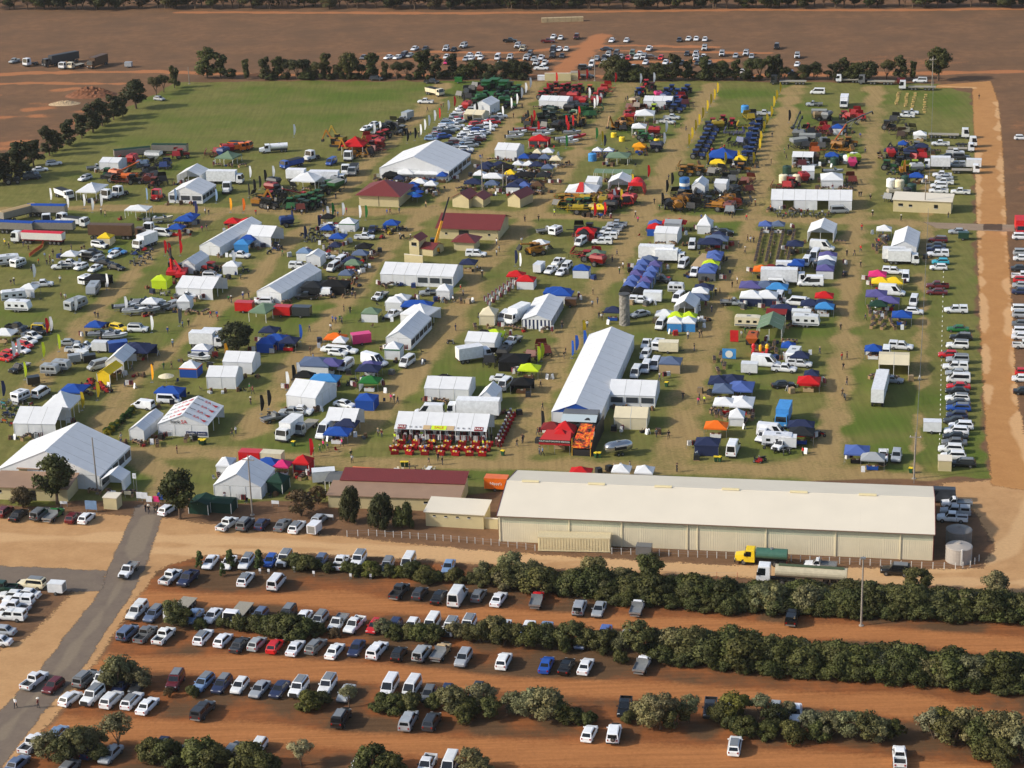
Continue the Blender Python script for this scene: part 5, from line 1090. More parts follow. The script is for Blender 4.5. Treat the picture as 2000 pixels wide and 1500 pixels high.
V('tip c 849 178 130; ute w 831 197 270; ctr s 796 224 200; ute s 787 232 200')
Z('at the north end of the eastern machinery sites')
V('van w 1597 178 270; btr w 1649 198 180; ute w 1770 224 270; utt w 1778 219 90; utt s 1590 203 270')
Z('in the dealer display behind the big marquee')
rows = [((853,262),(905,210),8,75),((866,266),(925,214),8,75),((880,284),(938,236),8,70),((896,290),(962,232),11,70),((906,297),(976,226),12,70),((844,270),(870,250),4,80)]
cc = 'wwswdwlrwknwwsgwmwwbsw'
i = 0
for a, b_, n, hd in rows:
    for j in range(n):
        u = j/(n-1); i += 1
        vehicle(['sed','suv','hat','suv','ute','sed','wag'][(i*5) % 7], cc[(i*7) % len(cc)], a[0]+(b_[0]-a[0])*u+R.uniform(-2,2), a[1]+(b_[1]-a[1])*u+R.uniform(-1,1), hd+R.uniform(-25,15))
V('hat r 915 224 70; hat r 962 203 100; ute w 962 214 180; hat r 950 240 80; sed r 893 232 70')
Z('in the western machinery sites')
V('''wag w 166 347 200; utt s 187 327 60; sed w 78 330 60; sed s 60 338 60; utc d 62 344 60; wag w 105 318 60; tip w 125 377 130; prm w 216 377 190; bpm w 236 372 200; bpm r 310 378 185; bpm w 445 364 170; ltr w 440 346 90; grn w 74 461 270; gtr b 30 441 90; gtr b 106 441 90; gtr b 92 408 90; gtr t 35 414 30; prm w 92 425 160; tip w 148 432 100; sbx u 228 450 90; prm w 297 442 180; van w 318 454 100; 4wd w 195 477 110; btr w 283 470 200; bpm w 611 302 200; tnk w 534 288 250; tip b 570 318 210; van b 647 315 190; prm w 684 302 180; bpm w 676 330 170; tip s 690 330 170; btr w 585 342 90; ltr w 640 347 90; sed w 715 250 200; sed w 730 242 200; ute d 738 256 210; sed s 718 388 200; boat c 318 427 60; utt w 300 430 90; bpm w 128 425 200''')
Z('in the boat and caravan sites on the west side')
V('''cva w 16 507 60; cvs w 35 512 20; cvn w 27 576 60; cvn w 36 596 90; cvs w 168 545 20; cvn s 182 563 170; cvn s 148 592 20; ute w 83 553 70; utt w 121 520 260; ute w 135 513 90; hat w 158 520 200; hat s 190 504 200; sed w 186 523 190; hat w 222 497 190; sed i 230 490 100; sed w 165 495 100; sed k 182 491 90; sed k 227 521 110; boat w 272 596 80; boat s 290 604 80; boat w 262 606 80; boat g 310 598 80; utt w 362 578 80; suv s 335 596 200; ute w 469 497 90; 4wd w 415 538 90; boat s 213 650 80; boat s 196 652 80; suv y 232 640 110; cvs s 98 720 90; van s 192 712 220; btl w 196 676 90; ute w 150 680 80; trl w 160 693 100; van w 80 765 10; pvn w 279 789 280; van w 330 778 90; ute k 32 637 100; ute k 70 645 110; ute w 62 655 110; sed w 54 664 110; hat r 48 673 110; sed w 40 682 110; hat r 20 690 110; hat r 8 698 110; cvs w 40 772 20; utt k 38 718 200; trl k 65 743 60; 4wd w 270 640 90; boat w 275 592 85''')
Z('among the stalls left of the crane')
V('''ute w 645 441 80; ute w 712 461 90; ute n 728 447 180; sed w 637 500 90; utc w 585 518 90; suv s 596 535 40; van w 651 520 190; van w 664 509 190; pvn w 628 569 270; ute k 598 577 270; suv w 514 588 270; lim w 663 682 95; hat w 660 688 100; van w 675 712 190; hvn w 730 702 120; pvn w 736 705 110; ute w 600 530 90; sed s 720 388 190; btr w 404 663 90; boat w 391 697 110; van w 795 705 190''')
Z('along the lane of the long white marquees')
V('''utt w 742 578 200; ute w 768 612 200; utc w 930 494 90; btr w 925 690 60; van w 985 617 190; btr w 1010 613 200; utt s 840 571 260; van w 1003 622 190; sed w 979 738 90; van w 985 750 190; hvn w 838 800 270; ltr w 925 797 270; btr w 565 837 190; ftr s 596 830 190; hvn w 634 838 185; sed w 673 788 110; ute w 587 800 90; ute s 570 803 270; hat w 590 803 95; utt g 535 815 40''')
Z('around the middle stalls')
V('''van w 1134 471 190; utc w 1176 470 270; utc w 1186 460 270; ute w 1190 452 270; ute s 1195 445 270; van w 1352 477 180; van w 1335 514 188; van w 1358 530 188; utc w 1251 585 90; ctr w 1275 578 90; sed s 1250 612 230; btl w 1053 522 190; ute w 1076 526 190; ute w 1090 510 190; sed w 1097 530 190; cvs w 1085 449 20; utt w 1068 450 60; ltr w 1290 495 90; btr w 1310 500 90; van w 1325 580 190; cvs w 1321 561 90; van w 1291 632 188; ute w 1262 670 180; suv w 1261 692 185; cvs w 1286 672 10; van w 1280 710 182; van w 1242 726 182; ctr c 1306 676 90; hvn w 1432 872 0; utt w 1002 665 200; sed w 1018 335 90''')
vehicle('air', 'w', 1208, 872, 60, label='polished silver rounded caravan on grass behind the long shed')
Z('around the eastern stalls')
V('''hvn w 1606 479 95; bus w 1591 498 185; van w 1522 580 185; ltr w 1530 540 90; van w 1520 553 90; hvn w 1583 548 270; hvn w 1540 520 90; ute w 1575 590 280; van w 1555 588 280; cvn c 1462 627 90; ctr w 1565 615 90; cvn w 1575 625 95; hvn w 1496 704 95; utc w 1562 708 95; ute w 1532 718 95; cvn w 1550 692 10; btl w 1464 718 270; btr i 1530 810 185; sed k 1530 750 70; utc w 1745 528 95; van w 1769 540 182; hvn w 1742 566 95; van w 1785 587 185; hat w 1786 607 90; utc w 1760 674 95; van w 1731 688 182; btr w 1754 498 90; btr w 1765 502 90; sed s 1742 740 95; ute w 1725 888 182; suv s 1751 890 182; hvn w 1510 840 95; ute w 1492 850 200; btl w 1538 862 90; van w 1493 842 10; cvn w 1520 858 90; van s 1640 409 80; ute s 1576 322 90; trl e 1882 460 90''')
t = vehicle('sbx', 'w', 1720, 752, 0, label='tall white truck trailer parked end-on casting a large dark shadow')
# ---------------------------------------------------------------- marquees and stalls
RED_T = mat('red_lettering', (196,30,40), rough=.6); BLUE_T = mat('navy_lettering', (36,48,92), rough=.6); WHT_T = mat('white_lettering', (235,235,232), rough=.6); BLK_T = mat('black_lettering', (40,38,38), rough=.6)
Z('at the front of the show')
tent('w', (-4,945), (196,957), 15, 2.8, 4.4, 'N', 'snwE', 'huge white marquee with steep roof near the show gate')
tent('w', (199,959), (240,961), 4.2, 2.3, 1.2, 'N', 'newW', 'small white entrance tent with open front beside the huge marquee')
tent('w', (29,851), (110,853), 9, 2.7, 1.9, 'E', 'snw', 'white three bay marquee behind the huge marquee with open end')
tent('w', (82,822), (136,824), 8, 2.7, 2.5, 'P', '', 'open white peaked tent with yellow signs beside the three bay marquee')
tent('w', (254,860), (282,862), 9.5, 2.3, 1.0, 'N', 'snew', 'narrow white tunnel tent standing next to the bank marquee')
t = tent('w', (310,851), (407,854), 11, 2.5, 2.0, 'N', 'snw', 'white bank marquee with red logos printed on its roof', bay=3.6)
W = (G(407,854)-G(310,851)).length
letter('bank', 1.0, BLK_T, t, (W*.36,-.06,3.05), (math.pi/2,0,0)); letter('SA', 1.1, RED_T, t, (W*.36+1.75,-.06,3.05), (math.pi/2,0,0))
sl_ = math.atan2(2.0, W/2)
dart = MB().add([(0,0,0),(1.3,.35,0),(1.1,-.75,0)], [(0,1,2)]).mesh('logo_dart', RED_T)
for i in range(4):
    for sgn in (1, -1):
        y = 1.5+i*2.7; xm = W*.5+sgn*W*.24; zc = 2.5+2.0*(1-.48)+.07
        letter('SA', 1.25, RED_T, t, (xm,y,zc), (0, sl_*sgn, 0))
        letter('bank', .7, BLK_T, t, (xm-1.55,y+.1,zc+(.66 if sgn > 0 else -.66)*1.0), (0, sl_*sgn, 0))
        o = obj('logo_dart', dart, t, (xm+.8,y-.2,zc-.33*sgn)); o.rotation_euler = (0, sl_*sgn, 0)
for x in (W*.56, W*.78):
    bn = obj('banner', MB().box(x,x+W*.2,-.12,-.08,.35,1.15).mesh('banner', mat('navy_banner', (38,48,92), rough=.6)), t); letter('bankSA', .5, WHT_T, bn, (x+W*.1,-.13,.75), (math.pi/2,0,0))
tent('w', (419,971), (511,975), 9, 2.4, 2.4, 'N', 'snew', 'white marquee with steep roof between the gate tree and power pole')
tent('w', (424,930), (450,931), 4, 2.2, 1.0, 'P', 'swe', 'small white gazebo behind the steep white marquee')
tent('e', (522,962), (552,965), 3.4, 2.2, 1.4, 'P', 'snew', 'dark green peaked tent beside the steep white marquee')
tent('r', (573,925), (604,927), 3.0, 2.2, 1.2, 'P', 'newS', 'bright red canopy stall beside the food vans')
tent('w', (772,861), (950,867), 9, 2.6, 1.9, 'E', 'nw', 'long white sale marquee fronted by red bargain tables')
A, W, rz = frame((772,861), (950,867)); t = THINGS[-1][0]; sa = math.atan2(1.9, 4.5)
def sale_banner(x0, x1, col, txt, tm_, s, up=0.0):
    m = mat('banner_'+col, PAL[col][1], rough=.6); y0, y1 = -.1+up, .95+up; z = lambda y: 2.58+(y+.12)*math.tan(sa)+.05
    b = obj('banner', MB().hexa([(x0,y0,z(y0)-.02),(x1,y0,z(y0)-.02),(x1,y1,z(y1)-.02),(x0,y1,z(y1)-.02),(x0,y0,z(y0)),(x1,y0,z(y0)),(x1,y1,z(y1)),(x0,y1,z(y1))]).mesh('banner', m), t)
    if txt: o = letter(txt, s, tm_, b, ((x0+x1)/2,(y0+y1)/2,z((y0+y1)/2)+.03), (sa,0,0))
sale_banner(W*.03, W*.12, 'M', 'SALE', WHT_T, .75); sale_banner(W*.87, W*.965, 'M', 'SALE', WHT_T, .75)
sale_banner(W*.31, W*.39, 't', None, None, 1); sale_banner(W*.40, W*.565, 'L', 'SALE', RED_T, .9); sale_banner(W*.57, W*.65, 't', None, None, 1)
for u in (.17,.23,.28,.69,.75,.81): letter('III', .6, BLK_T, t, (W*u,.4,2.58+.52*math.tan(sa)+.09), (sa,0,0))
tent('w', (830,780), (915,783), 7.5, 2.5, 1.3, 'E', 'snew', 'white three bay marquee behind the sale marquee')
tent('w', (934,800), (966,802), 6, 2.6, 1.5, 'N', 'snew', 'white pointed tent at the right end of the sale marquee')
tent('w', (561,797), (617,804), 9, 2.9, 2.0, 'E', 'snew', 'white square marquee beside the parked white trucks')
tent('w', (637,845), (694,848), 6.5, 2.7, 1.5, 'E', 'nw', 'white open marquee with blue gazebos in front')
t = tent('w', (1078,832), (1173,836), 48, 3.0, 1.9, 'N', 'snew', 'longest white marquee with blue gable end', bay=4.0, gcol='b')
letter('THE PAVILION', .01, WHT_T, t, (4,-.1,3.6), (math.pi/2,0,0)) if False else None
tent('w', (1190,793), (1279,796), 9, 2.5, 1.7, 'E', 'newS', 'white glass fronted annexe joined to the longest marquee')
tent('c', (1200,838), (1263,840), 6, 2.5, 1.2, 'E', 'snew', 'cream two bay tent in front of the glass fronted annexe')
Z('along the western lanes')
tent('w', (405,759), (461,760), 6, 2.7, 1.4, 'E', 'snew', 'white two bay tent beside the striped orange and blue gazebo')
tent('w', (437,729), (493,731), 6, 2.7, 1.4, 'E', 'snew', 'white two bay tent partly behind its twin')
tent('w', (208,728), (243,729), 8, 2.5, 1.5, 'N', 'snw', 'white gable tent behind the yellow stall')
tent('w', (345,582), (416,586), 9, 2.7, 1.6, 'E', 'snw', 'white three bay marquee behind the boat display')
tent('w', (352,533), (382,535), 8, 2.4, 1.3, 'N', 'snew', 'white closed tent beside the red crane')
tent('w', (347,606), (371,606), 3.6, 2.2, 1.3, 'P', 'snew', 'small white walled gazebo in front of the boats marquee')
tent('w', (391,497), (430,500), 24, 2.4, 1.4, 'N', 'snew', 'long narrow white tent running away from the lane')
tent('w', (482,480), (530,483), 8, 2.8, 1.8, 'E', 'snw', 'white marquee with open dark right end near the long narrow tent')
tent('w', (245,426), (287,427), 4.5, 2.3, 1.0, 'P', '', 'wide open white canopy behind the display trucks')
tent('w', (330,396), (396,398), 11, 2.7, 2.0, 'N', 'nwSE', 'white marquee with windows near the red prime mover')
tent('w', (150,392), (189,393), 9, 2.6, 1.7, 'P', '', 'open white peaked tent between white prime movers')
tent('w', (195,334), (232,335), 6.5, 2.7, .8, 'E', 'snew', 'white two bay tent at the west end of the machinery')
tent('w', (347,358), (391,359), 8, 2.4, 1.6, 'N', 'new', 'white tent with open front behind the windowed marquee')
tent('w', (569,370), (616,372), 8, 2.6, 1.7, 'P', 'n', 'open white peaked tent among the green tractors')
tent('E', (421,322), (455,324), 6, 2.2, 1.6, 'P', '', 'sage green canopy beside the orange truck')
t = tent('w', (742,348), (877,354), 21, 3.0, 3.8, 'N', 'snwE', 'big white marquee with wide gable front beside the dealer cars', bay=4, gcol='w')
tent('r', (668,303), (709,304), 7.5, 2.9, 2.2, 'P', '', 'red and white peaked tent among the yellow machines')
tent('w', (926,223), (957,225), 8, 3.2, 1.4, 'N', 'snew', 'white gable tent among the far dealer cars')
tent('c', (906,238), (942,240), 6, 2.6, .9, 'E', 'new', 'cream two bay tent in front of the dealer gable tent')
tent('w', (744,556), (885,562), 9.5, 2.8, 1.6, 'E', 'snewS3', 'white six bay marquee with dark windows in the centre lane')
tent('w', (503,588), (550,593), 20, 2.5, 1.6, 'N', 'snew', 'white long tent with high rear end beside black canopies')
tent('w', (599,520), (626,521), 4.5, 2.5, .9, 'N', 'snew', 'small white round topped tent beside the white canopy ute')
tent('w', (783,633), (834,639), 7, 2.5, 1.8, 'P', 'snw', 'white peaked marquee with red lined open side')
tent('w', (853,585), (878,586), 3.6, 2.3, 1.2, 'P', 'snew', 'small white walled gazebo in front of the six bay marquee')
tent('w', (755,681), (803,684), 15, 2.6, 1.6, 'N', 'snWE', 'white gable marquee with dark window behind the green trimmed gazebo')
tent('w', (752,702), (781,703), 3.6, 2.4, 1.3, 'P', 'snew', 'small white gazebo with green trim', gcol='G')
tent('w', (909,688), (966,691), 6.5, 2.6, 1.2, 'E', 'snew', 'white two bay tent beside the printed box truck')
tent('c', (937,635), (966,636), 4.5, 2.5, 1.4, 'P', 'snew', 'cream walled gazebo with printed logo beside two white vans')
t = tent('w', (1020,642), (1076,644), 16, 2.2, 1.2, 'N', 'snew', 'white tent with navy and white striped walls', wmat=None)
sm = bpy.data.materials.new('navy_white_stripes'); k = NT(sm); tc = k.N.new('ShaderNodeTexCoord'); wv = k.N.new('ShaderNodeTexWave'); wv.wave_type = 'BANDS'; wv.bands_direction = 'DIAGONAL'; wv.inputs['Scale'].default_value = .72
mp = k.N.new('ShaderNodeMapping'); mp.inputs['Scale'].default_value = (1,1,0); k.L.new(tc.outputs['Object'], mp.inputs[0]); k.L.new(mp.outputs[0], wv.inputs[0])
k.L.new(k.mix(k.rng(wv.outputs[0], .48, .52), k.col(32,44,82), k.col(228,230,232)), k.p.inputs['Base Color'])
for o in t.children:
    if o.name.startswith('wall_panel'): o.data.materials.clear(); o.data.materials.append(sm)
Z('in front of the big gable marquee')
for a in [('w',793,333,5,4),('w',826,333,4.6,4),('w',846,334,4.6,4),('b',864,338,3,3),('k',762,337,4,4,'n'),('n',780,344,3,3),('w',820,352,4,3),('w',842,356,3.6,3),('b',806,358,3.4,3),('c',815,350,3.4,3)]: gazebo(*a)
Z('in the northern machinery sites')
tent('w', (1053,211), (1107,213), 7.5, 2.6, .9, 'E', 'snew', 'long low white tent among the red tractors')
tent('w', (1257,212), (1311,213), 7.5, 2.6, .9, 'E', 'snew', 'long low white tent among the blue tractors')
tent('w', (1240,242), (1277,242), 6.5, 2.8, 1.3, 'P', '', 'open white arched tent behind its smaller twin')
tent('w', (1234,265), (1261,265), 5, 2.5, 1.0, 'P', '', 'smaller open white arched tent near the orange gazebo')
tent('w', (967,312), (1009,314), 7.5, 3.1, 1.3, 'E', 'snew', 'white tall tent with green printed front behind dark gazebos')
tent('E', (1184,322), (1226,323), 6, 2.3, 1.0, 'P', '', 'sage green canopy behind the white gable tent')
tent('E', (1160,352), (1232,354), 5, 2.2, .6, 'E', '', 'long sage green fly over a stall')
tent('w', (1188,373), (1229,374), 7, 2.5, 1.3, 'N', 'new', 'white gable tent beside the red inflatable')
tent('w', (1144,373), (1166,374), 6, 2.7, .9, 'E', 'snew', 'white box tent behind the striped canopy')
t = tent('w', (1104,393), (1164,394), 8, 2.6, 1.8, 'P', '', 'white canopy with red and yellow centre stripe over yellow machines')
obj('stripe_panel', MB().hexa([(2.9,-.16,2.63),(5.1,-.16,2.63),(4.6,3.9,4.38),(3.5,3.9,4.38),(2.9,-.16,2.66),(5.1,-.16,2.66),(4.6,3.9,4.42),(3.5,3.9,4.42)]).mesh('stripe_panel', mat('red_fabric', (190,40,36), rough=.7)), t)
tent('w', (1351,383), (1376,384), 6.5, 3.0, 1.2, 'N', 'snew', 'tall white tent beside the big blue tank')
tent('w', (1395,376), (1418,377), 5, 2.7, .6, 'E', 'snew', 'small square white tent near yellow sprayers')
tent('b', (1381,322), (1432,324), 8, 2.4, 2.0, 'P', 'new', 'blue dome tent with yellow sign behind a yellow gazebo')
tent('w', (1547,323), (1587,324), 6.5, 2.6, .8, 'E', 'new', 'white two bay tent near the grey augers')
tent('w', (1567,351), (1590,351), 6, 2.6, .7, 'E', 'snew', 'narrow white tent behind the long open marquee')
tent('w', (1604,368), (1646,368), 7, 2.4, 1.4, 'P', 'sne', 'white peaked tent behind the long open marquee')
t = tent('w', (1506,409), (1663,411), 9.5, 2.7, 1.7, 'E', 'newh', 'long white marquee open at front with bikes outside')
Z('along the eastern lanes')
tent('w', (1577,472), (1627,474), 9, 2.5, 1.4, 'N', 'new', 'white gable marquee behind the tall green striped van')
tent('w', (1740,500), (1789,502), 14, 2.5, 1.4, 'N', 'snew', 'long white gable marquee behind two box trucks')
tent('w', (1362,457), (1387,458), 5, 2.4, 2.3, 'P', 'snew', 'white walled tent with tall sharp peak')
tent('w', (1278,475), (1322,477), 6.5, 2.8, .9, 'E', 'snew', 'white two bay tent behind the blue gazebo rows')
tent('s', (1298,454), (1330,455), 4, 2.5, .6, 'E', 'snew', 'pale grey tent beside the red striped gazebos')
tent('w', (1317,620), (1357,622), 7, 2.6, 1.5, 'N', 'new', 'white gable tent behind the green and white gazebos')
tent('t', (1350,536), (1378,538), 11, 2.2, .2, 'E', '', 'flat tan awning beside the column of blue gazebos')
tent('e', (1478,664), (1526,666), 9, 2.6, 1.2, 'N', '', 'sage green toy stall canopy crowded with bright toys') ; THINGS[-1][0].color = pal('E')
for o in THINGS[-1][0].children: o.color = pal('E') if 'roof' in o.name else o.color
tent('M', (1496,632), (1534,634), 4, 2.4, .6, 'E', '', 'maroon fly behind the green toy stall')
tent('c', (1716,735), (1774,737), 8, 2.7, .8, 'E', 'new', 'cream square tent behind the tall white truck trailer')
tent('w', (1424,832), (1452,833), 3.4, 1.8, 1.5, 'P', 'snew', 'white igloo tent attached to white gazebos')
Z('among the dark gazebos north of the kiosks')
for a in [('n',952,318,4,4),('k',985,322,5,4),('w',937,336,3.5,3,'s','e'),('n',975,318,4,3),('y',997,334,3.2,3),('k',1025,338,6,4),('n',1000,344,3,3),('n',1016,352,4,3),('w',1012,316,3,3),('w',1033,317,3.2,3),('n',1048,318,4,3.5),('S',1070,323,3.4,3.4),('n',1045,303,4,3),('S',1064,304,3.5,3),('c',1086,307,3.4,3),('w',1070,292,3.6,3),('b',1024,303,3.4,3),('n',925,352,5,4),('S',961,355,4,3),('n',1004,358,4,4,'s','w'),('B',1024,358,3.4,3,'s','i'),('u',1050,357,3.4,3),('K',1062,338,4,4),('c',1050,293,2.6,3),('n',945,324,4,3)]: gazebo(*a)
gazebo('w', 963, 341, 6, 4, label='wide white gazebo in the middle of the dark gazebos')
Z('in the northern machinery sites')
for a in [('a',1249,281,4,3.5,'n'),('y',1447,306,3.6,3.4),('y',1402,314,4.5,3),('w',1167,290,3,3,'',None,1.0,0,None,'B'),('w',1189,290,3,3,'',None,1.0,0,None,'B'),('b',1636,245,3.4,3,'s','w'),('w',1797,258,4,3.5,'ne'),('b',1625,300,4,3),('b',1790,340,4,3),('y',1171,402,4,3),('n',1740,290,4,3),('n',1778,290,4,3),('n',1800,282,4,3),('b',1764,277,3,3)]: gazebo(*a)
tent('r', (1033,287), (1070,288), 4, 2.2, 1.4, 'P', 'nS', 'black and red inflatable dome beside the white gazebo')
Z('among the stalls left of the crane')
for a in [('b',660,458,4,4),('b',765,432,4,3.5,'w'),('k',711,477,4,4),('S',704,491,4,3),('n',686,504,4,3),('E',690,510,4,3),('S',676,530,3.4,3),('k',652,550,7,5,'ns'),('K',612,552,5,5,'nsw'),('l',594,487,3.5,3,'s','w'),('e',1000,1700),('i',475,470,4,4,'s'),('b',485,462,4,3),('n',655,475,3,3)]:
    if a[2] < 1600: gazebo(*a)
gazebo('w', 681, 430, 4.5, 4, 'snew', 'w', 1.2, label='white walled gazebo with dark green roof edge and skirt', vcol='G')
Z('along the western lanes')
for a in [('b',345,440,4,3.5),('b',362,424,5,4),('b',372,418,4,4),('y',206,458,3.6,3.2,'sew','c'),('w',138,492,4,4),('L',315,540,4,4,'se'),('w',57,557,4,3.6,'sw'),('w',296,584,4,4),('w',453,513,4,3.6,'sw'),('b',186,630,4,3.6),('w',8,645,5,4),('r',455,428,4,4),('r',482,428,4,4),('n',265,672,5,5,'n'),('w',395,675,4,3.6,'ns','w',1.0,0,None,'B'),('b',145,754,5,5),('b',318,758,3,3),('b',334,758,5,4,'sn'),('n',565,660,4,4),('b',540,656,5,4,'sn','b'),('b',522,662,4,4,'s'),('n',526,640,4,4),('S',618,702,7,6,'sw','w'),('v',645,704,5,4),('i',635,734,6,4,'s','w'),('n',720,715,5,4),('v',724,708,4,4),('G',723,738,4.2,3.6,'w','w'),('b',716,772,4,4,'snew'),('n',677,822,4.4,3.5),('b',660,838,5,4),('o',655,654,4.5,3.6),('E',725,604,4,3.6,'s','w'),('w',772,582,4,4,'s','w'),('w',784,577,4,4),('b',815,590,7,4),('n',800,520,8,5,'s'),('S',830,524,6,4),('n',915,508,4,4),('L',966,647,4.2,3.6),('k',945,648,4,3),('L',1034,714,4.4,3.8),('k',1020,741,4.4,4,'nw'),('k',1005,695,6,6,'snw'),('k',868,735,4,3),('w',665,660,3,3),('b',640,442,3.4,3),('k',640,420,3.5,3),('k',595,728,4,3)]: gazebo(*a)
t = gazebo('w', 372, 710, 4, 3.6, 'snew', 'b', 1.2, label='gazebo with white roof and orange red and blue walls', vcol='o')
tent('y', (191,750), (216,752), 6, 2.4, 1.0, 'N', 'sw', 'yellow stall tent with bright open front')
Z('around the middle stalls')
for a in [('B',1280,432,3.6,3.4),('r',1280,439,4,3.4,'s','b'),('r',1306,430,3.4,3.4),('r',1328,430,3.4,3.4),('n',1387,468,6,5),('S',1400,462,6,4),('n',1404,455,3.6,3.2),('B',1397,492,4,4),('B',1394,499,4,4),('L',1388,511,4.2,3.4),('B',1382,524,4.2,4,'s','g'),('B',1386,517,4,4),('S',1268,502,4,3.6),('w',1368,564,4,3.6,'n'),('n',1375,557,4.5,4),('S',1360,577,6,3.4),('E',1164,491,4.5,4),('b',1136,520,4,3.2,'sew','w'),('w',1055,471,4.4,3.6),('r',1008,532,4.2,3.6),('r',1028,541,4.2,3.6,'sew','w'),('b',1088,564,6,4,'sw','b'),('b',1098,568,5,4,'s','w'),('w',1298,608,4,3.4),('n',1198,602,4,3.4),('K',1140,450,3,3),('r',1145,447,5,4,'sw'),('S',1310,700,4.6,4.4,'s','t'),('r',1350,800,3,3),('L',1320,612,3.4,3.2)]:
    if a[0:3] not in (('r',1350,800),): gazebo(*a)
gazebo('w', 1319, 622, 3.4, 3.4, 's', 'i', 1.1); gazebo('w', 1345, 622, 3.4, 3.4, 's', 'i', 1.1); gazebo('L', 1322, 613, 3.4, 3.2, rise=1.1); gazebo('L', 1346, 613, 3.4, 3.2, rise=1.1)
Z('in the double row of blue gazebos behind the stone column')
for i in range(6):
    for j in range(2):
        u = i/5; px = 1224+j*26+u*32-j*u*2; py = 561-u*52+j*3
        gazebo('k' if i == 0 else ('B' if (i+j) % 3 else 'v'), px, py, 3.0, 3.3, 'e' if j else '', 'l' if j else None)
Z('around the eastern stalls')
for a in [('v',1467,552,5.2,5),('S',1496,552,5.2,5),('w',1468,572,5.2,4.6,'s','n',1.2),('w',1497,572,5.2,4.6,'s','n',1.2),('i',1518,556,5,4),('n',1530,598,6,4,'sn'),('v',1617,494,4.4,4),('w',1616,502,4.4,4),('S',1614,510,4.2,4),('v',1612,520,4.2,4,'s','w'),('r',1610,573,4.2,3.6),('n',1583,588,4.4,3.6),('n',1606,588,4.6,3.6),('i',1611,594,4.2,3.6),('p',1714,531,4.2,4),('y',1720,545,4.2,3.4),('y',1746,545,4.2,3.4),('v',1712,569,4.8,5),('v',1736,582,4.8,4),('e',1716,590,4,3),('b',1762,610,4.4,4.2),('w',1727,443,3.8,3.4),('B',1495,434,3.4,3.4),('S',1520,434,3.4,3.4),('n',1553,472,4.2,4.2),('b',1706,676,3.6,3.4,'n','w'),('b',1540,670,3,3),('r',1580,738,4.6,4.2,'n'),('n',1405,738,4.2,5),('n',1430,736,4.4,5),('S',1414,754,4.4,5),('B',1448,750,5,6),('w',1416,780,4.4,4.4),('w',1450,780,4.6,6),('o',1399,826,4.4,3.8),('n',1382,858,4.6,4.2,'s','n'),('B',1674,874,4.6,4.8,'n'),('s',1705,888,4.4,3.4),('n',1565,824,5,3.6),('K',1566,838,4.8,4),('w',1214,911,3.4,3.4),('w',1259,913,3.4,3.4),('r',1134,916,4,3.6),('n',1585,725,3,3),('o',1488,521,4,4),('M',1506,520,4,3),('n',1524,521,4,3),('b',1555,510,4,4),('n',1562,690,4,3)]: gazebo(*a)
Z('in the red and black automotive stand')
for a in [('M',1078,828,4,3.4),('r',1104,834,4.2,4.2,'',None,1.8),('r',1095,848,4.4,4,'',None,1.5),('K',1148,824,4.6,4.4,'n','k',1.3)]: gazebo(*a)
A, W, rz = frame((1053,886), (1114,889)); t = thing('sign_gantry', 'sign', '', A, rz, label='red sign gantry with white automotive services lettering')
obj('sign_board', MB().box(0,W,-.05,.05,1.9,2.9).mesh('sign_board', mat('red_board', (160,26,34), rough=.5)), t); bd = obj('sign_header', MB().box(-.02,W+.02,-.09,-.053,2.35,2.95).mesh('sign_header', mat('black_board', (34,32,34), rough=.5)), t)
letter("HALF'S AUTOMOTIVE SERVICES", .42, WHT_T, bd, (W/2,-.12,2.64), (math.pi/2,0,0))
for x in (.1, W/2, W-.1): obj('post', MB().box(x-.04,x+.04,-.04,.04,0,1.9).mesh('post', STEEL), t)
obj('roof_sheet', MB().hexa([(0,.06,2.7),(W,.06,2.7),(W*.9,5,3.0),(W*.1,5,3.0),(0,.06,2.74),(W,.06,2.74),(W*.9,5,3.05),(W*.1,5,3.05)]).mesh('roof_sheet', mat('red_fabric', (190,40,36), rough=.7)), t)
A, W, rz = frame((1116,890), (1155,892)); t = thing('arch_stand', 'stand', '', A, rz, label='black stand with orange and red flame painted sloping front')
fl = bpy.data.materials.new('flame_print'); k = NT(fl); nn = k.noise(.9, 3); k.L.new(k.mix(k.rng(nn, .42, .55), k.col(34,26,24), k.mix(k.rng(k.noise(2.2, 2), .4, .6), k.col(200,36,28), k.col(236,140,30))), k.p.inputs['Base Color'])
obj('front_panel', MB().hexa([(0,0,1.6),(W,0,1.6),(W*.95,6,4.2),(W*.2,6,4.2),(0,0,1.7),(W,0,1.7),(W*.95,6,4.3),(W*.2,6,4.3)]).mesh('front_panel', fl), t)
obj('side_wall', MB().loft([[(W+u,0,0),(W+u,14,0),(W+u,14,3.2),(W+u,6,4.0),(W+u,0,1.6)] for u in (0,.08)]).mesh('side_wall', mat('black_board', (34,32,34))), t); obj('counter', MB().box(.2,W-.2,.1,1.0,0,1.2).mesh('counter', DARKIN), t)
for x in (.15, W-.15): obj('pole', MB().cyl((x,0,0),(x,.2,3.4),.06).mesh('pole', mat('amber_pole', (220,170,50))), t)
A, W, rz = frame((1100,842), (1168,845)); t = thing('stage_truck', 'truck', '', A, rz, label='grey expo truck with raised awning under the blue gable')
obj('body', MB().box(0,W,0,2.6,.8,3.8).mesh('body', MATTE), t, color=pal('g')); obj('awning', MB().hexa([(0,-2.2,2.9),(W,-2.2,2.9),(W,-.02,3.6),(0,-.02,3.6),(0,-2.2,2.95),(W,-2.2,2.95),(W,-.02,3.65),(0,-.02,3.65)]).mesh('awning', mat('pale_awning', (176,190,196), rough=.4)), t); obj('opening', MB().box(.3,W-.3,-.03,-.003,1.0,2.8).mesh('opening', DARKIN), t)
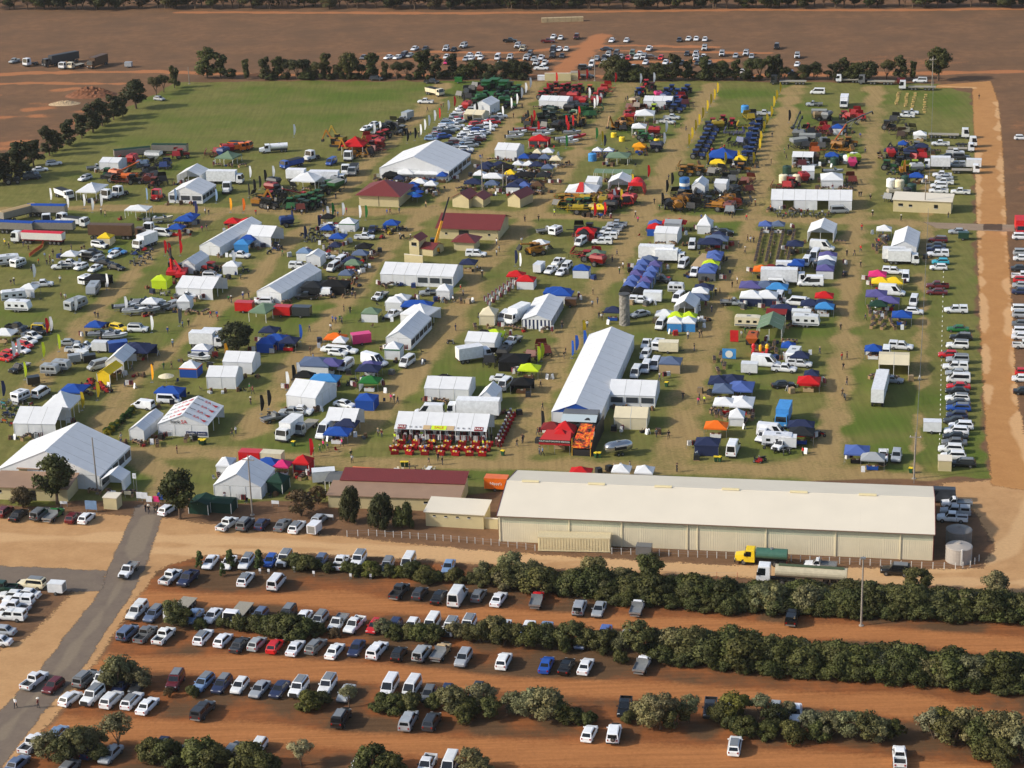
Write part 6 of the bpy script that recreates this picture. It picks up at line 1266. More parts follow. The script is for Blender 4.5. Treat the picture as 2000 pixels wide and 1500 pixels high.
for x in (1, 2.2, W-1): obj('wheel', wheel(.5,.3), t, (x,.3,.5), math.pi/2)
# ---------------------------------------------------------------- farm machinery and show clutter
def simple(parts): return [(n, me, (0,0,0), 0, []) for n, me in parts]
def p_tractor(big=1.0):
    P = []; s = big
    P.append(('chassis', MB().box(-.35,.35,-1.6*s,2.2*s,.7,1.0).mesh('chassis', TRIM), (0,0,0), 0, []))
    P.append(('hood', MB().hexa([(-.42,.4,1.0),(.42,.4,1.0),(.36,2.4*s,1.0),(-.36,2.4*s,1.0),(-.42,.4,1.85*s),(.42,.4,1.85*s),(.3,2.3*s,1.6*s),(-.3,2.3*s,1.6*s)]).mesh('hood', MATTE), (0,0,0), 0, [('grille', MB().box(-.3,.3,2.4*s,2.43*s,1.0,1.5).mesh('grille', TRIM), (0,0,0), 0)]))
    p = [(-.75,-1.3,1.1),(.75,-1.3,1.1),(.75,.4,1.1),(-.75,.4,1.1),(-.68,-1.2,2.65*s),(.68,-1.2,2.65*s),(.68,.3,2.65*s),(-.68,.3,2.65*s)]
    P.append(('cab', MB().hexa(p).mesh('cab', GLASS), (0,0,0), 0, [('cab_roof', MB().box(-.82,.82,-1.35,.45,2.652*s,2.85*s).mesh('cab_roof', MATTE), (0,0,0), 0)]))
    for x in (-1, 1): P.append(('mudguard', MB().loft([[(x*.78,-1.7,1.6),(x*1.2,-1.7,1.6),(x*1.2,-1.7,1.72),(x*.78,-1.7,1.72)],[(x*.78,-.3,1.75),(x*1.2,-.3,1.75),(x*1.2,-.3,1.87),(x*.78,-.3,1.87)]]).mesh('mudguard', MATTE), (0,0,0), 0, []))
    P.append(('exhaust', MB().cyl((.5,.6,1.5),(.5,.6,2.8*s),.06).mesh('exhaust', TRIM), (0,0,0), 0, []))
    for x in (-1, 1): P.append(('wheel', wheel(.88*s,.5), (x*1.0,-1.0,.88*s), 0, [])); P.append(('wheel', wheel(.62*s,.4), (x*.9,1.6*s,.62*s), 0, []))
    return P
def p_harvester():
    P = []
    P.append(('body', MB().hexa([(-1.5,-4,1.2),(1.5,-4,1.2),(1.5,2.0,1.0),(-1.5,2.0,1.0),(-1.5,-4,3.2),(1.5,-4,3.2),(1.5,2.0,3.4),(-1.5,2.0,3.4)]).mesh('body', MATTE), (0,0,0), 0, []))
    P.append(('grain_tank', MB().hexa([(-1.2,-1.8,3.4),(1.2,-1.8,3.4),(1.2,1.2,3.4),(-1.2,1.2,3.4),(-1.7,-2.2,4.2),(1.7,-2.2,4.2),(1.7,1.6,4.2),(-1.7,1.6,4.2)]).mesh('grain_tank', MATTE), (0,0,0), 0, []))
    P.append(('cab', MB().hexa([(-.9,2.0,1.6),(.9,2.0,1.6),(.9,3.3,1.6),(-.9,3.3,1.6),(-.9,2.0,3.3),(.9,2.0,3.3),(.9,3.6,3.3),(-.9,3.6,3.3)]).mesh('cab', GLASS), (0,0,0), 0, [('cab_roof', MB().box(-1,1,1.95,3.75,3.302,3.5).mesh('cab_roof', MATTE), (0,0,0), 0)]))
    P.append(('header', MB().hexa([(-4,3.6,.3),(4,3.6,.3),(4,5.2,.2),(-4,5.2,.2),(-4,3.6,1.3),(4,3.6,1.3),(4,4.6,.7),(-4,4.6,.7)]).mesh('header', MATTE), (0,0,0), 0, []))
    P.append(('unloading_auger', MB().cyl((1.6,-1.5,3.4),(1.8,-6.0,3.9),.2).mesh('unloading_auger', MATTE), (0,0,0), 0, []))
    for x in (-1, 1): P.append(('wheel', wheel(.95,.7), (x*1.5,1.4,.95), 0, [])); P.append(('wheel', wheel(.65,.45), (x*1.3,-3.0,.65), 0, []))
    return P
def p_sprayer():
    P = []
    P.append(('frame', MB().box(-.8,.8,-2.5,2.5,.9,1.1).mesh('frame', TRIM), (0,0,0), 0, []))
    P.append(('tank', MB().loft([[(1.1*math.cos(a),y,1.9+.8*math.sin(a)) for a in [2*math.pi*i/12 for i in range(12)]] for y in (-1.8,-1.5,.9,1.2)]).mesh('tank', MATTE), (0,0,0), 0, [('tank_lid', MB().cyl((0,0,2.65),(0,0,2.85),.3).mesh('tank_lid', TRIM), (0,0,0), 0)]))
    for x in (-1, 1):
        P.append(('boom', MB().box(x*1.45-.08,x*1.45+.08,-3.6,2.6,1.5,1.65).box(x*1.45-.06,x*1.45+.06,-3.6,2.4,2.2,2.3).mesh('boom', MATTE), (0,0,0), 0, []))
        P.append(('wheel', wheel(.85,.45), (x*1.15,-.6,.85), 0, []))
    P.append(('rear_frame', MB().box(-1.4,1.4,-3.2,-3.0,.8,2.4).mesh('rear_frame', MATTE), (0,0,0), 0, [])); P.append(('drawbar', MB().box(-.1,.1,2.5,4.2,.6,.8).mesh('drawbar', TRIM), (0,0,0), 0, []))
    return P
def p_seeder():
    P = []
    for i, y in enumerate((-1.5, -.2, 1.1)): P.append(('tool_bar', MB().box(-3.2,3.2,y-.08,y+.08,.9,1.05).mesh('tool_bar', MATTE), (0,0,0), 0, []))
    for x in (-2.4,-.8,.8,2.4): P.append(('frame_rail', MB().box(x-.07,x+.07,-1.6,1.3,1.05,1.18).mesh('frame_rail', MATTE), (0,0,0), 0, []))
    t = MB().box(-.04,.04,-.05,.05,-.85,.02).box(-.08,.08,-.02,.16,-.9,-.75).mesh('tine', TRIM)
    for i, y in enumerate((-1.5, -.2, 1.1)):
        for j in range(6): P.append(('tine', t, (-2.9+j*1.15+i*.35,y,.9), 0, []))
    P.append(('wing_frame', MB().hexa([(-3.3,-1.4,1.2),(-3.1,-1.4,1.2),(-3.1,1.2,1.2),(-3.3,1.2,1.2),(-2.6,-1.2,2.6),(-2.4,-1.2,2.6),(-2.4,1.0,2.6),(-2.6,1.0,2.6)]).mesh('wing_frame', MATTE), (0,0,0), 0, [])); P.append(('wing_frame', MB().hexa([(3.1,-1.4,1.2),(3.3,-1.4,1.2),(3.3,1.2,1.2),(3.1,1.2,1.2),(2.4,-1.2,2.6),(2.6,-1.2,2.6),(2.6,1.0,2.6),(2.4,1.0,2.6)]).mesh('wing_frame', MATTE), (0,0,0), 0, []))
    for x in (-1.6, 1.6): P.append(('wheel', wheel(.45,.3), (x,-.8,.45), 0, []))
    P.append(('drawbar', MB().box(-.1,.1,1.2,3.2,.8,.95).mesh('drawbar', MATTE), (0,0,0), 0, []))
    return P
def p_cart():
    P = [('tank', MB().hexa([(-.5,-1.6,.9),(.5,-1.6,.9),(.5,1.6,.9),(-.5,1.6,.9),(-1.3,-1.9,2.2),(1.3,-1.9,2.2),(1.3,1.9,2.2),(-1.3,1.9,2.2)]).hexa([(-1.3,-1.9,2.2),(1.3,-1.9,2.2),(1.3,1.9,2.2),(-1.3,1.9,2.2),(-1.0,-1.6,2.9),(1.0,-1.6,2.9),(1.0,1.6,2.9),(-1.0,1.6,2.9)]).mesh('tank', MATTE), (0,0,0), 0, [('lid', MB().cyl((0,0,2.9),(0,0,3.05),.4).mesh('lid', TRIM), (0,0,0), 0)])]
    P.append(('frame', MB().box(-.9,.9,-1.8,1.8,.7,.88).mesh('frame', TRIM), (0,0,0), 0, [])); P.append(('drawbar', MB().box(-.1,.1,1.8,3.4,.65,.8).mesh('drawbar', TRIM), (0,0,0), 0, []))
    for x in (-1, 1): P.append(('wheel', wheel(.7,.5), (x*1.2,-.4,.7), 0, []))
    return P
def p_loader(arm=True):
    P = [('body', MB().hexa([(-1,-2.2,.8),(1,-2.2,.8),(1,1.6,.8),(-1,1.6,.8),(-1,-2.2,1.9),(1,-2.2,1.7),(.9,1.6,1.4),(-.9,1.6,1.6)]).mesh('body', MATTE), (0,0,0), 0, [])]
    P.append(('cab', MB().hexa([(-.95,-.8,1.5),(.1,-.8,1.5),(.1,.8,1.5),(-.95,.8,1.5),(-.9,-.7,2.8),(.05,-.7,2.8),(.05,.6,2.8),(-.9,.6,2.8)]).mesh('cab', GLASS), (0,0,0), 0, [('cab_roof', MB().box(-1,.15,-.85,.75,2.802,2.95).mesh('cab_roof', MATTE), (0,0,0), 0)]))
    P.append(('boom', MB().hexa([(.4,-2,1.9),(.8,-2,1.9),(.8,2.9,2.4),(.4,2.9,2.4),(.4,-2,2.25),(.8,-2,2.25),(.8,2.9,2.75),(.4,2.9,2.75)]).mesh('boom', MATTE), (0,0,0), 0, [('bucket', MB().hexa([(-.9,3.2,1.4),(1.2,3.2,1.4),(1.2,4.0,1.3),(-.9,4.0,1.3),(-.9,2.9,2.4),(1.2,2.9,2.4),(1.2,3.2,2.4),(-.9,3.2,2.4)]).mesh('bucket', TRIM), (0,0,0), 0)]))
    for x in (-1, 1):
        for y in (-1.4, 1.1): P.append(('wheel', wheel(.62,.45), (x*1.05,y,.62), 0, []))
    return P
def p_excavator():
    P = [('track', MB().box(-1.3,-.7,-1.6,1.6,0,.75).mesh('track', RUB), (0,0,0), 0, []), ('track', MB().box(.7,1.3,-1.6,1.6,0,.75).mesh('track', RUB), (0,0,0), 0, [])]
    P.append(('body', MB().box(-1.2,1.2,-1.9,.9,.8,1.9).mesh('body', MATTE), (0,0,0), 0, [])); P.append(('cab', MB().box(-1.2,-.2,-.2,1.2,1.0,2.7).mesh('cab', GLASS), (0,0,0), 0, [('cab_roof', MB().box(-1.25,-.15,-.25,1.25,2.702,2.82).mesh('cab_roof', MATTE), (0,0,0), 0)]))
    P.append(('boom', MB().hexa([(.2,.8,1.6),(.55,.8,1.6),(.55,1.2,1.3),(.2,1.2,1.3),(.2,3.0,4.9),(.55,3.0,4.9),(.55,3.5,4.7),(.2,3.5,4.7)]).mesh('boom', MATTE), (0,0,0), 0, [('dipper', MB().hexa([(.22,4.6,1.9),(.53,4.6,1.9),(.53,4.9,1.9),(.22,4.9,1.9),(.22,3.0,4.95),(.53,3.0,4.95),(.53,3.5,5.0),(.22,3.5,5.0)]).mesh('dipper', MATTE), (0,0,0), 0), ('bucket', MB().box(-.1,.85,4.3,5.0,1.2,1.9).mesh('bucket', TRIM), (0,0,0), 0)]))
    return P
def p_auger():
    P = [('tube', MB().cyl((0,-4.5,.5),(0,4.5,3.9),.22,.22,10).mesh('tube', MATTE), (0,0,0), 0, []), ('hopper', MB().hexa([(-.3,-5,.2),(.3,-5,.2),(.3,-4.2,.2),(-.3,-4.2,.2),(-.7,-5.4,.9),(.7,-5.4,.9),(.7,-4,.9),(-.7,-4,.9)]).mesh('hopper', MATTE), (0,0,0), 0, []), ('spout', MB().cyl((0,4.4,3.9),(0,4.7,3.0),.18,.25).mesh('spout', TRIM), (0,0,0), 0, [])]
    P.append(('strut', MB().cyl((-.9,-.5,.5),(0,1.5,2.6),.06).cyl((.9,-.5,.5),(0,1.5,2.6),.06).cyl((-.9,-.5,.5),(.9,-.5,.5),.06).mesh('strut', STEEL), (0,0,0), 0, []))
    for x in (-1, 1): P.append(('wheel', wheel(.38,.22), (x*.95,-.5,.38), 0, []))
    return P
def p_mower():
    P = [('deck', MB().box(-.6,.6,-.5,.6,.25,.45).mesh('deck', MATTE), (0,0,0), 0, []), ('hood', MB().hexa([(-.35,.1,.45),(.35,.1,.45),(.3,.95,.4),(-.3,.95,.4),(-.33,.1,.95),(.33,.1,.95),(.26,.9,.75),(-.26,.9,.75)]).mesh('hood', MATTE), (0,0,0), 0, []), ('seat', MB().box(-.25,.25,-.6,-.1,.6,.75).box(-.25,.25,-.7,-.58,.7,1.1).mesh('seat', TRIM), (0,0,0), 0, [])]
    for x in (-1, 1): P.append(('wheel', wheel(.3,.2), (x*.5,-.5,.3), 0, [])); P.append(('wheel', wheel(.22,.16), (x*.45,.7,.22), 0, []))
    return P
def p_bike():
    P = [('frame', MB().hexa([(-.12,-.5,.5),(.12,-.5,.5),(.12,.5,.55),(-.12,.5,.55),(-.14,-.6,.85),(.14,-.6,.85),(.14,.4,.95),(-.14,.4,.95)]).mesh('frame', MATTE), (0,0,0), 0, []), ('seat', MB().box(-.14,.14,-.85,.0,.87,.98).mesh('seat', TRIM), (0,0,0), 0, []), ('handlebar', MB().box(-.4,.4,.45,.52,1.05,1.12).box(-.04,.04,.45,.7,.5,1.05).mesh('handlebar', STEEL), (0,0,0), 0, [])]
    for y in (-.65, .7): P.append(('wheel', wheel(.32,.14), (0,y,.32), 0, []))
    return P
def p_bin(c2):
    return [('bin', MB().hexa([(-.22,-.25,.06),(.22,-.25,.06),(.22,.25,.06),(-.22,.25,.06),(-.29,-.35,1.0),(.29,-.35,1.0),(.29,.35,1.0),(-.29,.35,1.0)]).mesh('bin', mat('bin_green', (30,74,46), rough=.5)), (0,0,0), 0, []), ('lid', MB().hexa([(-.31,-.4,1.0),(.31,-.4,1.0),(.31,.38,1.0),(-.31,.38,1.0),(-.29,-.36,1.1),(.29,-.36,1.1),(.29,.36,1.14),(-.29,.36,1.14)]).mesh('lid', mat('bin_yellow', (235,205,30), rough=.5)), (0,0,0), 0, [])]
def p_picnic():
    P = [('table_top', MB().box(-.9,.9,-.4,.4,.7,.76).mesh('table_top', WHITE), (0,0,0), 0, [])]
    for x in (-.7, .7): P.append(('leg', MB().box(x-.04,x+.04,-.35,.35,0,.7).mesh('leg', STEEL), (0,0,0), 0, []))
    ch = MB().box(-.22,.22,-.22,.22,.4,.46).box(-.22,.22,.18,.24,.46,.85).box(-.2,-.16,-.2,-.16,0,.4).box(.16,.2,-.2,-.16,0,.4).box(-.2,-.16,.16,.2,0,.4).box(.16,.2,.16,.2,0,.4).mesh('chair', mat('cream_plastic', (214,204,180), rough=.5))
    for x, y, r in ((-.5,.8,0),(.5,.85,.3),(-.5,-.8,3.1),(.5,-.85,3.3)): P.append(('chair', ch, (x,y,0), r, []))
    return P
GOODS = mat('mixed_goods', (150,120,100), rough=.8, var=.9, scale=7); GOODS2 = mat('dark_goods', (62,58,58), rough=.8, var=.9, scale=6)
def p_bargain(seed):
    r = random.Random(seed); P = [('table_skirt', MB().box(-.75,.75,-.45,.45,.05,.72).mesh('table_skirt', FAB), (0,0,0), 0, []), ('table_top', MB().box(-.8,.8,-.5,.5,.721,.76).mesh('table_top', FAB), (0,0,0), 0, [])]
    for i in range(5):
        x, y = r.uniform(-.6,.6), r.uniform(-.32,.32); P.append(('goods', MB().box(x-.16,x+.16,y-.12,y+.12,.762,.82+r.random()*.2).mesh('goods', [mat('goods_red', (190,40,40)), mat('goods_white', (224,220,214)), mat('goods_blue', (70,90,140)), mat('goods_yellow', (222,196,70))][r.randrange(4)]), (0,0,0), 0, []))
    return P
def p_rack(seed):
    r = random.Random(seed); P = [('rail', MB().box(-.9,.9,-.02,.02,1.5,1.54).box(-.9,-.86,-.25,.25,0,.05).box(.86,.9,-.25,.25,0,.05).box(-.9,-.86,-.02,.02,.05,1.5).box(.86,.9,-.02,.02,.05,1.5).mesh('rail', STEEL), (0,0,0), 0, [])]
    for i in range(6):
        x = -.72+i*.28; P.append(('garment', MB().hexa([(x,-.28,.55),(x+.2,-.28,.55),(x+.2,.28,.55),(x,.28,.55),(x+.04,-.22,1.48),(x+.16,-.22,1.48),(x+.16,.22,1.48),(x+.04,.22,1.48)]).mesh('garment', [mat('cloth_white', (222,220,218), rough=.8), mat('cloth_dark', (48,34,40), rough=.8), mat('cloth_red', (120,34,42), rough=.8), mat('cloth_grey', (120,120,126), rough=.8)][r.randrange(4)]), (0,0,0), 0, []))
    return P
def p_goods_table():
    b = MB(); P = [('table', MB().box(-1.4,1.4,-.4,.4,.66,.72).box(-1.35,-1.25,-.35,.35,0,.66).box(1.25,1.35,-.35,.35,0,.66).mesh('table', WOOD), (0,0,0), 0, [])]
    for i in range(7):
        x = -1.2+i*.4; h = .1+.25*((i*37) % 5)/5; P.append(('goods', MB().box(x-.16,x+.16,-.28,.25,.722,.74+h).mesh('goods', GOODS if i % 2 else GOODS2), (0,0,0), 0, []))
    return P
def p_flag():
    sail = []; n = 8
    for i in range(n+1):
        z = .7+3.4*i/n; w_ = .85*math.sin(min(1, (i+1.6)/n)*math.pi*.62)*(1-.35*(i/n)**4); sail.append([(0,0,z),(w_,.04*math.sin(i),z)])
    vs = [p for q in sail for p in q]
    return [('pole', MB().cyl((0,0,0),(0,0,4.2),.03,.015,6).mesh('pole', STEEL), (0,0,0), 0, []), ('banner', MB().add(vs, [(2*i,2*i+1,2*i+3,2*i+2) for i in range(n)]).mesh('banner', FAB), (0,0,0), 0, []), ('base', MB().box(-.4,.4,-.06,.06,0,.06).box(-.06,.06,-.4,-.061,0,.06).box(-.06,.06,.061,.4,0,.06).mesh('base', STEEL), (0,0,0), 0, [])]
def p_poly():
    return [('body', MB().lathe([(1.25,0),(1.25,2.0)], 20).mesh('body', MATTE), (0,0,0), 0, []), ('roof', MB().lathe([(1.28,2.0),(1.1,2.2),(.35,2.4),(.02,2.42)], 20).mesh('roof', MATTE), (0,0,0), 0, []), ('hatch', MB().lathe([(.3,2.38),(.3,2.5),(.02,2.52)], 10).mesh('hatch', TRIM), (0,0,0), 0, [])]
def p_fieldbin():
    return [('hopper', MB().hexa([(-.4,-.8,.8),(.4,-.8,.8),(.4,.8,.8),(-.4,.8,.8),(-1.4,-2.4,2.2),(1.4,-2.4,2.2),(1.4,2.4,2.2),(-1.4,2.4,2.2)]).box(-1.4,1.4,-2.4,2.4,2.201,3.1).mesh('hopper', MATTE), (0,0,0), 0, []), ('frame', MB().box(-1.3,-1.15,-2.2,2.2,.5,.65).box(1.15,1.3,-2.2,2.2,.5,.65).box(-1.3,-1.2,-2.2,-2.1,.65,2.2).box(1.2,1.3,-2.2,-2.1,.65,2.2).box(-1.3,-1.2,2.1,2.2,.65,2.2).box(1.2,1.3,2.1,2.2,.65,2.2).box(-1.15,1.15,-2.2,-2.1,.5,.65).mesh('frame', TRIM), (0,0,0), 0, []), ('tarp', MB().loft([[(-1.42,y,3.1),(0,y,3.3),(1.42,y,3.1)] for y in (-2.42,2.42)]).mesh('tarp', mat('grey_tarp', (140,144,140), rough=.7)), (0,0,0), 0, []), ('wheel', wheel(.5,.3), (-1.35,0,.5), 0, []), ('wheel', wheel(.5,.3), (1.35,0,.5), 0, [])]
MK = {'trc': ('tractor', 'tractor', 'tractor', p_tractor, 1.4), 'har': ('harvester', 'harvester', 'harvester', p_harvester, 2.0), 'spr': ('boom sprayer', 'sprayer', 'boom_sprayer', p_sprayer, 1.4), 'sdr': ('seeder bar', 'seeder', 'seeder_bar', p_seeder, 1.0), 'crt': ('air seeder cart', 'seeder', 'seeder_cart', p_cart, 1.5), 'ldr': ('loader', 'loader', 'loader', p_loader, 1.4), 'exc': ('excavator', 'excavator', 'excavator', p_excavator, 1.6), 'aug': ('grain auger', 'auger', 'grain_auger', p_auger, 1.8), 'mow': ('ride-on mower', 'mower', 'ride_on_mower', p_mower, .5), 'bik': ('motorbike', 'motorbike', 'motorbike', p_bike, .5), 'bin': ('yellow lidded wheelie bin', 'bin', 'wheelie_bin', lambda: p_bin(0), .6), 'pic': ('white picnic table with chairs', 'table', 'picnic_table', p_picnic, .6), 'brg': ('bargain table', 'table', 'bargain_table', lambda: p_bargain(3), .5), 'brh': ('bargain table', 'table', 'bargain_table', lambda: p_bargain(8), .5), 'rak': ('clothes rack', 'rack', 'clothes_rack', lambda: p_rack(2), .9), 'rbk': ('clothes rack', 'rack', 'clothes_rack', lambda: p_rack(9), .9), 'gtb': ('goods table', 'table', 'goods_table', p_goods_table, .6), 'flg': ('feather flag', 'flag', 'feather_flag', p_flag, 0), 'ply': ('round water tank', 'tank', 'poly_tank', p_poly, 1.2), 'fbn': ('field bin', 'bin', 'field_bin', p_fieldbin, 1.8)}
for kk in MK: KINDS[kk] = MK[kk][:4]; ZC[kk] = MK[kk][4]
def Mx(table, rnd=25):
    for ln in table.strip().replace(';', '\n').split('\n'):
        q = ln.split()
        if q: mach(q[0], q[1], float(q[2]), float(q[3]), float(q[4]) if len(q) > 4 else R.uniform(-rnd, rnd)+R.choice([90, 180, 270]))
def mach(k, col, px, py, h=0, label=None, scale=1.0):
    noun, cat, nm = KINDS[k][:3]; z = ZC.get(k, .8); loc = G(px, py, z); loc.z = 0; c = pal(col); f = 1.0 if k in ('flg', 'ply', 'boat', 'afr') else R.uniform(.42,.72)*(.62 if col in 'bya' else 1); f = .62 if (k == 'flg' and col in 'yL') else f; c = (c[0]*f, c[1]*f, c[2]*f, 1)
    d = noun if k in ("afr", 'bin', 'pic', 'rak', 'rbk', 'gtb') else f'{PAL[col][0]} {noun}'
    t = thing(nm, cat, d, loc, heading(h), {'flg': 'feather flags along the lanes'}.get(k, noun+'s on show'), label=label, color=c)
    if scale != 1.0: t.scale = (scale,)*3
    build(proto(k), t, c, {'tip': c})
    return t
Z('in the green machinery display beyond the dealer cars')
Mx('''har G 950 170 180; har G 966 166 185; har G 984 170 180; trc G 1003 178 200; trc G 1010 186 190; trc G 1013 174 180; trc G 930 200 120; trc G 995 203 100; sdr g 912 178; sdr d 928 172; crt x 940 175; crt G 940 192; sdr k 918 188; sdr d 906 184; trc e 975 178; trc e 990 186; trc G 948 186; sdr g 935 166; trc e 1000 168; crt G 985 196; trc G 975 192; mow r 905 207; crt r 912 206''')
Z('in the red tractor display')
Mx('''trc r 1074 172 190; trc r 1086 168 180; trc r 1099 172 200; trc r 1110 170 180; trc r 1122 174 190; trc r 1133 172 180; trc o 1152 174 180; sdr r 1178 177; sdr r 1184 170; sdr r 1128 194; crt r 1140 197; crt r 1165 197 90; trc r 1069 180; sdr M 1098 186; sdr M 1108 184; crt r 1119 188; mow r 1150 188; trc r 1172 182; trc o 1090 180; trc r 1060 186''')
Z('in the green and yellow display below the red tractors')
Mx('''sdr G 1130 220; sdr G 1146 222; trc G 1120 226; sdr G 1155 222; trc e 1062 222; trc e 1076 228; sdr e 1100 228; crt K 1112 212; spr e 1080 214; ldr a 1026 230 170; ldr a 1034 238 180; ldr a 1120 232 170; ldr a 1128 238 160; exc a 1136 236 180; sdr k 1058 240; sdr k 1072 244; sdr k 1096 240; crt k 1086 246; sdr k 1106 246; boat w 1012 258 70; boat w 1006 266 70; boat w 1058 262 90; boat w 1066 256 80; boat s 1118 258 90; boat w 1102 270 70; boat w 1112 276 80; boat r 1022 252 70; boat r 1050 252 90; trc e 1142 212; sdr G 1160 214; crt K 1134 210; crt d 1120 206; boat r 1128 266 60; trc G 1108 232''')
Z('in the blue and red tractor display')
Mx('''trc r 1262 164 180; trc m 1274 170 180; trc r 1255 178 170; trc b 1248 180 160; crt p 1286 187; trc b 1301 180 180; trc b 1312 174 180; trc b 1323 182 180; trc b 1335 180 180; trc b 1342 174 190; trc b 1309 206 120; trc b 1319 212 100; trc b 1326 206 90; sdr x 1236 208; sdr x 1246 214; sdr x 1230 222; trc r 1226 224 200; crt r 1231 230; sdr u 1252 206; crt t 1240 198; sdr u 1258 216; exc a 1203 243 200; ldr a 1214 236 180; ldr a 1217 246 170; sdr a 1222 242; crt r 1278 256 90; trc G 1256 264 90; trc G 1262 269 100; sdr r 1330 192; sdr m 1338 200; crt b 1300 190; sdr b 1328 198; ute w 1304 236; ute w 1312 228; trc L 1277 212 180; sdr s 1260 206; crt n 1283 286; trc b 1318 196''')
Mx('ply y 1199 260 0; ply y 1283 272 0; ply y 1215 268 0; ply i 1157 306 0')
for o_ in THINGS[-4:-1]: o_[0].scale = (.75,.75,.6)
Z('in the blue tractor display lined with yellow flags')
Mx('''trc b 1390 252 100; trc b 1385 260 100; trc b 1381 268 100; trc b 1376 276 100; trc b 1372 284 100; trc b 1367 292 100; trc b 1362 301 100; trc n 1386 246 100; trc b 1478 241 270; trc b 1476 250 270; trc b 1473 260 270; trc b 1471 269 270; trc b 1469 278 270; trc b 1467 287 270; trc b 1464 296 270; trc b 1461 304 270; trc r 1392 240 180; trc r 1412 234 180; trc r 1430 240 180; sdr y 1459 245; crt y 1402 244; sdr v 1434 258; ply i 1455 212 0; ute w 1492 220 90; sdr d 1470 226; sdr y 1462 228; mow r 1392 292; mow r 1412 290; mow r 1390 298; sdr d 1440 280; trc n 1482 238 270; sdr b 1455 274; trc a 1338 334 90; trc a 1352 330 90; sdr a 1346 324; trc a 1450 328 90; sdr k 1460 318; sdr K 1418 352 90; sdr g 1432 348 90; sdr d 1400 334; trc a 1372 333 90; sdr k 1390 350; sdr x 1460 352''')
Z('in the grey and red machinery sites by the augers')
Mx('''crt t 1600 226; crt s 1615 226; sdr r 1595 250; sdr r 1612 250; aug g 1660 240 60; aug g 1676 232 70; sdr r 1660 226; sdr r 1680 228; trc r 1650 226; sdr r 1672 220; crt a 1636 284; trc a 1660 276 90; sdr a 1646 291; ldr a 1640 280; aug d 1556 236 10; aug d 1560 246 10; fbn s 1577 270 90; fbn s 1560 278 60; sdr s 1602 274; crt s 1560 262; sdr o 1592 292; aug o 1641 262 20; sdr d 1575 282; fbn s 1600 222 90; ply c 1530 348 0; ply c 1557 348 0; ply e 1537 331 0; ply e 1630 314 0; ply e 1622 306 0; ply w 1668 305 0; ply e 1646 308 0; ply w 1655 310 0; crt p 1665 318; sdr r 1540 360; sdr x 1528 364; mow r 1560 360; crt r 1570 346; sdr d 1610 284; boat s 1628 334 90; crt u 1590 308; sdr m 1566 318; sdr x 1662 350; bik r 1646 364; bik k 1655 362; crt L 1668 310; sdr g 1632 250 90; sdr g 1645 248 90; trc r 1544 356; sdr M 1605 258; sdr d 1580 256''')
Z('in the tanks and tractors site by the boundary fence')
Mx('''ply w 1740 356 0; ply c 1757 358 0; ply e 1781 366 0; ply e 1769 350 0; trc L 1790 322 90; sdr L 1774 328; exc a 1766 330 170; bik G 1744 334; bik G 1752 338; bik k 1738 338; trc k 1760 316 90; sdr r 1790 306; sdr r 1802 304; crt r 1740 300; bik w 1748 306; trc n 1768 308; sdr u 1760 262; sdr z 1775 254; sdr u 1752 250; trc d 1735 244; crt k 1780 296; sdr k 1755 290; trc s 1790 286; ply K 1772 374 0; sdr s 1742 384; crt c 1746 378; sdr d 1748 232; bik z 1745 320; bik G 1750 326; trc G 1735 322; crt w 1790 328''')
Z('in the yellow machinery display on the cross lane')
Mx('''spr a 1106 386; spr a 1116 393; spr y 1142 388; spr a 1156 386; trc G 1129 399 200; trc G 1146 397 180; sdr y 1112 403; crt y 1178 392; sdr M 1186 390; sdr r 1196 386; sdr r 1214 396; trc M 1205 394; sdr k 1220 390; crt y 1165 408; mow y 1176 410; mow y 1120 408; sdr k 1098 396; sdr e 1136 392; trc y 1100 390; crt k 1192 402; sdr a 1124 384; spr y 1132 408; crt r 1230 388; sdr d 1150 402; trc G 1110 398''')
Z('in the dark and yellow sprayer display')
Mx('''spr a 1320 394; spr a 1332 389; spr a 1400 402; spr a 1426 391; spr a 1412 396; sdr k 1346 386; sdr k 1390 386; sdr k 1378 377; trc k 1440 382; sdr k 1366 396; sdr k 1356 402; sdr x 1430 402; spr k 1308 400; trc d 1384 394 180; sdr k 1326 380; aug k 1420 380 60; crt k 1436 372; sdr x 1456 368; sdr k 1340 376; crt x 1425 404; spr a 1325 402; sdr d 1446 394; sdr s 1428 408 90''')
Z('in the western tractor display')
Mx('''exc a 505 390 100; trc r 526 384 180; trc k 540 372 160; trc k 550 380 160; trc G 566 397 170; trc G 581 393 180; trc G 593 390 180; trc G 606 386 190; trc G 619 381 190; trc e 631 372 200; aug r 572 376 200; crt r 530 366; trc k 520 396 90; crt K 535 356; sdr k 545 392; trc G 612 398 180; trc e 598 402 190; sdr e 575 402; trc G 640 362 200; fbn G 656 362 20; sdr x 588 404; crt s 655 352; sdr k 512 382; trc k 528 398 100; sdr d 560 370; trc G 625 392 190; trc e 586 398; sdr G 570 402''')
Z('in the yellow and red machines beside the red white tent')
Mx('''exc a 656 276 280; exc a 690 288 60; exc a 682 296 300; ldr a 708 290; sdr r 720 270; trc r 731 274 200; trc r 741 266 200; trc r 752 262 200; sdr d 760 258; trc m 728 284; sdr a 700 300; exc y 664 268 290; sdr k 720 296; trc k 758 246; sdr z 764 240; crt k 748 250; sdr M 736 290; crt r 742 278; sdr d 778 244; trc s 785 254''')
Z('in the grain trailer display at the west end')
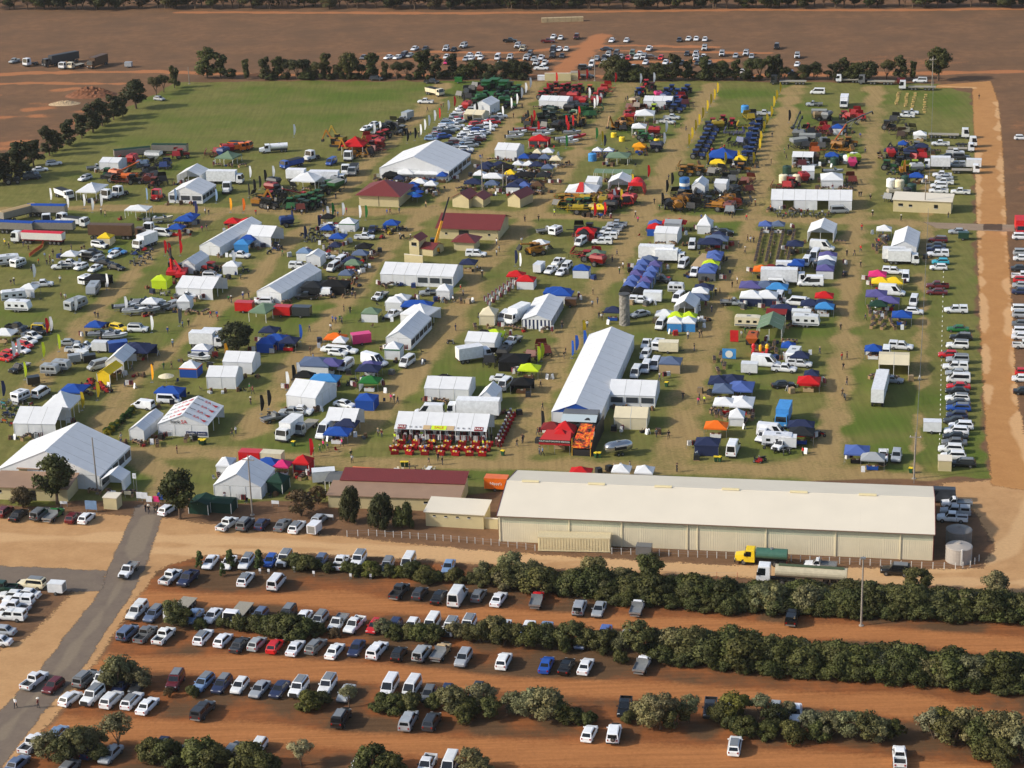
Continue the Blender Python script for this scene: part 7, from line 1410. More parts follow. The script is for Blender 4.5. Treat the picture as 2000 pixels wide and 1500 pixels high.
Mx('''sdr r 250 314; crt r 258 310; sdr r 345 301; trc r 355 300; aug o 243 332 60; spr k 215 346; spr o 246 346; trc n 286 332; spr x 288 350; sdr g 300 340; crt o 226 340; trc k 262 350; sdr k 318 350; crt l 278 322; trc K 40 342 60; trc d 22 350 60; sdr k 270 340; trc G 208 338; sdr r 430 294; crt b 436 297; crt r 446 290; sdr M 420 300; sdr k 310 320; bik w 330 326; sdr b 322 322; trc x 300 356; sdr x 238 352''')
V('gtr e 258 297 60; gtr e 332 289 85; fbn w 300 304 90; tip o 470 283 100; tip o 455 288 60')
Z('in the bike and mower sites on the west side')
Mx('''bik k 608 456; bik k 615 460; bik k 622 455; bik k 629 462; bik k 612 466; bik k 604 470; bik k 620 470; bik r 645 484; bik b 633 450; bik k 625 448; mow r 165 752; mow r 175 748; mow r 186 756; mow r 196 752; mow r 206 758; mow r 200 744; mow r 178 742; mow r 212 762; bik G 8 796; bik G 18 800; bik w 30 790; bik b 12 808; bik b 24 812; bik q 6 788; bik o 8 822; bik r 26 828; bik G 36 798; bik k 40 786; bik w 22 784; bik k 330 572; bik w 318 574; mow r 280 486; mow b 262 494; bik b 268 490; bik b 275 502; bik k 280 512; bik k 258 512; bik b 290 480; bik b 283 476; bik k 650 738; bik k 690 742; bik k 530 808; mow k 684 748; mow r 648 480; mow y 756 450; mow y 762 454; mow r 746 462; trc r 410 522; bik k 395 545; bik y 460 532; mow r 478 600; mow r 470 596; bik d 480 528; bik k 790 448; mow b 780 555; bik k 770 610; bik k 758 600''')
Z('around the picnic lawn')
Mx('''pic w 777 918 15; pic w 803 928 20; pic w 838 915 95; pic w 848 929 15; pic w 898 927 10; bin G 786 906; bin G 794 906; bin G 982 884; bin G 391 862; bin G 399 862; bin G 573 866; bin G 1164 888; bin G 1171 888; bin G 1398 896; bin G 1406 896; bin G 1779 918; bin G 1302 750; bin G 395 864''')
Z('in front of the sale marquee')
i = 0
for cx in (776,805,835,866,895,922,947):
    for dx, dy in ((-5,20),(3,10),(8,0),(-8,12)):
        i += 1; mach('brg' if i % 2 else 'brh', 'r', cx+dx, 862+dy+(cx-776)*.02, R.uniform(-15,15))
for j in range(15): mach('rak' if j % 3 else 'rbk', 'w', 779+j*11.8, 852+j*.4, R.choice([0,8,-8,90])); mach('rbk' if j % 2 else 'rak', 'w', 783+j*11.5, 844+j*.4, 0)
for j in range(9): mach('brg', 'r', 975+j*3.4, 866-j*7.2, 70); mach('rak', 'w', 970+j*3.4, 862-j*7.2, 80)
Z('in the open-air goods rows near two blue gazebos')
for r_ in range(9):
    for c_ in range(4): mach('gtb', 't', 1488+c_*21-r_*1.6, 450+r_*7.2+c_*.6, 90)
Z('in the clothing rows beside the cream gazebo')
for j in range(9): mach('rak' if j % 2 else 'rbk', 'w', 955+j*7.5, 592-j*5.5, 60); mach('rbk', 'w', 948+j*7.5, 584-j*5, 60)
Z('outside the long open marquee')
for j in range(20): mach('bik', 'kkwbrsd'[j % 7], 1512+j*5.9, 412+(j*7 % 11), 160+(j % 4)*12)
Z('on the stall tables at the eastern sites')
for x, y in ((1700,610),(1715,612),(1730,614),(1745,612),(1705,622),(1720,624),(1740,626),(1755,622),(1705,634),(1725,636),(1745,636),(1765,634),(1697,600),(1420,812),(1408,808),(1398,806),(1392,798),(1440,816),(1455,822),(1470,812),(1465,806),(1712,470),(1718,462),(1725,468),(1732,462),(1720,478),(1728,474),(1705,480),(1712,488),(1478,678),(1490,672),(1500,676),(1512,672),(1505,682),(1516,684),(1496,690),(1408,690),(1395,700),(1415,712),(1402,722),(1700,692),(1708,692),(1716,693)): mach('gtb', 't', x, y, 90+R.uniform(-20,20))
for x in (1487,1500): tt = 0
Z('along the lanes')
for ln in '''w 821 268;w 829 258;w 837 250;w 848 240;r 858 235;w 875 220;r 887 212;w 956 260;w 981 232;k 795 280;k 810 275;w 1018 195;w 1009 207;w 1026 185;w 1035 175;r 1068 185;r 1086 165;r 1129 160;r 1145 158;r 1201 165;w 1250 167;w 1276 165;y 1400 185;y 1394 198;y 1387 208;y 1380 220;y 1371 235;y 1364 248;y 1357 260;y 1350 275;y 1344 288;y 1522 185;y 1515 200;y 1510 212;y 1505 232;y 1496 247;y 1490 262;y 1484 282;y 1482 297;k 1311 365;k 1301 380;k 1292 405;n 1006 520;w 99 395;w 132 410;w 164 407;w 180 415;w 197 407;l 287 395;l 422 397;l 342 397;v 382 425;r 322 500;r 330 505;w 66 547;w 209 566;w 147 612;r 91 655;w 99 652;w 26 702;w 36 697;L 115 687;w 296 650;g 350 637;L 84 703;n 6 780;L 49 742;y 190 782;y 160 802;a 297 747;n 622 450;n 570 440;n 595 472;w 639 432;G 649 425;w 669 425;w 702 430;G 714 430;k 510 809;k 524 799;k 572 749;w 581 744;w 560 762;r 606 896;L 1057 706;L 1050 712;k 486 386;k 496 378;k 507 371;k 517 359;w 488 351;w 533 351;w 574 268;r 1037 250;r 1050 262;r 1042 240;w 1165 210;w 1172 206;w 1160 216;k 1030 240;r 1108 262;r 1118 250;G 1105 290;b 586 668;a 440 706;o 475 416;a 450 415;w 455 520;r 350 478;r 352 500;w 1015 525;r 1180 424;r 1160 426;y 1620 402;k 1058 840;b 1140 680;y 1138 660;b 1117 700;b 1124 690;w 1296 285;y 1234 368;y 1212 398;w 1198 398;k 930 225;w 998 215;y 1440 320;y 1380 325;y 1415 325;y 1470 325;r 1265 350;r 1105 250;w 1150 195;r 1130 232;n 1180 290;G 1164 275;y 1175 282;w 1300 262;k 1540 240;w 245 612;k 905 205;w 730 265;w 742 262'''.split(';'):
    c_, x, y = ln.split(); mach('flg', c_, float(x), float(y), R.uniform(-35,35))

Z('in the bike and mower sites on the west side')
Mx('bik b 266 478;bik b 271 484;bik k 262 506;bik b 287 496;bik k 292 504;bik k 268 516;bik b 296 488;bik w 274 474;bik k 598 462;bik k 610 448;bik k 634 470;bik k 592 458;bik r 655 478;mow r 640 490;mow r 420 528;bik k 470 540;bik k 786 462;crt b 560 432 60;bik y 748 444;bik k 520 470;bik b 540 476;bik k 548 484;bik b 536 486;bik k 526 492;bik k 15 812;bik G 46 806;bik b 52 800;mow G 44 812;bik r 60 790')
Z('around the boat and caravan sites')
gazebo('k',190,538,6,5,'n'); gazebo('n',272,676,6,6,'n')
V('4wd k 178 500 100;sed k 205 512 100;boat s 246 598 70;boat w 305 590 100;boat w 282 588 80;trl k 175 700 60;cvs s 120 712 90;utt w 165 676 80;boat w 225 655 80;sed s 135 668 80;utt d 40 648 100;4wd y 82 640 90;trl s 145 700 60;ctr b 230 676 60')
Z('around the middle stalls')
V('utt k 1150 455 90;sed s 1200 441 270;ute s 1205 436 270;utt d 1290 545 100;sed k 1415 452 90;utt s 1395 450 90;trl u 1115 590 90;van w 1262 716 182;utc w 1105 520 190')
Mx('trc r 1150 500 90;sdr r 1160 498;ldr a 1050 487 60;ldr a 1040 484 240;sdr x 1048 690;sdr x 1060 682;crt r 1168 508;sdr r 1140 495;mow r 940 616;mow r 960 620;sdr k 1130 447;trc k 1155 446 90;sdr k 960 700;crt k 985 690;sdr k 940 660;bik k 1040 735;bik k 880 668')
Z('around the eastern stalls')
V('trl w 1478 588 90;utt s 1430 590 90;sed w 1590 600 280;trl d 1590 550 90;van w 1575 510 185;trl b 1560 515 90;utt w 1525 868 200;boat s 1560 345 90;trl k 1600 520 90')
Mx('bik k 1500 872;bik k 1512 878;bik k 1540 880;bik k 1530 882;bik w 1594 846;bik r 1604 848;mow r 1480 898;bik k 1650 775;crt o 1470 662;bik k 1488 896')

# ---------------------------------------------------------------- goods set out round the stalls
def p_crates():
    c1 = mat('crate_brown', (116,88,60), rough=.8, var=.3, scale=3); P = []
    for i, (x, y, z, w_) in enumerate(((0,0,0,.5),(.62,.1,0,.45),(.05,.05,.46,.42),(.6,.7,0,.5))): P.append(('crate', MB().box(x-w_*.6,x+w_*.6,y-w_*.5,y+w_*.5,z+.002,z+.44).mesh('crate', [c1, MATTE][i % 2]), (0,0,0), 0, []))
    return P
def p_aframe():
    return [('panel', MB().hexa([(-.35,-.3,0),(.35,-.3,0),(.35,-.26,0),(-.35,-.26,0),(-.35,-.02,1.1),(.35,-.02,1.1),(.35,.02,1.1),(-.35,.02,1.1)]).mesh('panel', MATTE), (0,0,0), 0, []), ('panel', MB().hexa([(-.35,.26,0),(.35,.26,0),(.35,.3,0),(-.35,.3,0),(-.35,.021,1.1),(.35,.021,1.1),(.35,.05,1.1),(-.35,.05,1.1)]).mesh('panel', MATTE), (0,0,0), 0, [])]
def p_chair():
    return [('seat', MB().box(-.25,.25,-.25,.25,.40,.45).mesh('seat', FAB), (0,0,0), 0, []), ('backrest', MB().hexa([(-.25,.22,.45),(.25,.22,.45),(.25,.26,.45),(-.25,.26,.45),(-.25,.34,.95),(.25,.34,.95),(.25,.38,.95),(-.25,.38,.95)]).mesh('backrest', FAB), (0,0,0), 0, [])]+[('leg', MB().box(x-.02,x+.02,y-.02,y+.02,0,.4).mesh('leg', STEEL), (0,0,0), 0, []) for x in (-.22,.22) for y in (-.22,.22)]
def p_pallet():
    return [('pallet', MB().box(-.6,.6,-.6,.6,0,.14).mesh('pallet', WOOD), (0,0,0), 0, []), ('load', MB().hexa([(-.55,-.55,.142),(.55,-.55,.142),(.55,.55,.142),(-.55,.55,.142),(-.5,-.5,1.15),(.5,-.5,1.2),(.5,.5,1.1),(-.5,.5,1.15)]).mesh('load', MATTE), (0,0,0), 0, [])]
for kk, vv in {'crs': ('stack of crates', 'crates', 'crate_stack', p_crates, .3), 'afr': ('folding sign', 'sign', 'folding_sign', p_aframe, .5), 'chr': ('folding chair', 'chair', 'folding_chair', p_chair, .4), 'pal': ('loaded pallet', 'pallet', 'loaded_pallet', p_pallet, .5)}.items(): KINDS[kk] = vv[:4]; ZC[kk] = vv[4]
cnt = {}; base = [(q[0], q[2]) for q in THINGS if q[0].name.startswith(('gazebo', 'marquee'))]
occ = {}
def cell(p): return int(p.x//1.3), int(p.y//1.3)
for q in THINGS: occ[cell(q[0].location)] = 1
for o_, zn in base:
    c_ = Vector((o_.location.x, o_.location.y, 0)); gz = o_.name.startswith('gazebo'); Z(zn)
    for i in range(8 if gz else 8):
        a = R.uniform(0, 6.283); d = R.uniform(1.9, 5.0)
        p = c_+Vector((math.cos(a)*d, math.sin(a)*d*1.2, 0)) if gz else c_-NX*R.uniform(.9,2.2)+EX*R.uniform(-1,9)
        k_ = R.choice(['crs','crs','afr','chr','chr','pal','gtb','gtb','crs','rak'])
        if cnt.get(k_, 0) >= (190 if k_ in ('gtb','rak') else 290) or cell(p) in occ: continue
        cnt[k_] = cnt.get(k_, 0)+1; occ[cell(p)] = 1; x, y = proj((p.x, p.y, ZC[k_]))
        mach(k_, {'afr': 'w'}.get(k_) or R.choice('kdugnkwbtrKK'), x, y, R.uniform(0, 360))
# ---------------------------------------------------------------- people
hr = MB().lathe([(.115,1.60),(.122,1.68),(.10,1.75),(.05,1.79),(.005,1.80)], 10, 0, 0, .03); HAIR = [hr.mesh('hair', mat('hair_'+n, c_, rough=.7), True) for n, c_ in (('dark',(40,30,24)),('fair',(140,108,70)),('grey',(120,116,112)))]
ht = MB().lathe([(.26,1.70),(.255,1.715),(.125,1.72),(.12,1.82),(.09,1.84),(.005,1.84)], 12, 0, 0, .03); HAT = [ht.mesh('hat', mat('hat_'+n, c_, rough=.8)) for n, c_ in (('tan',(170,146,108)),('brown',(92,66,46)),('white',(222,218,208)))]
PN = 0
def person(px, py, col=None, h=None, sc=None, label=None):
    global PN
    PN += 1
    if not label and PN % 10 in (2, 5, 8): return
    col = col or R.choice('knbdwkkgnGmlsubtnkkd'); loc = G(px, py); hat = R.random() < .5; sc = sc or R.uniform(.94, 1.06)
    nm = {'k':'black','n':'navy','b':'blue','d':'dark grey','w':'white','r':'red','g':'grey','G':'green','m':'maroon','l':'light blue','s':'silver grey','u':'brown','t':'tan','o':'orange','y':'yellow','L':'lime','p':'pink'}[col]
    t = thing('person', 'person', f'person in {nm} top'+(' and hat' if hat else ''), loc, heading(h if h is not None else R.uniform(0,360)), 'visitors walking around the show', label=label)
    t.scale = (sc*1.05, sc*1.05, sc)
    b = obj('body', R.choice(BODY), t, color=pal(col)); obj('hat' if hat else 'hair', R.choice(HAT if hat else HAIR), t)
def PP(zone, txt):
    Z(zone)
    for ln in txt.split(';'):
        q = ln.split(); person(float(q[0]), float(q[1]), q[2] if len(q) > 2 else None)
person(31, 1383, 'w', label='person in white top walking on the asphalt road'); person(75, 1383, 'm', label='person in maroon top walking on the asphalt road')
person(1540, 1222, 'r', label='person in red top behind the black canopy ute'); person(1551, 1226, 'n', label='person in navy top behind the black canopy ute')
PP('at the show gate', '260 988 k;285 1000 k;291 1003 k;297 1001 n;303 1003 k;308 1000 k;237 870;343 884 b;346 886 m;237 862')
PP('on the lawn between the food vans and sale marquee', '445 850 o;454 852 k;461 848 w;477 842 r;625 884;632 876 p;640 880;664 876;668 872 p;686 894 k;695 892 k;688 904;612 892 k;604 892 r;764 784 p;770 786 k;777 788 k;762 838 k;739 852;746 854;753 840;1010 872 k;1020 866 k;1014 880;856 900 k;864 908 k;838 908;775 922 r;800 918;905 938 p;895 918;812 930;772 862 L;808 858 w;824 858 L;848 872 y;880 866;920 868 w;944 874 L;952 882;790 874;830 884;960 862;985 840 r;992 828;770 872;976 876')
PP('on the lane beside the longest marquee', '1012 876 k;1022 864 n;1105 692 k;1108 662 k;1056 758 k;1040 752 k;1068 728;1147 640 w;1175 625 w;1098 642 k;1150 602;1157 600;1167 594 g;1176 600;1170 622 k;1178 620;1212 526 k;1217 524 w;1210 535;1158 576;1164 565;1140 645;1102 700;1136 614;1196 512;1205 500;1222 486;1060 800 k;1050 850')
PP('around the cross lane and kiosks', '1025 433 k;1031 434 k;1052 432;1083 422 L;1231 424 n;1241 425;1246 434 p;1250 424;1278 398 k;1019 476 w;1458 430 r;1465 430 m;1475 402 r;1505 412 o;1500 418;1430 426;1370 430;860 400 w;832 405;802 470 k;781 468 k;785 472;756 420;762 418;790 424;780 416;656 388 k;662 388 k;625 446;628 404 w;632 420;640 418;655 420;677 416 p;688 420 b;660 424;524 414 w;510 418;500 420 r;570 415;577 416 b;574 414 L;590 420;650 422;980 486;975 492;970 478;940 476;925 480 k;932 530 w;942 542;960 556 w;900 570 r;905 578;886 582')
PP('on the western lanes', '10 480 y;18 486;30 490;46 482;56 490;104 500 k;112 498;120 496;88 505;94 512;98 510 m;76 516 o;85 518 r;92 518 k;98 519 k;104 518 w;136 494;140 490;165 490;172 486;160 492;118 552 w;54 556 k;62 532;22 558 k;28 556;34 558;120 584 u;128 586 w;84 602 w;192 622 k;186 620;362 636 k;357 640;369 637 k;412 620 r;418 622 k;424 620;426 626 r;434 598 k;452 592 u;447 590;420 482;475 585 b;486 582;328 652;332 658 w;338 678 l;298 722 k;304 724 k;320 722;336 722;250 722;258 725;198 420 k;206 424;234 418 k;355 430;362 432;395 420 k;401 418 w;408 420 k;410 432 k;395 452 p;404 450;530 480;540 468;545 490;552 500;557 505;532 488;490 790 k;492 780;494 770;488 764;612 704 l;608 652 b;605 648;606 692;680 626;664 628;672 608 k;678 610 k;684 612 k;650 630 b;656 632;662 628;668 632;646 645 w;722 540 G;694 556;680 578;690 580 k;688 582;694 583;640 666;650 578;664 658;885 590 w;886 642 w;890 646;935 480;942 550;840 606;858 592;970 500;760 470;1000 545')
PP('on the northern lanes', '835 218 k;842 218 k;862 212 m;866 210;796 300;802 265;818 268;846 330 k;712 335;700 340;745 300;768 352;901 340 k;908 362;912 372;938 312;942 310;986 290;990 282;1003 230;1020 212 k;1008 218;1174 220 k;1178 218;1165 218;1222 200;1226 196 k;1330 252 k;1336 254 n;1340 255 k;1318 250;1308 262;1306 352;1506 320 k;1504 315 o;1540 292 k;1556 290;1508 268;1546 318;1532 300;1536 312;1697 250;1680 270;1690 300;1683 312;1700 390 k;1678 384 k;1682 384;1693 392 k;1700 392 k;1288 410;1325 400 k;1410 290;1415 292 r;1420 290 r;1330 410;1440 260;1737 262;1750 270;1704 424 k;1760 432;1846 424 k;1852 426 k;1912 194 k;1555 326')
PP('on the eastern lanes', '1460 472 k;1466 474 w;1472 474 k;1437 484 w;1443 485 k;1455 495;1425 560 k;1430 562 k;1440 554 w;1442 572;1450 560;1398 578 k;1406 576;1418 594 k;1424 595 k;1430 594 m;1435 592 r;1390 610 n;1344 662 w;1352 664 w;1366 660 k;1370 658 k;1356 686 k;1640 690 k;1644 703 r;1654 702 k;1677 702 w;1690 692;1642 645 k;1655 644 p;1681 522 k;1683 450 r;1654 500 k;1662 502 k;1669 500 k;1681 492 r;1645 540 k;1648 542;1612 535;1609 662 k;1601 692;1647 722 k;1654 752 k;1650 772 g;1645 774;1378 872;1388 870 o;1366 782 k;1364 790 p;1370 800;1376 788 L;1334 780 k;1282 854 g;1296 858 k;1306 856 k;1322 922 k;1328 924 u;1230 918 g;1200 922 k;1205 894;1060 890;1054 888;1730 472;1722 472 y;1716 478 r;1712 486;1708 465;1724 462;1718 456;1705 470;1690 626;1720 618;1745 606;1702 596 m;1710 588;1455 652 G;1460 656 r;1448 660;1470 690 k;1480 686;1420 700;1410 714;1390 812;1380 806 o;1412 806 k;1404 812;1420 816;1530 592;1512 482;1498 470;1520 462;1490 500;1505 506;1480 512;1534 500;1550 492;1376 535;1395 540;1288 745;1570 760;1598 742 k;1506 868;1512 868;1495 870;1568 890 x'.replace('1568 890 x','1568 890 r'))
# ---------------------------------------------------------------- poles, fences, signs, small things
Z('around the show')
def pole(px, py, h, label, arm=False, lamp=False, name='power_pole'):
    t = thing(name, 'pole', '', G(px, py), -SITE, label=label); pm = mat('weathered_pole', (146,138,128), rough=.8, var=.15)
    obj('shaft', MB().cyl((0,0,0),(0,0,h),.17,.11,8).mesh('shaft', pm), t); obj('footing', MB().cyl((0,0,0),(0,0,.12),.4,.4,10).mesh('footing', mat('concrete', (160,154,146), rough=.9)), t)
    if arm:
        obj('crossarm', MB().box(-1.1,1.1,-.07,.07,h-1.0,h-.85).mesh('crossarm', pm), t)
        for x in (-.9,0,.9): obj('insulator', MB().cyl((x,0,h-.85),(x,0,h-.65),.06).mesh('insulator', WHITE), t)
    if lamp: obj('lamp_head', MB().box(-.4,.4,-.5,-.1,h-.3,h-.05).mesh('lamp_head', STEEL), t)
pole(493,1006,11.5,'grey power pole with crossarm in front of the steep white marquee',True); pole(191,964,11.0,'thin dark pole in front of the huge white marquee'); pole(1682,1222,11.8,'tall thin lamp pole standing in the dirt below the hedge',lamp=True,name='lamp_pole'); pole(943,396,13,'tall pole between the cream kiosks',lamp=True,name='lamp_pole'); pole(983,366,6.5,'white pole behind the cream office',name='lamp_pole'); pole(990,370,5.0,'shorter white pole behind the cream office',name='lamp_pole'); pole(1162,158,9,'pole beside the far track',True); pole(1820,175,11,'pole at the north end of the boundary fence',True); pole(1806,415,9,'pole in front of the flat cream building',True); pole(1785,935,9,'pole behind the right end of the long shed',True); pole(370,164,6,'white pole at the far end of the grass field')
def fence(name, label, pl, step, h, pm, r_=.06, rails=(.5,.9), wire=None):
    pts = []
    for a, b_ in zip([G(*p) for p in pl][:-1], [G(*p) for p in pl][1:]):
        n = max(1, round((b_-a).length/step)); pts += [a.lerp(b_, i/n) for i in range(n)]
    pts.append(G(*pl[-1])); t = thing(name, 'fence', '', pts[0], 0, label=label); o0 = pts[0]
    me = MB().box(-r_,r_,-r_,r_,0,h).mesh('post', pm)
    for p in pts: obj('post', me, t, tuple(p-o0))
    for z in rails:
        b = MB()
        for a, c_ in zip(pts[:-1], pts[1:]): b.cyl(tuple(a-o0+Vector((0,0,h*z))), tuple(c_-o0+Vector((0,0,h*z))), .012, .012, 4)
        obj('wire', b.mesh('wire', STEEL), t)
fence('post_fence', 'low wire fence with white posts along the front of the long shed', [(678,1048),(720,1046),(850,1055),(975,1066),(1045,1076)], 1.5, 1.15, WHITE)
fence('post_fence', 'low wire fence with white posts right of the shipping container', [(1195,1082),(1400,1090),(1600,1099),(1800,1110),(1866,1112),(1895,1108),(1912,1096)], 1.6, 1.15, WHITE)
fence('mesh_fence', 'red barrier fence on the far side of the hedge', [(1235,1126),(1320,1128),(1440,1130)], 3, 1.1, mat('red_mesh', (190,90,60)), .03)
fence('boundary_fence', 'tall wire boundary fence running north along the eastern stalls', [(1785,944),(1792,820),(1800,680),(1808,520),(1812,440),(1816,330),(1820,240),(1823,165)], 4.5, 2.0, STEEL, .045, (.3,.6,.95))
Z('in the line of white pegs beside the east car row')
pg = MB().lathe([(.1,0),(.1,.25),(.06,.33),(.01,.35)], 8).mesh('marker_peg', WHITE)
for i in range(38):
    u = i/37; thing('marker_peg', 'marker', 'white marker peg', G(1843-8*u, 523+355*u), 0, 'white pegs along the parking line', me=pg)
Z('by the show gate')
def board(px, py, w_, h_, col, label, txt=None, tcol=None, z0=.6, name='sign_board', hd=0):
    t = thing(name, 'sign', '', G(px, py), heading(hd), label=label)
    bd = obj('panel', MB().box(-w_/2,w_/2,-.04,.04,z0,z0+h_).mesh('panel', MATTE), t, color=pal(col))
    for x in (-w_/2+.1, w_/2-.1): obj('post', MB().box(x-.04,x+.04,.041,.12,0,z0+h_*.9).mesh('post', STEEL), t)
    if txt: letter(txt, h_*.4, tcol or WHT_T, bd, (0,-.06,z0+h_/2), (math.pi/2,0,0))
board(179,1001,2.2,1.7,'l','pale blue notice board on posts beside the gate cars'); board(273,979,1.1,1.2,'w','white notice board at the gate left of a blue one'); board(283,980,1.2,1.2,'w','square white gate notice beside another white one'); board(292,986,1.1,1.1,'w','lowest white gate notice'); board(306,986,1.2,1.1,'p','pink gate notice between white and blue boards'); board(318,982,2.0,1.4,'b','wide blue banner board at the gate'); board(250,972,1.3,.7,'c','cream notice on the left side of the gate'); board(265,960,.7,1.0,'w','white number sign on a tall post behind the gate','1',BLK_T,2.6); board(538,990,1.4,.6,'w','white sign on short posts near the brown bush'); board(644,1016,1.4,.5,'w','small white sign beside the car with trailer'); board(125,990,1.4,.5,'w','small white sign under the ragged gum tree')
for x, y in ((575,1118),(613,1126),(685,1131),(724,1132),(508,1121),(525,1122)): board(x, y, .4, .5, 'w', None, z0=.5, name='bay_sign')
for q in THINGS[-6:]: q[1] = 'small white bay sign'; q[2] = 'along the low hedge in the car park'; q[0]['group'] = 'white bay signs'
tent('e', (369,1003), (407,1006), 4, 2.0, .6, 'N', 'snew', 'dark green shed tent beside the gate gum tree'); tent('e', (412,1001), (452,1004), 3, 2.0, .3, 'E', 'snew', 'dark green screen tent left of the power pole')
Z('around the picnic lawn')
vehicle('ctr','w',632,928,70,label='white food van with pink stripe beside the red stall'); vehicle('ctr','o',708,928,90,label='orange food van with serving window on the picnic lawn'); vehicle('ctr','c',532,893,90,label='cream food van behind a blue gazebo'); vehicle('ctr','r',490,891,90,label='red and white food van behind the steep white marquee')
t = vehicle('ctr','o',970,942,90,label='orange printed juice trailer at the left end of the shed', jit=False); o = letter("Nippy's", .75, WHT_T, t, (1.16,.1,1.6), (math.pi/2,0,math.pi/2))
gazebo('b',524,898,4,3); gazebo('p',552,902,3,3)
tent('g', (636,962), (690,965), 5, 2.3, .4, 'E', '', 'flat grey awning beside the orange food van')
vehicle('ctr','p',705,660,60,label='bright pink food van beside an orange gazebo'); vehicle('ctr','w',414,652,90,label='white printed kiosk trailer beside the dark spreading tree')
vehicle('ctr','r',552,606,90,label='red food van with serving window beside the dark bus'); vehicle('ctr','d',590,607,90,label='dark grey food trailer right of the red food van'); vehicle('ctr','r',478,598,90,label='red kiosk beside the sage green canopy')
tent('E', (487,628), (520,631), 7, 2.4, 1.0, 'P', '', 'sage green canopy over tables beside the dark spreading tree')
board(1434,668,1.8,2.6,'r','dark red kiosk board with open flaps near the green toy stall',z0=.1); board(1424,702,2.9,2.2,'i','blue banner with round white emblem beside the toy stall',z0=.2)
t = THINGS[-1][0]; obj('emblem', MB().cyl((0,-.06,1.2),(0,-.09,1.2),.8,.8,20).mesh('emblem', WHITE), t)
# jumping castle, inflatable, cranes, parasol
A = G(1484,694); t = thing('inflatable_castle', 'inflatable', '', A, -SITE, label='red inflatable castle with yellow turret among the toys')
rm = mat('red_vinyl', (205,30,40), rough=.4); ym = mat('yellow_vinyl', (240,190,40), rough=.4)
obj('base', MB().box(-2,2,-1.8,1.8,0,.6).mesh('base', rm), t); obj('wall', MB().box(-2,-1.4,-1.8,1.8,.601,1.9).mesh('wall', rm), t); obj('wall', MB().box(1.4,2,-1.8,1.8,.601,1.9).mesh('wall', rm), t)
for x in (-1.7, 1.7): obj('turret', MB().lathe([(.5,1.9),(.5,2.7),(.3,3.0),(.02,3.3)], 10, 0, x, 1.4).mesh('turret', ym if x > 0 else rm), t)
t.scale = (.85,.85,.7); obj('arch', MB().lathe([(.35,.6),(.4,2.0),(.35,2.6),(.1,2.9)], 10, 0, 0, 1.5).mesh('arch', ym), t)
fence('barrier', 'curved orange barrier fence on the grass below the red topped truck', [(58,502),(68,494),(82,484),(86,474),(76,466),(70,463)], 1.2, 1.0, mat('orange_barrier', (235,90,40), rough=.6), .05)
for o_ in [THINGS[-1][0]]:
    pts_ = [G(*p)-o_.location for p in [(58,502),(68,494),(82,484),(86,474),(76,466),(70,463)]]
    for a_, b_ in zip(pts_[:-1], pts_[1:]): obj('panel', MB().loft([[(p.x,p.y-.04,.1),(p.x,p.y+.04,.1),(p.x,p.y+.04,.95),(p.x,p.y-.04,.95)] for p in (a_, b_)]).mesh('panel', mat('orange_barrier')), o_)
A = G(1242,380); t = thing('inflatable_dome', 'inflatable', '', A, -SITE, label='red inflatable tube stand beside the white gable tent')
for i in range(4): obj('tube', MB().loft([[(math.cos(a)*2.4, i*1.2+.5*math.cos(b_), max(.02,math.sin(a)*3.6+.5*math.sin(b_))) for b_ in [2*math.pi*j/8 for j in range(8)]] for a in [math.pi*q/10 for q in range(11)]]).mesh('tube', rm), t)
obj('front_sign', MB().box(-2,2,-.8,-.6,2.6,3.6).mesh('front_sign', rm), t)
def crane(px, py, top, col1, col2, label):
    b0 = G(px, py); t = thing('telescopic_crane', 'crane', '', b0, 0, label=label); tp = G(top[0], top[1], top[2])-b0
    obj('carrier', MB().box(-1.2,1.2,-3.2,3.2,.7,1.6).mesh('carrier', MATTE), t, color=pal(col1)); obj('cab', MB().box(-1.2,-.1,1.0,2.6,1.602,2.8).mesh('cab', GLASS), t)
    s0 = Vector((0,-1,1.8)); mid = s0.lerp(tp, .5)
    obj('boom', MB().cyl(tuple(s0), tuple(mid), .42, .38, 4).mesh('boom', MATTE), t, color=pal(col1)); obj('inner_boom', MB().cyl(tuple(mid), tuple(tp), .3, .22, 4).mesh('inner_boom', MATTE), t, color=pal(col2)); obj('ram', MB().cyl((0,.5,1.6), tuple(s0.lerp(tp,.3)), .12).mesh('ram', STEEL), t)
    for x in (-1.1, 1.1):
        for y in (-2.2,-1,1.6): obj('wheel', wheel(.55,.4), t, (x,y,.55))
crane(850,490,(877,385,12.5),'a','k','yellow crane with black telescopic boom beside the maroon gable hall')
crane(338,536,(332,484,7.5),'r','d','red crane with raised dark boom beside the closed white tent'); crane(356,540,(326,488,6.5),'r','k','second red crane leaning behind the lime gazebo')
t = thing('parasol', 'parasol', '', G(326,752), 0, label='large cream parasol near the blue gazebo stall'); obj('pole', MB().cyl((0,0,0),(0,0,2.3),.04).mesh('pole', STEEL), t); obj('shade', MB().lathe([(1.7,1.95),(.9,2.3),(.02,2.55)], 12).mesh('shade', FAB), t, color=pal('c'))
for x, y, c_ in ((810,374,'b'),(818,380,'b'),(806,384,'i'),(815,388,'b')):
    Z('beside the maroon hip roofed hall'); t = thing('parasol', 'parasol', f'{PAL[c_][0]} parasol', G(x,y+8), 0, 'blue parasols'); obj('pole', MB().cyl((0,0,0),(0,0,2.3),.04).mesh('pole', STEEL), t); obj('shade', MB().lathe([(1.6,1.95),(.9,2.3),(.02,2.55)], 12).mesh('shade', FAB), t, color=pal(c_))
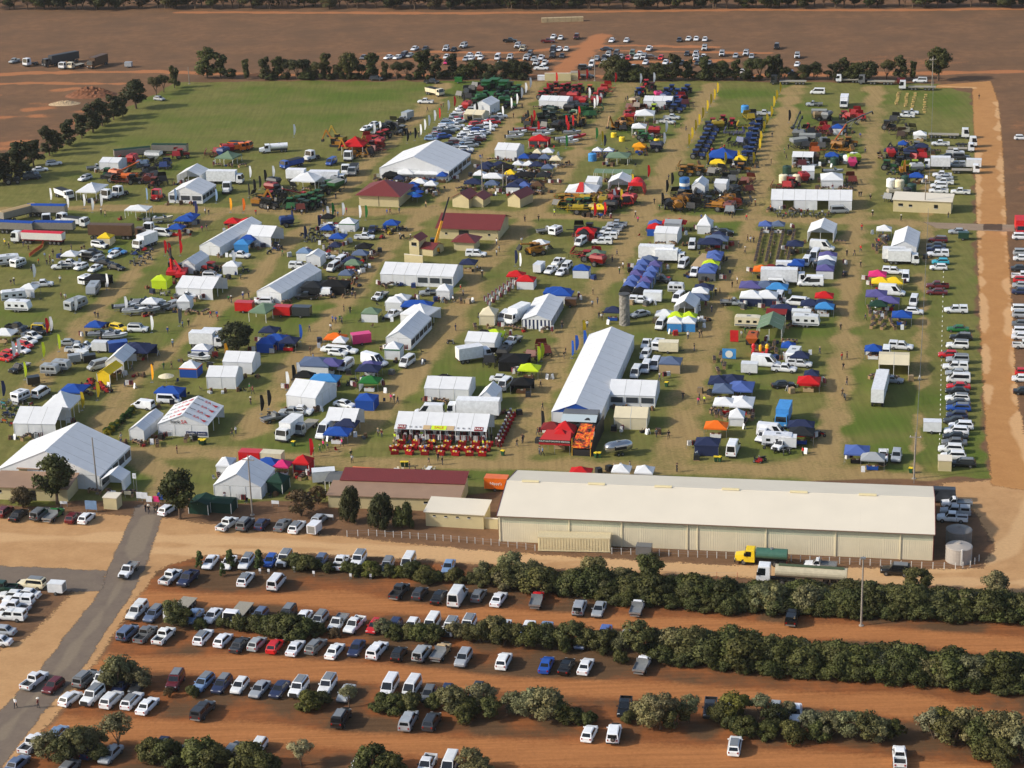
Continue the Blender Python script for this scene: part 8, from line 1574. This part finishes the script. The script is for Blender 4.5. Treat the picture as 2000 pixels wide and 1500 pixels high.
t = thing('blue_silo', 'tank', '', G(1337,380), 0, label='tall blue cylindrical tank between white tents'); obj('body', MB().lathe([(1.4,0),(1.4,4.6)], 20).mesh('body', mat('blue_tank', (42,98,158), rough=.5, var=.08)), t); obj('lid', MB().lathe([(1.45,4.6),(1.2,4.8),(.02,4.95)], 20).mesh('lid', mat('blue_tank')), t); obj('label_band', MB().lathe([(1.41,2.6),(1.42,2.62),(1.42,3.4),(1.41,3.42)], 20).mesh('label_band', WHITE), t)
Z('laid in rows on the grass by the boundary fence')
hb = MB().box(-.45,.45,-.25,.25,0,.4).mesh('hay_bale', mat('straw', (190,160,100), rough=.9, var=.2, scale=6))
for j, (x0, y0, x1, y1) in enumerate(((1756,182,1750,204),(1772,184,1768,208),(1788,183,1780,212),(1808,186,1805,220))):
    for i in range(8): u = i/7; thing('hay_bale', 'hay bale', 'small straw bale', G(x0+(x1-x0)*u+R.uniform(-1,1), y0+(y1-y0)*u), R.uniform(-.3,.3), 'straw bales marking rows', me=hb)
Z('in the nursery display beside the tunnel tent')
for i in range(46):
    u, v_ = R.random(), R.random(); x, y = 262-56*u+18*v_*0, 800+48*u+R.uniform(-3,9)
    t = thing('potted_plant', 'plant', 'potted plant', G(x, y), R.uniform(0,6), 'potted plants for sale'); cr_, tk, H0 = R.choice(TREE['shrub']); s_ = R.uniform(.2,.36)
    o = obj('foliage', cr_, t, (0,0,.1), color=lin(*R.choice([(54,92,36),(44,80,34),(92,110,40),(150,140,30)]))); o.scale = (s_,)*3; obj('pot', MB().lathe([(.16,0),(.2,.3),(.2,.32)], 8).mesh('pot', mat('black_pot', (40,36,34))) if i == 0 else POTM, t) if i else None
    if i == 0: POTM = MB().lathe([(.16,0),(.2,.3),(.2,.32)], 8).mesh('pot', mat('black_pot', (40,36,34))); obj('pot', POTM, t)
Z('in the far paddock')
t = thing('stone_block_row', 'blocks', '', G(1104,42), 0, label='long pale row of stacked bales out in the paddock')
hm = mat('pale_bales', (176,156,120), rough=.9, var=.15)
bm_ = MB().box(0,2.3,-1.1,1.1,0,1.7).mesh('bale', hm)
for i in range(7): obj('bale', bm_, t, (-9.5+i*2.4,R.uniform(-.2,.2),0))
tent('w', (1050,157), (1078,157), 2, 1.6, .05, 'E', 'snew', 'low white boxes at the far gate'); building('far_gate_screen', 'cream slatted screen wall at the far gate', (1064,158), (1115,158), .3, 2.6, .05, roof='c', over=.02, cat='fence'); building('far_gate_box', 'pale grey box building at the far gate', (1114,157), (1130,157), 2.5, 2.6, .1, roof='g', over=.05)

# ---------------------------------------------------------------- thin air between the camera and the far scrub
hm = bpy.data.materials.new('thin_haze'); hm.use_nodes = True; t_ = hm.node_tree; t_.nodes.remove(t_.nodes['Principled BSDF'])
pv = t_.nodes.new('ShaderNodeVolumePrincipled'); pv.inputs['Color'].default_value = (.92,.92,.92,1); pv.inputs['Density'].default_value = 0.00004; pv.inputs['Anisotropy'].default_value = .2
t_.links.new(pv.outputs[0], t_.nodes['Material Output'].inputs['Volume'])
hz = obj('haze', MB().box(-6500,6500,-900,9500,-1.0,CAMH+8).mesh('haze', hm), kind='stuff'); hz['label'] = 'thin pale haze in the air over the showground'; hz['category'] = 'haze'
# ---------------------------------------------------------------- labels that single each thing out
ORD = 'first second third fourth fifth sixth seventh eighth ninth tenth eleventh twelfth thirteenth fourteenth fifteenth sixteenth seventeenth eighteenth nineteenth'.split()
TENS = {2:('twentieth','twenty'),3:('thirtieth','thirty'),4:('fortieth','forty'),5:('fiftieth','fifty'),6:('sixtieth','sixty'),7:('seventieth','seventy'),8:('eightieth','eighty'),9:('ninetieth','ninety')}
def ordw(i):
    if i < 20: return ORD[i-1]
    if i >= 100: return 'hundred-and-'+ordw(i-100) if i > 100 else 'hundredth'
    a, b = divmod(i, 10); return TENS[a][0] if b == 0 else TENS[a][1]+'-'+ORD[b-1]
grp = {}
for q in THINGS:
    if q[4]: q[0]['label'] = q[4]
    else: grp.setdefault((q[1], q[2]), []).append(q)
for (d, z), qs in grp.items():
    qs.sort(key=lambda q: q[3])
    for i, q in enumerate(qs):
        n = len(qs)
        if n == 1: q[0]['label'] = f'{d} {z}' if len((d+z).split()) > 3 else f'{d} standing {z}'
        elif i == 0: q[0]['label'] = f'leftmost {d} {z}'
        elif i == n-1: q[0]['label'] = f'rightmost {d} {z}'
        else: q[0]['label'] = f'{ordw(i+1)} {d} from the left {z}'

for q in THINGS:
    l = q[0]['label'].split()
    if len(l) > 16:
        l = ' '.join(l).replace(' from the left', '').split()
        q[0]['label'] = ' '.join(l[:16])
